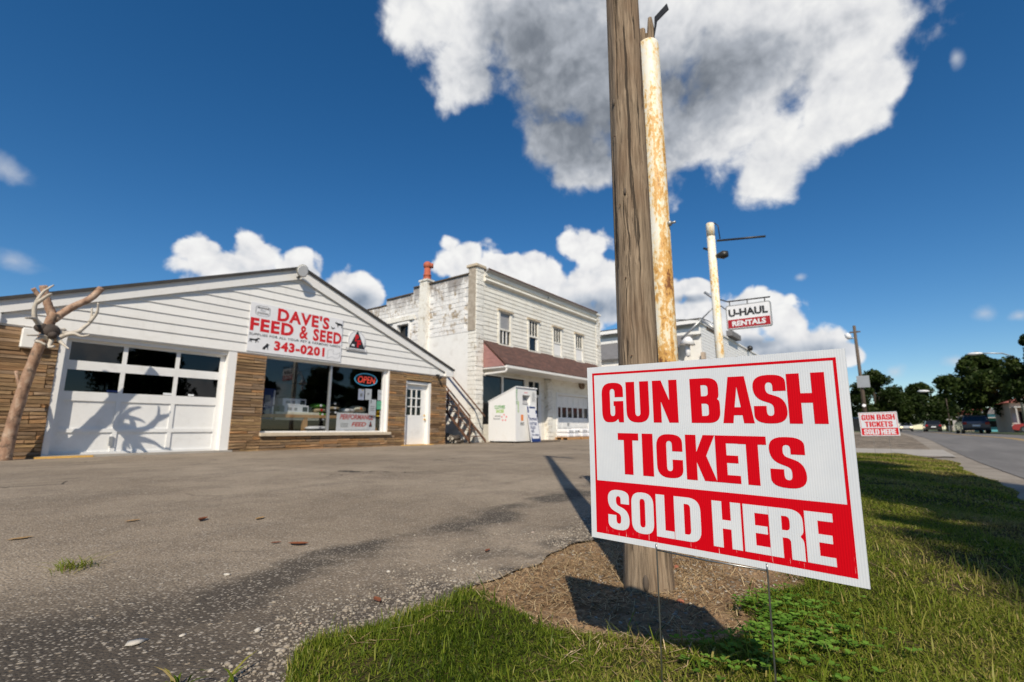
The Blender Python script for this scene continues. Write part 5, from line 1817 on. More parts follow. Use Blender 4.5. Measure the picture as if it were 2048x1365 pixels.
SW, SH = .6096, .4572
LETTERS = [('G', .072, .177, 0), ('U', .191, .296, 0), ('N', .313, .419, 0), ('B', .472, .584, 0), ('A', .593, .704, 0), ('S', .705, .814, 0), ('H', .818, .934, 0),
           ('T', .144, .240, 1), ('I', .256, .304, 1), ('C', .319, .428, 1), ('K', .441, .558, 1), ('E', .557, .643, 1), ('T', .639, .736, 1), ('S', .744, .856, 1),
           ('S', .086, .186, 2), ('O', .197, .295, 2), ('L', .306, .380, 2), ('D', .382, .486, 2), ('H', .530, .633, 2), ('E', .641, .725, 2), ('R', .726, .831, 2), ('E', .837, .918, 2)]
ROWV = [(.100, .332), (.394, .625), (.717, .936)]

def yard_sign(label, tl, wdir, hdir, ground_z, leg_len):
    """local frame: +Y is to the left seen from the front, Z up from the lower edge; faces -X"""
    ex = Vector(wdir).normalized(); ez = -Vector(hdir).normalized(); ez = (ez - ex * ez.dot(ex)).normalized()
    ey = -ex
    nx = ey.cross(ez)                      # points away from the reader
    o_ = Vector(tl) - ez * SH
    root = thing('yard_sign', label, 'sign', (0, 0, 0))
    root.matrix_world = Matrix(((nx.x, ey.x, ez.x, o_.x), (nx.y, ey.y, ez.y, o_.y), (nx.z, ey.z, ez.z, o_.z), (0, 0, 0, 1)))
    ORIGIN[root] = Vector()
    # very slightly bowed sheet
    def bow(u, v): return .004 * math.sin(math.pi * u) + .003 * math.sin(2.2 * v + u * 2)
    def P(u, v, off=0): return (bow(u, v) - off, -u * SW, (1 - v) * SH)
    n = 16; k = 10
    def grid(u0, u1, v0, v1, off, mb, nu=12, nv=4):
        vs_ = [P(u0 + (u1 - u0) * i / nu, v0 + (v1 - v0) * j / nv, off) for i in range(nu + 1) for j in range(nv + 1)]
        fs_ = [(i * (nv + 1) + j, (i + 1) * (nv + 1) + j, (i + 1) * (nv + 1) + j + 1, i * (nv + 1) + j + 1) for i in range(nu) for j in range(nv)]
        mb.add(vs_, fs_, True)
    mb = MB()
    fr_ = [P(i / n, j / k, 0) for i in range(n + 1) for j in range(k + 1)]
    bk_ = [(x_ + .0042, y_, z_) for x_, y_, z_ in fr_]
    N1 = len(fr_)
    fs_ = []
    for i in range(n):
        for j in range(k):
            a = i * (k + 1) + j; b = a + k + 1
            fs_.append((a, b, b + 1, a + 1)); fs_.append((N1 + a, N1 + a + 1, N1 + b + 1, N1 + b))
    for i in range(n):
        for j in (0, k):
            a = i * (k + 1) + j; b = a + k + 1
            fs_.append((a, N1 + a, N1 + b, b))
    for j in range(k):
        for i in (0, n):
            a = i * (k + 1) + j
            fs_.append((a, a + 1, N1 + a + 1, N1 + a))
    mb.add(fr_ + bk_, fs_, False)
    board = mb.build('panel', 'sign_white', root)
    b1, b2, b3, b4 = .026, .972, .037, .968       # red frame
    e = .00025
    fm = MB()
    grid(b1, b2, b3, b3 + .013, e, fm, 14, 1)
    grid(b1, b1 + .0095, b3 + .013, .672, e, fm, 1, 8)
    grid(b2 - .0095, b2, b3 + .013, .672, e, fm, 1, 8)
    fm.build('red_frame', 'sign_red', root)
    pm_ = MB(); grid(b1, b2, .672, b4, e, pm_, 16, 6); pm_.build('red_band', 'sign_red', root)
    for ch, u0, u1, r_ in LETTERS:
        v0, v1 = ROWV[r_]
        w_, h_ = (u1 - u0) * SW, (v1 - v0) * SH
        pts, tri = glyph_tris(heavy_glyph(ch, w_, h_))
        vs_ = [P(u0 + x_ / SW, v1 - y_ / SH, e * 2) for x_, y_ in pts]
        MB().add(vs_, tri).build('letter', 'sign_red' if r_ < 2 else 'sign_white', root)
    # wire stake
    for u in (.303, .709):
        MB().tube([(.002, -u * SW, .012), (.002, -u * SW, -.001), (.004, -u * SW + .001, -leg_len * .5), (.002, -u * SW + .004, -leg_len - .08)], .0019, 8).build('stake_wire', 'steel_wire', root)
    MB().tube([(.004, -.303 * SW, -.003), (.006, -.5 * SW, -.006), (.004, -.709 * SW, -.003)], .0019, 6).build('cross_wire', 'steel_wire', root)
    return root

TLp = (1.2164, .6558, .8303)
yard_sign('big red and white gun bash ticket sign standing before the wooden pole', TLp, (-.0403, -.6076, -.0095), (.0102, .0107, -.4574), 0, .40)
s2 = at_d(1716, 826, 12.0)
yard_sign('red and white gun bash ticket sign standing at far end of grass', (s2.x, s2.y, s2.z), (-.02, -.61, .012), (-.015, .0, -.457), 0, .50)

# ------------------------------------------------------------------ wooden utility pole beside the sign
pole = thing('utility_pole', 'weathered grey wooden utility pole standing in bare soil', 'pole', (2.03, .86, 0))
pb_ = on_z(1290, 1186, .02)
PX, PYY = pb_.x + .068, pb_.y + .012
seg, lev = 72, 120
zz = np.concatenate([np.linspace(-.15, 2.6, 90), np.linspace(2.7, 7.5, 30)])
prof = np.interp(zz, [-.2, 0, .25, .9, 2.3, 7.5], [.108, .103, .094, .087, .080, .063])
ang = np.linspace(0, 2 * np.pi, seg, endpoint=False)
cr = np.zeros((len(zz), seg))
rg = np.random.default_rng(4)
for c_ in range(34):             # drying checks
    a0 = rg.uniform(0, 2 * np.pi); z0 = rg.uniform(-.1, 4); L = rg.uniform(.3, 2.2); dep = rg.uniform(.002, .008)
    drift = rg.uniform(-.05, .05)
    cen = a0 + drift * (zz - z0)
    prf = np.clip(1 - np.abs((zz - z0 - L / 2) / (L / 2)), 0, 1) ** .5
    d_ = np.abs((ang[None, :] - cen[:, None] + np.pi) % (2 * np.pi) - np.pi)
    cr += -dep * prf[:, None] * np.exp(-(d_ / .045) ** 2)
und = .0025 * np.sin(3 * ang[None, :] + .5 * zz[:, None]) + .0018 * np.sin(7 * ang[None, :] - .9 * zz[:, None] + 2)
rad = prof[:, None] + cr + und
lean = np.stack([.002 * zz, -.002 * zz], -1)
V = np.stack([PX + lean[:, :1] + rad * np.cos(ang), PYY + lean[:, 1:] + rad * np.sin(ang), np.repeat(zz[:, None], seg, 1)], -1).reshape(-1, 3) - np.array(pole.location)
i, j = np.meshgrid(np.arange(len(zz) - 1), np.arange(seg), indexing='ij')
j2 = (j + 1) % seg
F = np.stack([i * seg + j, i * seg + j2, (i + 1) * seg + j2, (i + 1) * seg + j], -1).reshape(-1, 4)
np_mesh('shaft', V, F, 'pole_wood', pole, smooth=True)
MB().tube([(PX, PYY, 7.49), (PX, PYY, 7.52)], [.062, .05], 16).build('pole_top', 'pole_wood', pole)
MB().box(PX - .05, PX + .05, PYY - .62, PYY + .06, 7.30, 7.40).build('crossarm', 'pole_wood', pole)
# knot, scar at the foot, nails
for (kx, ky, kz, kr) in ((1292, 1168, .05, .022), (1250, 383, None, .011), (1228, 205, None, .012)):
    kd = ray(kx, ky); kd = kd * (1 / math.hypot(kd.x, kd.y))
    dd = math.hypot(PX, PYY) - .5
    while dd < 3 and math.hypot(kd.x * dd - PX, kd.y * dd - PYY) > float(np.interp(EYE + kd.z * dd, [-.2, 0, .25, .9, 2.3, 7.5], [.108, .103, .094, .087, .080, .063])):
        dd += .002
    kc = Vector((0, 0, EYE)) + kd * (dd + kr * .25)
    MB().ball(kc, kr, 12, 8, (.6, .6, 1.6)).build('knot', 'dark_wood', pole)
kp = on_y(1250, 383, PYY - .055)
for k in range(5):
    MB().tube([(PX - .082, PYY - .02 + .012 * k, .62 + .35 * k), (PX - .090, PYY - .02 + .012 * k, .62 + .35 * k)], .0025, 6).build('nail', 'rust_metal', pole)

# ------------------------------------------------------------------ rusty white pipe behind it
pp = at_d(1340, 858, 3.1)
pipe = thing('pipe_post', 'white steel pipe post flaking with orange rust behind wooden pole', 'post', (pp.x, pp.y, zgf(pp.x, pp.y)))
topz = at_d(1302, 88, 3.1).z
MB().tube([(pp.x, pp.y, -.1), (pp.x, pp.y, 1.2), (pp.x + .004, pp.y, topz - .02), (pp.x + .004, pp.y, topz)], [.072, .072, .071, .066], 40).build('pipe', 'rusty_pipe', pipe)
wd = MB()
for k, (dx_, dy_, h_) in enumerate(((-.012, .030, .13), (.004, -.022, .20), (.020, .012, .10))):
    wd.tube([(pp.x + dx_, pp.y + dy_, topz - .1), (pp.x + dx_, pp.y + dy_, topz + h_ * .6), (pp.x + dx_ * .8, pp.y + dy_, topz + h_)], [.030, .028, .016], 7, smooth=False, jit=.25)
wd.build('wood_core', 'pole_wood', pipe)
MB().plate([(pp.x - .01, pp.y - .05, topz + .03), (pp.x - .01, pp.y - .06, topz + .18), (pp.x - .01, pp.y - .15, topz + .235), (pp.x - .01, pp.y - .16, topz + .185), (pp.x - .01, pp.y - .075, topz + .14)], .008, (1, 0, 0)).build('strap', 'black_metal', pipe)
MB().plate([(pp.x - .01, pp.y + .06, topz + .10), (pp.x - .01, pp.y + .06, topz + .14), (pp.x - .01, pp.y + .10, topz + .12), (pp.x - .01, pp.y + .10, topz + .05)], .008, (1, 0, 0)).build('strap', 'black_metal', pipe)
bz = at_d(1350, 450, 3.1).z
MB().tube([(pp.x - .01, pp.y - .068, bz), (pp.x - .01, pp.y - .088, bz)], .017, 6).tube([(pp.x - .01, pp.y - .088, bz), (pp.x - .01, pp.y - .115, bz)], .008, 8).build('bolt', 'galv', pipe)

# ------------------------------------------------------------------ hanging rental sign on its post
UD = 13.0
ub = at_d(1444, 760, UD); ut = at_d(1425, 447, UD)
UXp, UYp = ub.x, ub.y + .0
upost = thing('sign_post', 'tall rust streaked white steel post with brackets and floodlight', 'post', (UXp, UYp, zgf(UXp, UYp)))
utz = ut.z
MB().tube([(UXp, UYp, -.05), (UXp, UYp, utz - .35)], [.105, .098], 20).build('pipe', 'rusty_post', upost)
MB().tube([(UXp, UYp, utz - .36), (UXp, UYp, utz - .02), (UXp, UYp, utz)], [.103, .103, .092], 20).build('cap', 'rusty_post', upost)
def U3(px, py, dx=0):
    """point in the plane of the sign, square to the road"""
    return on_x(px, py, UXp + dx)
MB().tube([U3(1434, 482), U3(1531, 473)], .028, 8).build('upper_bracket', 'black_metal', upost)
MB().tube([U3(1428, 446), U3(1436, 452), U3(1440, 478)], .014, 6).build('cable', 'black_metal', upost)
fl_a = U3(1420, 507)
MB().tube([U3(1407, 497), U3(1417, 500), U3(1423, 507)], .03, 8).build('clamp', 'black_metal', upost)
c0 = U3(1437, 512); c1 = U3(1456, 508)
MB().tube([c0 + Vector((0, .1, 0)), c0, (c0 + c1) / 2, c1], [.03, .07, .11, .075], 14).build('floodlight', 'black_metal', upost)
MB().tube([U3(1409, 585), U3(1434, 601)], .035, 8).build('stub_arm', 'galv', upost)
MB().tube([U3(1430, 612), U3(1401, 641)], .018, 6).build('stay', 'galv', upost)
MB().tube([U3(1438, 664), U3(1402, 640)], .035, 8).build('lamp_arm', 'galv', upost)
MB().tube([U3(1440, 653), U3(1404, 637)], .018, 6).build('stay', 'galv', upost)
MB().tube([U3(1402, 640), U3(1363, 679)], .03, 8).build('lamp_arm', 'galv', upost)
MB().tube([U3(1402, 640), U3(1350, 640), U3(1330, 645)], .012, 6).build('feed_cable', 'black_metal', upost)
g0 = U3(1376, 678); g1 = U3(1375, 690)
MB().tube([g0 + Vector((0, 0, .05)), g0, g1], [.05, .11, .20], 14).build('lamp_shade', 'lamp_white', upost)
MB().tube([g1, g1 - Vector((0, 0, .28)), g1 - Vector((0, 0, .32))], [.06, .06, .02], 10).build('lamp_bulb', 'lamp_white', upost)
MB().tube([U3(1441, 600), U3(1455, 604), U3(1540, 594)], .018, 6).build('hanger_bar', 'black_metal', upost)
MB().tube([U3(1441, 612), U3(1452, 620)], .014, 6).build('hanger_strut', 'black_metal', upost)
# the sign panel
q = [U3(1455, 661), U3(1546, 651), U3(1540, 601), U3(1450, 613)]
hs_ = thing('hanging_sign', 'white and red hanging rentals sign with rounded frame on post', 'sign', q[0])
Uv = ((q[1] - q[0]) + (q[2] - q[3])) / 2; Vv = ((q[3] - q[0]) + (q[2] - q[1])) / 2
Vv = Vv - Uv.normalized() * Vv.dot(Uv.normalized())
O0 = (q[0] + q[1] + q[2] + q[3]) / 4 - Uv / 2 - Vv / 2
Nn = Uv.cross(Vv).normalized()
if Nn.x > 0: Nn = -Nn
def hs_rr(u0, u1, v0, v1, r_):
    asp = Uv.length / Vv.length
    pts = []
    for cx_, cy_, a_ in ((u1 - r_ / asp, v1 - r_, 0), (u0 + r_ / asp, v1 - r_, 90), (u0 + r_ / asp, v0 + r_, 180), (u1 - r_ / asp, v0 + r_, 270)):
        for b_ in (0, 30, 60, 90):
            pts.append((cx_ + r_ / asp * math.cos(R(a_ + b_)), cy_ + r_ * math.sin(R(a_ + b_))))
    return pts
MB().plate([O0 + Uv * a + Vv * b for a, b in hs_rr(0, 1, 0, 1, .08)], .06, -Nn).build('frame', 'ink_grey', hs_)
e = Nn * .004
MB().plate([O0 + Uv * a + Vv * b + e for a, b in hs_rr(.025, .975, .04, .96, .06)], .003, -Nn).build('face', 'plastic_white', hs_)
MB().plate([O0 + Uv * a + Vv * b + e * 2 for a, b in ((.035, .06), (.965, .06), (.965, .40), (.035, .40))], .003, -Nn).build('red_band', 'haul_red', hs_)
text_part('U-HAUL', O0 + Uv * .06 + Vv * .52 + e * 2, Uv * .87, Vv * .31, 'ink_black', hs_, .045)
text_part('RENTALS', O0 + Uv * .13 + Vv * .125 + e * 3.2, Uv * .74, Vv * .21, 'plastic_white', hs_, .045)
for u in (.1, .5, .88):
    a = O0 + Uv * u + Vv
    MB().tube([a, a + Vector((0, 0, .09))], .012, 6).build('hook', 'black_metal', hs_)

# ------------------------------------------------------------------ forked log post with antlers
AY = 12.17
def A(px, py, dy=0.): return on_y(px, py, AY + dy)
lp = thing('log_post', 'leaning forked log post standing before the garage door', 'post', A(10, 917, .50))
def pathtube(pts, rads, mat, nm, parent, seg=14, jit=.06, sub=4):
    P_ = [Vector(q_) for q_ in pts]
    out, rr_ = [], []
    for i in range(len(P_) - 1):
        p0 = P_[max(i - 1, 0)]; p1 = P_[i]; p2 = P_[i + 1]; p3 = P_[min(i + 2, len(P_) - 1)]
        for s_ in range(sub):
            t_ = s_ / sub
            out.append(.5 * ((2 * p1) + (p2 - p0) * t_ + (2 * p0 - 5 * p1 + 4 * p2 - p3) * t_ ** 2 + (3 * p1 - p0 - 3 * p2 + p3) * t_ ** 3))
            rr_.append(rads[i] * (1 - t_) + rads[i + 1] * t_)
    out.append(P_[-1]); rr_.append(rads[-1])
    return MB().tube(out, rr_, seg, jit=jit).build(nm, mat, parent)
pathtube([A(8, 925, .50), A(22, 860, .42), A(45, 785, .30), A(62, 735, .20), A(80, 690, .10), A(102, 640), A(110, 626, -.03)], [.105, .095, .088, .084, .080, .082, .075], 'peeled_log', 'trunk', lp)
pathtube([A(106, 640), A(128, 625), A(150, 612), A(180, 598), A(203, 577)], [.075, .066, .062, .060, .062], 'peeled_log', 'branch', lp)
pathtube([A(106, 636), A(97, 612), A(92, 595), A(87, 572)], [.075, .066, .062, .060], 'peeled_log', 'branch', lp)
pathtube([A(94, 606), A(80, 594), A(66, 577)], [.04, .037, .036], 'peeled_log', 'branch', lp)
pathtube([A(42, 790, .38), A(32, 742, .38)], [.03, .025], 'peeled_log', 'stub', lp)
sk = thing('antler_skull', 'weathered elk skull with spreading antlers hung on log post', 'antlers', A(100, 680, -.2))
def Z7(x_, y_, dy=-.22): return A(x_ / 6.825, 520 + y_ / 6.825, dy)
sc_ = Z7(690, 980)
MB().ball(sc_, .14, 14, 10, (1.0, .8, 1.0)).ball(sc_ + Vector((-.12, .02, .05)), .11, 12, 8, (1.0, .8, .8)).ball(sc_ + Vector((.02, -.10, -.08)), .085, 12, 8, (.8, 1.3, .8)).build('skull', 'bone_dark', sk)
def tine(pts, r0, r1, dy0=-.22, dy1=-.32):
    n_ = len(pts)
    P_ = [Z7(a, b, dy0 + (dy1 - dy0) * i / (n_ - 1)) for i, (a, b) in enumerate(pts)]
    pathtube(P_, [1.3 * (r0 + (r1 - r0) * i / (n_ - 1)) for i in range(n_)], 'bone', 'antler', sk, 8, .04, 4)
tine([(600, 940), (520, 860), (475, 790), (470, 680), (500, 570), (580, 450), (660, 390), (738, 345)], .040, .010, -.2, -.4)
tine([(500, 590), (580, 540), (650, 490), (700, 462)], .030, .012, -.3, -.5)
tine([(478, 810), (430, 795), (345, 795)], .028, .010, -.25, -.55)
tine([(770, 1000), (900, 1010), (1060, 985), (1150, 920), (1235, 845), (1250, 760), (1256, 655)], .042, .010, -.2, -.2)
tine([(1225, 850), (1300, 760), (1335, 690), (1338, 590)], .028, .010, -.2, -.35)
tine([(820, 1060), (920, 1020), (1020, 1010), (1120, 1045), (1228, 1022)], .036, .010, -.25, -.5)
tine([(770, 1050), (815, 1110), (870, 1160), (942, 1218)], .034, .010, -.25, -.5)
tine([(720, 1060), (690, 1130), (670, 1190), (745, 1180)], .034, .016, -.25, -.45)
tine([(660, 1060), (560, 1030), (480, 1030), (365, 1030)], .024, .008, -.25, -.4)
tine([(640, 1080), (560, 1060), (490, 1110), (540, 1120), (625, 1160)], .026, .014, -.25, -.4)
tine([(880, 960), (840, 965), (790, 960)], .03, .03, -.1, -.2)

# ------------------------------------------------------------------ grass
def blades(n, sampler, hmin, hmax, wid, tone_f, lean=.6, segs=2):
    x_, y_ = sampler(n)
    n = len(x_)
    z_ = soil_z(x_, y_) - .004
    h = rng.uniform(hmin, hmax, n) * (.7 + .6 * rng.random(n) ** 2)
    az_ = rng.uniform(0, 2 * np.pi, n)
    ln = rng.uniform(.15, lean, n)
    fa = az_ + np.pi / 2 + rng.uniform(-.5, .5, n)
    wv_ = wid * rng.uniform(.7, 1.3, n)
    dxy = np.stack([np.cos(az_), np.sin(az_)], -1)
    sxy = np.stack([np.cos(fa), np.sin(fa)], -1)
    base = np.stack([x_, y_], -1)
    V = []
    ts = [0, .45, .8, 1.0] if segs == 3 else [0, .55, 1.0]
    ws = [1, .8, .45, 0] if segs == 3 else [1, .7, 0]
    for tt, ww in zip(ts, ws):
        c_ = base + dxy * (h * ln * tt ** 1.8)[:, None]
        zc = z_ + h * tt * (1 - .28 * ln * tt)
        if ww > 0:
            for sg in (-1, 1):
                V.append(np.concatenate([c_ + sxy * (wv_ * ww * sg * .5)[:, None], zc[:, None]], 1))
        else:
            V.append(np.concatenate([c_, zc[:, None]], 1))
    k = len(V)
    V = np.stack(V, 1).reshape(-1, 3)
    b = np.arange(n)[:, None] * k
    if segs == 3:
        loc = [(0, 1, 3), (0, 3, 2), (2, 3, 5), (2, 5, 4), (4, 5, 6)]
    else:
        loc = [(0, 1, 3), (0, 3, 2), (2, 3, 4)]
    F = np.concatenate([b + np.array(l_)[None, :] for l_ in loc], 0)
    tn = np.repeat(tone_f(x_, y_, n), k)
    return V, F, tn

def vnoise(x_, y_, f, seed=0):
    r_ = np.random.default_rng(seed)
    s_ = np.zeros_like(x_)
    for k in range(6):
        a_ = r_.uniform(0, 2 * np.pi); fr_ = f * r_.uniform(.5, 1.8); ph = r_.uniform(0, 6.28)
        s_ += np.sin((x_ * np.cos(a_) + y_ * np.sin(a_)) * fr_ + ph)
    return s_ / 3.2

def lawn_sampler(xa, xb, clump=.75):
    def f(n):
        x_ = rng.uniform(xa, xb, n * 2); y_ = rng.uniform(-1.15, 1.62, n * 2)
        ok = in_lawn(x_, y_ )
        d_ = dirt(x_, y_)
        ok &= rng.random(n * 2) > d_ * 1.02
        dens = .55 + .45 * vnoise(x_, y_, 14, 3)
        ok &= rng.random(n * 2) < np.clip(dens + (1 - clump), .12, 1)
        # ragged border with the lot
        ok &= (y_ < lawn_back(x_) - .07 * rng.random(n * 2) * (1 + vnoise(x_, y_, 9, 5)))
        return x_[ok][:n], y_[ok][:n]
    return f
def tone_lawn(x_, y_, n):
    # greener by the lot edge and sign, drier and browner towards the road
    dry = .36 + .24 * vnoise(x_, y_, 4.2, 8) + .16 * sstep(2.2, 4.5, x_) + .16 * sstep(.5, -.7, y_)
    return np.clip(dry + rng.normal(0, .17, n), 0, 1)
parts = [blades(140000, lawn_sampler(.55, 2.6), .008, .027, .0033, tone_lawn, 2.3, 3),
         blades(85000, lawn_sampler(2.6, 5.5), .010, .030, .0046, tone_lawn, 2.3, 2),
         blades(60000, lawn_sampler(5.5, 15.4), .014, .036, .010, tone_lawn, 2.0, 2),
         blades(2600, lawn_sampler(.55, 3.2), .045, .09, .0042, tone_lawn, .8, 3)]
# taller fringe along the lot edge
def fringe(n):
    x_ = rng.uniform(.5, 3.2, n); y_ = lawn_back(x_) - .02 - np.abs(rng.normal(0, .05, n))
    ok = (dirt(x_, y_) < .4) & (vnoise(x_, y_, 7, 2) > -.25)
    return x_[ok], y_[ok]
parts.append(blades(6000, fringe, .02, .055, .003, lambda x_, y_, n: np.clip(.34 + rng.normal(0, .2, n) + .25 * (rng.random(n) < .2), 0, 1), .9, 3))
off = 0; Vs, Fs, Ts = [], [], []
for v_, f_, t_ in parts:
    Vs.append(v_); Fs.append(f_ + off); Ts.append(t_); off += len(v_)
gr = np_mesh('grass', np.concatenate(Vs), np.concatenate(Fs), 'grass_blades', tone=np.concatenate(Ts))
tag(gr, 'short mixed green and dry grass of the roadside strip', 'grass', kind='stuff')

# clover around the right-hand wire
def clover(n):
    x_ = rng.normal(1.80, .20, n); y_ = rng.normal(.36, .12, n)
    ok = in_lawn(x_, y_) & (dirt(x_, y_) < .6) & (vnoise(x_, y_, 8, 12) > -.35)
    x_, y_ = x_[ok], y_[ok]
    n = len(x_)
    z_ = soil_z(x_, y_) + rng.uniform(.012, .035, n)
    V, F, T = [], [], []
    r_ = rng.uniform(.0055, .0105, n)
    a0 = rng.uniform(0, 2 * np.pi, n)
    k = 0
    tn = rng.uniform(0, 1, n)
    for L in range(3):
        a_ = a0 + L * 2 * np.pi / 3
        for s_ in range(6):
            th = 2 * np.pi * s_ / 6
            lx = r_ * (.95 + .8 * np.cos(th)); ly = r_ * .78 * np.sin(th)
            V.append(np.stack([x_ + lx * np.cos(a_) - ly * np.sin(a_), y_ + lx * np.sin(a_) + ly * np.cos(a_), z_ + .25 * lx + .15 * np.abs(ly)], -1))
    V = np.stack(V, 1).reshape(-1, 3)
    b = np.arange(n)[:, None] * 18
    fl_ = []
    for L in range(3):
        for s_ in range(1, 5):
            fl_.append((L * 6, L * 6 + s_, L * 6 + s_ + 1))
    F = np.concatenate([b + np.array(q_)[None, :] for q_ in fl_], 0)
    return V, F, np.repeat(tn, 18)
v_, f_, t_ = clover(520)
cl = np_mesh('clover', v_, f_, 'clover_leaves', tone=t_)
tag(cl, 'low bright green clover patch beside the sign wire', 'clover', kind='stuff')

# dry straw and clippings on the bare soil
def straw(n):
    x_ = np.concatenate([rng.normal(2.1, .42, n // 2), rng.uniform(1.4, 3.1, n - n // 2)]); y_ = np.concatenate([rng.normal(.95, .28, n // 2), rng.uniform(.3, 1.55, n - n // 2)])
    x_ = np.concatenate([x_, rng.uniform(.7, 5.5, n // 2)]); y_ = np.concatenate([y_, rng.uniform(-1, 1.45, n // 2)])
    ok = in_lawn(x_, y_) & (((dirt(x_, y_) > .15) & (vnoise(x_, y_, 6, 31) > -.55)) | (vnoise(x_, y_, 5, 77) > .25))
    x_, y_ = x_[ok], y_[ok]; n = len(x_)
    z_ = soil_z(x_, y_) + rng.uniform(.001, .012, n)
    L = rng.uniform(.012, .075, n); a_ = rng.uniform(0, np.pi * 2, n); tl = rng.normal(0, .28, n); w_ = rng.uniform(.0010, .0032, n)
    d_ = np.stack([np.cos(a_), np.sin(a_)], -1); s_ = np.stack([-np.sin(a_), np.cos(a_)], -1)
    c_ = np.stack([x_, y_], -1)
    V = []
    for e_ in (-.5, .5):
        for sg in (-1, 1):
            V.append(np.concatenate([c_ + d_ * (L * e_)[:, None] + s_ * (w_ * sg * .5)[:, None], (z_ + L * e_ * np.abs(tl) + .002)[:, None]], 1))
    V = np.stack(V, 1).reshape(-1, 3); b = np.arange(n)[:, None] * 4
    return V, b + np.array((0, 1, 3, 2))[None, :], np.repeat(rng.uniform(0, 1, n), 4)
v_, f_, t_ = straw(5500)
st = np_mesh('straw', v_, f_, 'straw', tone=t_)
tag(st, 'dry straw and clippings scattered on the bare soil', 'straw', kind='stuff')

# loose gravel
ICO = [(0, 0, 1), (.894, 0, .447), (.276, .851, .447), (-.724, .526, .447), (-.724, -.526, .447), (.276, -.851, .447), (.724, .526, -.447), (-.276, .851, -.447), (-.894, 0, -.447), (-.276, -.851, -.447), (.724, -.526, -.447), (0, 0, -1)]
ICF = [(0, 1, 2), (0, 2, 3), (0, 3, 4), (0, 4, 5), (0, 5, 1), (1, 6, 2), (2, 7, 3), (3, 8, 4), (4, 9, 5), (5, 10, 1), (2, 6, 7), (3, 7, 8), (4, 8, 9), (5, 9, 10), (1, 10, 6), (6, 11, 7), (7, 11, 8), (8, 11, 9), (9, 11, 10), (10, 11, 6)]
m, t, p = new_mat('gravel')
at = t.n('ShaderNodeAttribute', attribute_name='tone')
c = t.ramp(at.outputs['Fac'], [(0, (.10, .085, .07)), (.3, (.22, .19, .155)), (.6, (.30, .255, .20)), (.85, (.38, .34, .28)), (.96, (.52, .48, .42)), (1, (.34, .16, .10))])
t.l(c, p.inputs['Base Color']); p.inputs['Roughness'].default_value = .85
def stones(x_, y_, z_, r_):
    n = len(x_)
    base = np.array(ICO)
    sc = np.stack([rng.uniform(.7, 1.35, n), rng.uniform(.7, 1.35, n), rng.uniform(.4, .8, n)], -1)
    V = base[None] * (1 + rng.uniform(-.22, .22, (n, 12, 1))) * (sc * r_[:, None])[:, None, :]
    a_ = rng.uniform(0, 6.28, n); ca, sa = np.cos(a_)[:, None], np.sin(a_)[:, None]
    X_ = V[..., 0] * ca - V[..., 1] * sa; Y_ = V[..., 0] * sa + V[..., 1] * ca
    V = np.stack([X_ + x_[:, None], Y_ + y_[:, None], V[..., 2] + z_[:, None]], -1).reshape(-1, 3)
    F = (np.arange(n)[:, None, None] * 12 + np.array(ICF)[None]).reshape(-1, 3)
    return V, F, np.repeat(np.clip(rng.beta(2, 2.2, n), 0, 1), 12)
n = 5200
x_ = rng.uniform(.3, 3.6, n); y_ = LOT_EDGE + edge_wob(x_) + np.abs(rng.normal(0, .22, n)) + .0
k_ = vnoise(x_, y_, 5, 41) > -.2
x_, y_ = x_[k_], y_[k_]; n = len(x_)
A1 = stones(x_, y_, zg(x_, y_) + .001, rng.uniform(.0022, .0075, n) * (.6 + .9 * rng.random(n) ** 3))
n = 2600
x2 = rng.uniform(.1, 9, n); y2 = LOT_EDGE + rng.uniform(.05, 5.5, n)
A2 = stones(x2, y2, zg(x2, y2) + .001, rng.uniform(.002, .006, n) * (.6 + .8 * rng.random(n) ** 4))
n = 900
x3 = rng.normal(2.32, .35, n); y3 = rng.normal(.78, .3, n); k_ = dirt(x3, y3) > .5
x3, y3 = x3[k_], y3[k_]
A3 = stones(x3, y3, soil_z(x3, y3) + .001, rng.uniform(.003, .009, len(x3)))
n = 5000
x4 = rng.uniform(1.4, 3.2, n); y4 = rng.uniform(.3, 1.6, n); k_ = (dirt(x4, y4) > .45) & in_lawn(x4, y4)
x4, y4 = x4[k_], y4[k_]
cv, cf, _ = stones(x4, y4, soil_z(x4, y4) + .0, rng.uniform(.003, .012, len(x4)) * (.5 + rng.random(len(x4)) ** 2))
cd_ = np_mesh('soil_clods', cv, cf, 'soil')
tag(cd_, 'small crumbs of dry brown soil round the pole', 'soil', kind='stuff')
off = 0; Vs, Fs, Ts = [], [], []
for v_, f_, t_ in (A1, A2, A3):
    Vs.append(v_); Fs.append(f_ + off); Ts.append(t_); off += len(v_)
gv = np_mesh('gravel', np.concatenate(Vs), np.concatenate(Fs), 'gravel', tone=np.concatenate(Ts))
tag(gv, 'loose pale gravel along the worn edge of the asphalt', 'gravel', kind='stuff')

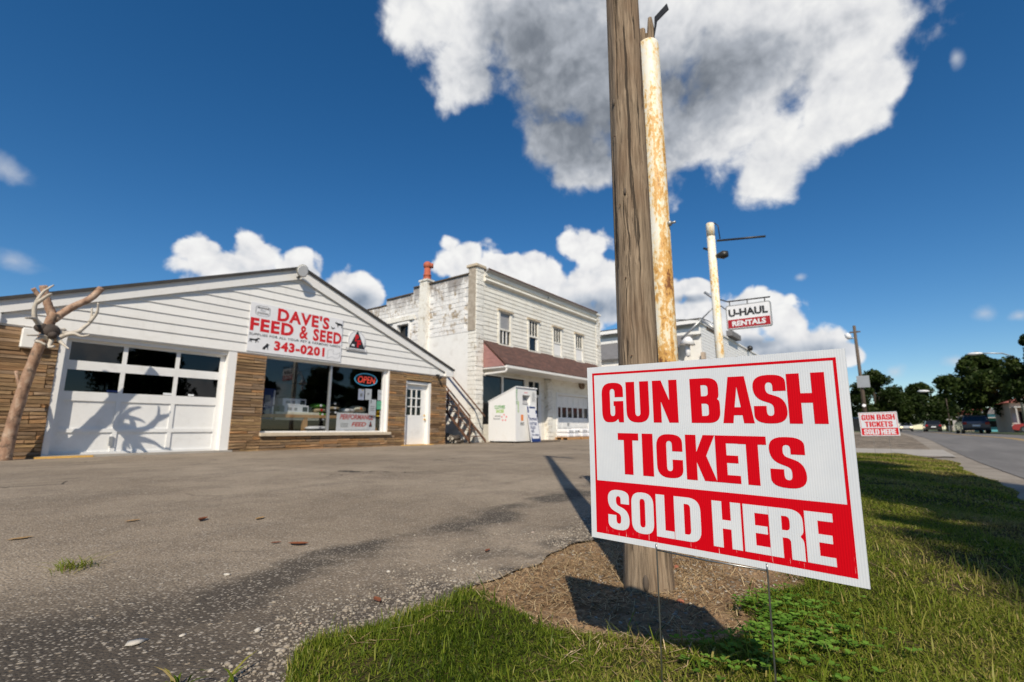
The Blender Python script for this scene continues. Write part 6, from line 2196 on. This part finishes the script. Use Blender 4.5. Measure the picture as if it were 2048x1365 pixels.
# bigger single stones, chips and leaves
def lone_stone(name, px, py, r_, flat, m, label, soil=False):
    w0 = on_z(px, py, .03)
    z0 = float(soil_z(w0.x, w0.y)) if soil else zgf(w0.x, w0.y)
    v_, f_, _ = stones(np.array([0.]), np.array([0.]), np.array([0.]), np.array([r_]))
    v_[:, 2] *= flat
    o_ = np_mesh(name, v_, f_, m)
    o_.location = (w0.x, w0.y, z0 + r_ * flat * .35)
    tag(o_, label, 'stone')
lone_stone('flat_stone', 275, 1266, .026, .35, 'stone_pale', 'pale flat stone lying alone on the worn asphalt')
lone_stone('pebble', 455, 1139, .014, .8, 'stone_pale', 'rounded pale pebble at the edge of the dark seam')
lone_stone('pebble', 518, 1244, .013, .9, 'stone_pale', 'grey pebble near the grass corner on asphalt')
lone_stone('pebble', 367, 1252, .012, .5, 'stone_pale', 'small cream pebble beside the pale flat stone')
lone_stone('brick_chip', 1352, 1132, .02, .6, 'brick_chip', 'red brick chip in the soil right of pole', True)
lone_stone('brick_chip', 1361, 1199, .014, .6, 'brick_chip', 'small red brick chip in front of pole foot', True)

def fallen_leaf(px, py, L, rot, m, label, curl=.3):
    w0 = on_z(px, py, .03)
    pts = [(-1, 0), (-.6, .28), (0, .42), (.5, .30), (1, 0), (.5, -.30), (0, -.42), (-.6, -.28)]
    V = [(a_ * L, b_ * L, .004 + curl * L * (abs(b_) * 1.0 + .4 * a_ * a_)) for a_, b_ in pts] + [(a_ * L * .6, 0, .004) for a_, _ in ((-1, 0), (0, 0), (1, 0))]
    F = [(0, 1, 8), (1, 2, 9, 8), (2, 3, 10, 9), (3, 4, 10), (4, 5, 10), (5, 6, 9, 10), (6, 7, 8, 9), (7, 0, 8)]
    o_ = MB().add(V, F).build('fallen_leaf', m)
    o_.location = (w0.x, w0.y, zgf(w0.x, w0.y) + .002); o_.rotation_euler = (0, 0, rot)
    tag(o_, label, 'leaf', 'dead leaves on the asphalt')
fallen_leaf(405, 1043, .055, .7, 'leaf_brown', 'curled dark brown leaf alone on the open lot', .6)
fallen_leaf(597, 1083, .06, -.9, 'leaf_brown', 'long reddish brown leaf beside the dark seam', .35)
fallen_leaf(552, 1081, .03, -.4, 'leaf_brown', 'small brown scrap of leaf next to the long leaf')
fallen_leaf(265, 1047, .05, .2, 'leaf_tan', 'flat tan leaf on the lot, farther from the seam', .1)
fallen_leaf(520, 1038, .05, .5, 'leaf_tan', 'tan leaf lying farther out than the curled brown one', .2)
fallen_leaf(755, 1187, .035, 1.2, 'leaf_brown', 'red brown leaf scrap close to the grass edge')
fallen_leaf(975, 1092, .03, .3, 'leaf_brown', 'tiny orange brown leaf scrap left of bare soil')
fallen_leaf(40, 1082, .06, .1, 'leaf_tan', 'broad tan leaf litter near the crack', .05)

def weed(name, px, py, n, h0, h1, wid, spread, tones, label, single=True):
    w0 = on_z(px, py, .03)
    z0 = zgf(w0.x, w0.y)
    if in_lawn(w0.x, w0.y): z0 = float(soil_z(w0.x, w0.y))
    root = thing(name, label, 'weed', (w0.x, w0.y, z0))
    x_ = rng.normal(0, spread, n); y_ = rng.normal(0, spread, n)
    a_ = rng.uniform(0, 6.28, n); h = rng.uniform(h0, h1, n); ln = rng.uniform(.5, 1.9, n)
    dxy = np.stack([np.cos(a_), np.sin(a_)], -1); sxy = np.stack([-np.sin(a_), np.cos(a_)], -1)
    V = []
    for tt, ww in ((0, .6), (.35, 1), (.7, .8), (1, 0)):
        c_ = np.stack([x_, y_], -1) + dxy * (h * ln * tt ** 1.5)[:, None]; zc = h * tt * (1.1 - .55 * tt)
        for sg in ((-1, 1) if ww else (0,)):
            V.append(np.concatenate([c_ + sxy * (wid * ww * sg * .5), zc[:, None]], 1))
    V = np.stack(V, 1)
    LF = np.array(((0, 1, 3), (0, 3, 2), (2, 3, 5), (2, 5, 4), (4, 5, 6)))
    tn = np.clip(rng.normal(tones, .2, n), 0, 1)
    if single:
        for q_ in range(n):
            np_mesh('leaf', V[q_], LF, 'grass_blades', root, tone=np.full(7, tn[q_]))
    else:
        o_ = np_mesh('blades', V.reshape(-1, 3), (np.arange(n)[:, None, None] * 7 + LF[None]).reshape(-1, 3), 'grass_blades', root, tone=np.repeat(tn, 7))
        o_['kind'] = 'stuff'
weed('grass_tuft', 150, 1132, 110, .03, .08, .0035, .04, .55, 'small grass tuft growing from the asphalt crack', False)
weed('broad_weed', 365, 1352, 9, .04, .10, .007, .012, .45, 'sparse broad leaved weed at the asphalt edge')
weed('broad_weed', 452, 1358, 6, .04, .08, .008, .02, .6, 'yellowing weed between asphalt edge and grass corner')
weed('broad_weed', 1500, 1330, 16, .04, .07, .006, .02, .35, 'broad bladed weed between the two sign wires')
weed('broad_weed', 1420, 1345, 16, .04, .07, .006, .02, .4, 'leafy weed near the first sign wire')
weed('broad_weed', 1660, 1290, 18, .03, .06, .005, .03, .6, 'pale weed in the grass behind second sign wire')
weed('broad_weed', 1800, 1180, 18, .03, .06, .005, .03, .65, 'pale weed out in the shaded grass')
# ------------------------------------------------------------------ trees
def leaf_cards(centres, radii, per, size, seed):
    r_ = np.random.default_rng(seed)
    C, Tn = [], []
    for c_, rad_ in zip(centres, radii):
        d_ = r_.normal(size=(per, 3)); d_ /= np.linalg.norm(d_, axis=1)[:, None]
        q_ = r_.random(per) ** .45
        C.append(np.array(c_) + d_ * q_[:, None] * np.array(rad_))
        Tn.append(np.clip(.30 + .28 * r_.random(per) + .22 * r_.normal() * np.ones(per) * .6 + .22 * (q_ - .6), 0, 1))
    C = np.concatenate(C); Tn = np.concatenate(Tn); n_ = len(C)
    a = r_.normal(size=(n_, 3)); a /= np.linalg.norm(a, axis=1)[:, None]
    b = np.cross(a, r_.normal(size=(n_, 3))); b /= np.linalg.norm(b, axis=1)[:, None]
    s_ = size * r_.uniform(.6, 1.35, n_)[:, None]
    V = np.stack([C - a * s_, C + b * s_ * .55, C + a * s_, C - b * s_ * .55], 1).reshape(-1, 3)
    return V, np.arange(n_ * 4).reshape(-1, 4), np.repeat(Tn, 4)

TREE = {}
def tree_meshes(kind, seed, H, W, lobes, per, size):
    """crown and trunk meshes, built once for each kind"""
    r_ = np.random.default_rng(seed)
    cen, rad_ = [], []
    for k in range(lobes):
        u = r_.random()
        z_ = H * (.26 + .66 * u)
        env = math.sin(math.pi * min(1, .16 + .86 * u)) ** .7
        a_ = r_.uniform(0, 6.283); q_ = W * env * r_.random() ** .5 * .80
        s_ = W * r_.uniform(.22, .40) * (1.1 - .45 * u)
        cen.append((q_ * math.cos(a_), q_ * math.sin(a_), z_)); rad_.append((s_, s_, s_ * .78))
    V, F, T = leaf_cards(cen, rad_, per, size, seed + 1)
    crown = np_mesh('crown', V, F, 'tree_leaves', tone=T)
    mb = MB()
    random.seed(seed)
    mb.tube([(0, 0, -.3), (.05, 0, H * .12), (0, .08, H * .3), (.1, 0, H * .55), (.05, .1, H * .8)], [H * .030, H * .022, H * .018, H * .010, H * .004], 9, jit=.06)
    for k in range(9):
        c_ = Vector(cen[k * len(cen) // 9]); z0 = H * random.uniform(.2, .45)
        mb.tube([(0, 0, z0), Vector((0, 0, z0)).lerp(c_, .5) + Vector((0, 0, H * .03)), c_], [H * .010, H * .007, H * .003], 6)
    trunk = mb.build('trunk', 'bark')
    me = crown.data, trunk.data
    D.objects.remove(crown); D.objects.remove(trunk)
    TREE[kind] = me
tree_meshes('round', 3, 10., 4.2, 46, 330, .20)
tree_meshes('tall', 8, 12., 3.6, 44, 330, .21)
tree_meshes('wide', 15, 9., 4.8, 48, 330, .20)

def tree(kind, x_, y_, sc, rot, label, cat='tree', group=None, sz=None):
    t_ = thing('broadleaf_tree', label, cat, (x_, y_, zgf(x_, y_)), group)
    t_.rotation_euler = (0, 0, rot)
    t_.scale = (sc, sc, sz or sc)
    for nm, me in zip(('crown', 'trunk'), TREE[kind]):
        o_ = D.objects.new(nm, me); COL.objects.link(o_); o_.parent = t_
    return t_
def tree_px(kind, px, pyt, D_, rot, label, base=12., sxy=1., group='trees along the far street'):
    top = at_d(px, pyt, D_)
    sz = (top.z - .3) / base
    return tree(kind, top.x, top.y, sz * sxy, rot, label, group=group, sz=sz)
tree_px('round', 1742, 738, 72, .3, 'dark tree right behind the far wooden lamp pole', 10, 1.05)
tree_px('round', 1784, 775, 84, 1.3, 'rounded dark tree beside the far lamp pole tree', 10, 1.25)
tree_px('wide', 1838, 764, 100, 2.1, 'broad tree at the end of the street above the black car', 9, 1.1)
tree_px('round', 1885, 800, 110, 4.1, 'small tree at street end next to the broad tree', 10, 1.3)
tree_px('wide', 1950, 704, 78, .9, 'very large dark spreading tree above the dark blue car', 9, .95)
tree_px('tall', 2052, 660, 54, 2.7, 'tall leafy tree beside the red roofed shop', 12, .9)
tree_px('round', 2110, 690, 56, .2, 'round tree behind the red roofed shop', 10, .9)
tree_px('tall', 1690, 790, 120, 5.1, 'distant slim tree beyond the lamp pole', 12, 1.0)
tree_px('round', 1815, 805, 150, 3.1, 'far off rounded tree closing the view down the street', 10, 1.2)
tree_px('wide', 1655, 800, 140, 3.7, 'distant low tree behind the white hall', 9, 1.0)
# across the road, behind the viewer: they shade the grass and show in the shop glass
tree('tall', -4.4, -9.9, 1.12, .4, 'big tree across the road whose shade falls on grass', group='trees across the road', sz=1.5)
tree('tall', -7.4, -10.4, 1.12, 2.4, 'big tree across the road beside the shading one', group='trees across the road', sz=1.45)
tree('tall', 4.5, -16.5, .72, 1.4, 'slim tree across the road facing the feed store', group='trees across the road')
tree('wide', 12.5, -18.0, .8, 2.2, 'wide tree across the road facing the feed store', group='trees across the road')
tree('round', 20.0, -19.5, .75, 3.3, 'round tree across the road facing the block building', group='trees across the road')
tree('tall', 27.5, -18.5, .7, 4.3, 'slim tree across the road facing the pallets', group='trees across the road')
tree('wide', 35, -21, .9, 5.3, 'wide tree across the road opposite the white hall', group='trees across the road')
tree('round', -16, -17, .9, 5.0, 'round tree across the road opposite the log post', group='trees across the road')

# ------------------------------------------------------------------ cars
def car(label, x_, y_, heading, paint_, L=4.6, Wd=1.84, H=1.62, kind='suv', lights=False):
    """local frame: +X forward"""
    t_ = thing('parked_car' if kind != 'moving' else 'car', label, 'car', (0, 0, 0))
    l2 = L / 2
    if kind == 'sedan':
        roof = [(-l2 * .72, .98), (-l2 * .38, H), (l2 * .12, H), (l2 * .45, 1.0)]
    elif kind == 'pickup':
        roof = [(-l2 * .08, 1.05), (-l2 * .02, H), (l2 * .28, H), (l2 * .50, 1.08)]
    else:
        roof = [(-l2 * .96, 1.05), (-l2 * .84, H), (l2 * .10, H), (l2 * .42, 1.05)]
    belt = roof[0][1]
    low = [(-l2, .42), (-l2, .85), (-l2 * .97, belt), (l2 * .46, belt), (l2 * .93, .86), (l2, .68), (l2, .36), (l2 * .86, .27), (-l2 * .9, .27)]
    def loft(profile, wfun):
        mb = MB()
        n_ = len(profile)
        cols_ = []
        for s_ in (-1, -.86, .86, 1):
            cols_.append([(px_, s_ * wfun(pz_), pz_ if abs(s_) < .9 else .27 + (pz_ - .27) * .97) for px_, pz_ in profile])
        vs_ = [v_ for c_ in cols_ for v_ in c_]
        fs_ = [tuple(range(n_)), tuple(range(4 * n_ - 1, 3 * n_ - 1, -1))]
        for c_ in range(3):
            for i in range(n_):
                i2 = (i + 1) % n_
                fs_.append((c_ * n_ + i, (c_ + 1) * n_ + i, (c_ + 1) * n_ + i2, c_ * n_ + i2))
        return mb.add(vs_, fs_, False)
    hw = Wd / 2
    loft(low, lambda z_: hw * (1 - .04 * max(0, z_ - .7))).build('body', paint_, t_)
    # glasshouse
    tw = lambda z_: hw * (.93 - .20 * (z_ - belt) / (H - belt))
    gh = MB()
    prof_ = [roof[0], roof[1], roof[2], roof[3]]
    a = [(px_, -tw(pz_), pz_ + .002) for px_, pz_ in prof_]; b = [(px_, tw(pz_), pz_ + .002) for px_, pz_ in prof_]
    gh.add(a + b, [(0, 1, 2, 3), (7, 6, 5, 4), (0, 4, 5, 1), (2, 6, 7, 3), (1, 5, 6, 2), (0, 3, 7, 4)]).build('windows', 'glass_dark', t_)
    rp_ = MB()
    ra, rb_ = prof_[1], prof_[2]
    rp_.box(ra[0] - .05, rb_[0] + .05, -tw(H) - .02, tw(H) + .02, H - .03, H + .03)
    for (p0, p1) in ((prof_[0], prof_[1]), (prof_[3], prof_[2])):
        for s_ in (-1, 1):
            rp_.tube([(p0[0], s_ * tw(p0[1]), p0[1]), (p1[0], s_ * tw(p1[1]), p1[1])], .045, 6)
    rp_.build('roof', paint_, t_)
    for fx in (-l2 * .62, l2 * .62):
        for s_ in (-1, 1):
            wheel = MB().tube([(fx, s_ * (hw - .20), .34), (fx, s_ * (hw + .012), .34)], .34, 18).build('wheel', 'car_tyre', t_)
            MB().tube([(fx, s_ * (hw + .013), .34), (fx, s_ * (hw + .022), .34)], .21, 14).build('rim', 'car_rim', wheel)
    for s_ in (-1, 1):
        MB().box(-l2 - .015, -l2 + .06, s_ * hw * .66, s_ * hw * .95, .78, .98).build('tail_light', 'tail_light', t_)
        MB().box(l2 - .10, l2 + .012, s_ * hw * .58, s_ * hw * .92, .60, .76).build('headlight', 'head_light' if lights else 'lamp_white', t_)
    MB().box(-l2 - .02, -l2 + .002, -.26, .26, .62, .76).build('number_plate', 'paper', t_)
    MB().box(-l2 - .05, -l2 + .1, -hw * .92, hw * .92, .36, .52).build('rear_bumper', 'black', t_)
    MB().box(l2 - .1, l2 + .05, -hw * .92, hw * .92, .34, .50).build('front_bumper', 'black', t_)
    t_.location = (x_, y_, zgf(x_, y_) - .012)
    t_.rotation_euler = (0, 0, heading)
    return t_
car('dark blue estate car seen from behind under the very large tree', 60, -6.2, R(2), 'car_blue', 4.5, 1.78, 1.5, 'suv')
car('black car farther down the road under the broad tree', 96, -5.6, R(1), 'car_black', 4.6, 1.85, 1.6, 'suv')
car('silver car with lit headlights coming up the street', 112, -3.0, R(180), 'car_silver', 4.5, 1.8, 1.45, 'sedan', True)
car('white car parked beyond the silver one near street end', 122, .5, R(175), 'car_white', 4.6, 1.8, 1.5, 'suv')
car('black pickup parked behind the far ticket sign', 35.5, 2.35, R(100), 'car_black', 5.2, 1.95, 1.75, 'pickup')
car('red car parked off the road near the teal shop', 70, -12.5, R(80), 'car_red', 4.4, 1.8, 1.45, 'sedan')

# ------------------------------------------------------------------ far lamp pole
lpx = at_d(1729, 815, 45)
ltop = at_d(1707, 652, 45)
fp = thing('lamp_pole', 'brown wooden utility pole with white lamp head and square panel', 'pole', (lpx.x, lpx.y, zgf(lpx.x, lpx.y)))
MB().tube([(lpx.x, lpx.y, 0), (lpx.x, lpx.y, ltop.z)], [.14, .10], 12).build('shaft', 'dark_wood', fp)
la = at_d(1692, 668, 45); lb = at_d(1700, 678, 45); lc = at_d(1709, 676, 45)
MB().tube([(lpx.x, lpx.y, lc.z), lb], .05, 6).build('arm', 'galv', fp)
MB().tube([lb, (la + lb) / 2, la], [.14, .22, .14], 10).build('lamp_head', 'lamp_white', fp)
pa = at_d(1722, 776, 45); pb2 = at_d(1736, 752, 45)
MB().box(lpx.x - .25, lpx.x - .19, lpx.y - .52, lpx.y + .26, pa.z, pb2.z).build('panel', 'galv', fp)
MB().tube([(lpx.x - .16, lpx.y, at_d(1728, 812, 45).z), (lpx.x - .2, lpx.y, at_d(1728, 812, 45).z + .02)], .12, 10).build('meter', 'lamp_white', fp)
MB().box(lpx.x - .06, lpx.x + .06, lpx.y - .35, lpx.y + .35, ltop.z - .55, ltop.z - .45).build('crossarm', 'dark_wood', fp)

# street lamp reaching over the large tree
sl = at_d(1950, 708, 60)
st_ = thing('street_lamp', 'tall steel street lamp reaching over the very large tree', 'lamp', (sl.x + 1.5, sl.y - 2.6, zgf(sl.x + 1.5, sl.y - 2.6)))
MB().tube([(sl.x + 1.5, sl.y - 2.6, 0), (sl.x + 1.5, sl.y - 2.6, sl.z - .3), (sl.x + 1.1, sl.y - 1.9, sl.z), (sl.x + .3, sl.y - .6, sl.z + .03)], [.10, .08, .06, .05], 10).build('column', 'galv', st_)
MB().ball((sl.x, sl.y, sl.z), .5, 12, 6, (.55, 1.1, .28)).build('lamp_head', 'lamp_white', st_)
s5 = at_d(1847, 783, 88)
st2 = thing('street_lamp', 'street lamp in front of the broad tree at street end', 'lamp', (s5.x, s5.y - 2.2, .26))
MB().tube([(s5.x, s5.y - 2.2, .2), (s5.x, s5.y - 2.2, s5.z - .2), (s5.x, s5.y - .5, s5.z)], [.07, .06, .04], 8).build('column', 'dark_wood', st2)
MB().ball((s5.x, s5.y, s5.z), .6, 12, 6, (.55, 1.1, .3)).build('lamp_head', 'lamp_white', st2)

simple('banner_red', (.30, .14, .12), .8, .1, 5)
# small signs and a banner by the verge
def verge_sign(px, pyb, D_, w_, h_, hp, m, label, name='verge_sign'):
    b_ = at_d(px, pyb, D_)
    z0 = zgf(b_.x, b_.y)
    t_ = thing(name, label, 'sign', (b_.x, b_.y, z0))
    MB().box(b_.x - .03, b_.x + .03, b_.y - .03, b_.y + .03, z0 - .05, z0 + hp).build('stand', 'galv', t_)
    MB().box(b_.x - .08, b_.x - .032, b_.y - w_ / 2, b_.y + w_ / 2, z0 + hp - h_, z0 + hp).build('panel', m, t_)
verge_sign(1912, 858, 97, .5, 1.5, 1.6, 'shop_white', 'narrow white sign board standing on the verge by the blue car')
verge_sign(1900, 858, 108, 1.0, .8, 2.6, 'shop_white', 'square white sign on a post across the street')
verge_sign(1942, 858, 78, .5, .9, 1.7, 'shop_white', 'white sign board just behind the dark blue car')
verge_sign(1860, 857, 150, .8, .8, 2.2, 'shop_white', 'small white sign near the black car')
verge_sign(1887, 857, 118, .45, 3.0, 4.8, 'banner_red', 'tall faded red banner on a post by the verge', 'banner_post')

# shops on the far side
def shop(px0, px1, D_, h_, dep, mw, mr, label, mb_='shop_white'):
    a = at_d(px0, 858, D_); b = at_d(px1, 858, D_)
    x0, x1 = min(a.x, b.x), max(a.x, b.x); y0 = min(a.y, b.y)
    t_ = thing('roadside_shop', label, 'building', ((x0 + x1) / 2, y0, .2))
    X0_, X1_ = x0, x0 + dep; Y1_ = max(a.y, b.y); Y0_ = y0 - 6
    MB().box(X0_, X1_, Y0_, Y1_, -.1, h_).build('walls', mw, t_)
    MB().prism([(Y0_ - .4, h_ + .002), (Y1_ + .5, h_ + .002), ((Y0_ + Y1_) / 2, h_ + 1.5)], 'x', X0_ - .4, X1_ + .4).build('roof', mr, t_)
    MB().box(X0_ - 1.4, X0_ - .004, Y0_ + .3, Y1_ - .1, h_ - .55, h_ - .42).build('canopy', mb_, t_)
    for k in range(4):
        yy = Y1_ - .6 - k * 1.6
        MB().box(X0_ - .03, X0_ - .005, yy - 1.1, yy, .9, h_ - .9).build('window', 'glass_dark', t_)
    MB().box(X0_ - .03, X0_ - .005, Y1_ - .45, Y1_ - .1, .2, 2.2).build('door', mb_, t_)
    for yy in (Y0_ + .5, Y1_ - .3):
        MB().box(X0_ - 1.35, X0_ - 1.23, yy, yy + .12, .1, h_ - .55).build('column', mb_, t_)
    return t_
shop(2026, 2075, 72, 3.3, 9, 'tan_wall', 'roof_red', 'low white shop with red roof and pillared porch')
shop(1965, 2004, 92, 2.6, 8, 'teal_wall', 'roof_grey', 'low teal shop behind the dark blue car')
shop(1905, 1930, 120, 3.2, 8, 'tan_wall', 'roof_red', 'far tan shop at the end of the street')
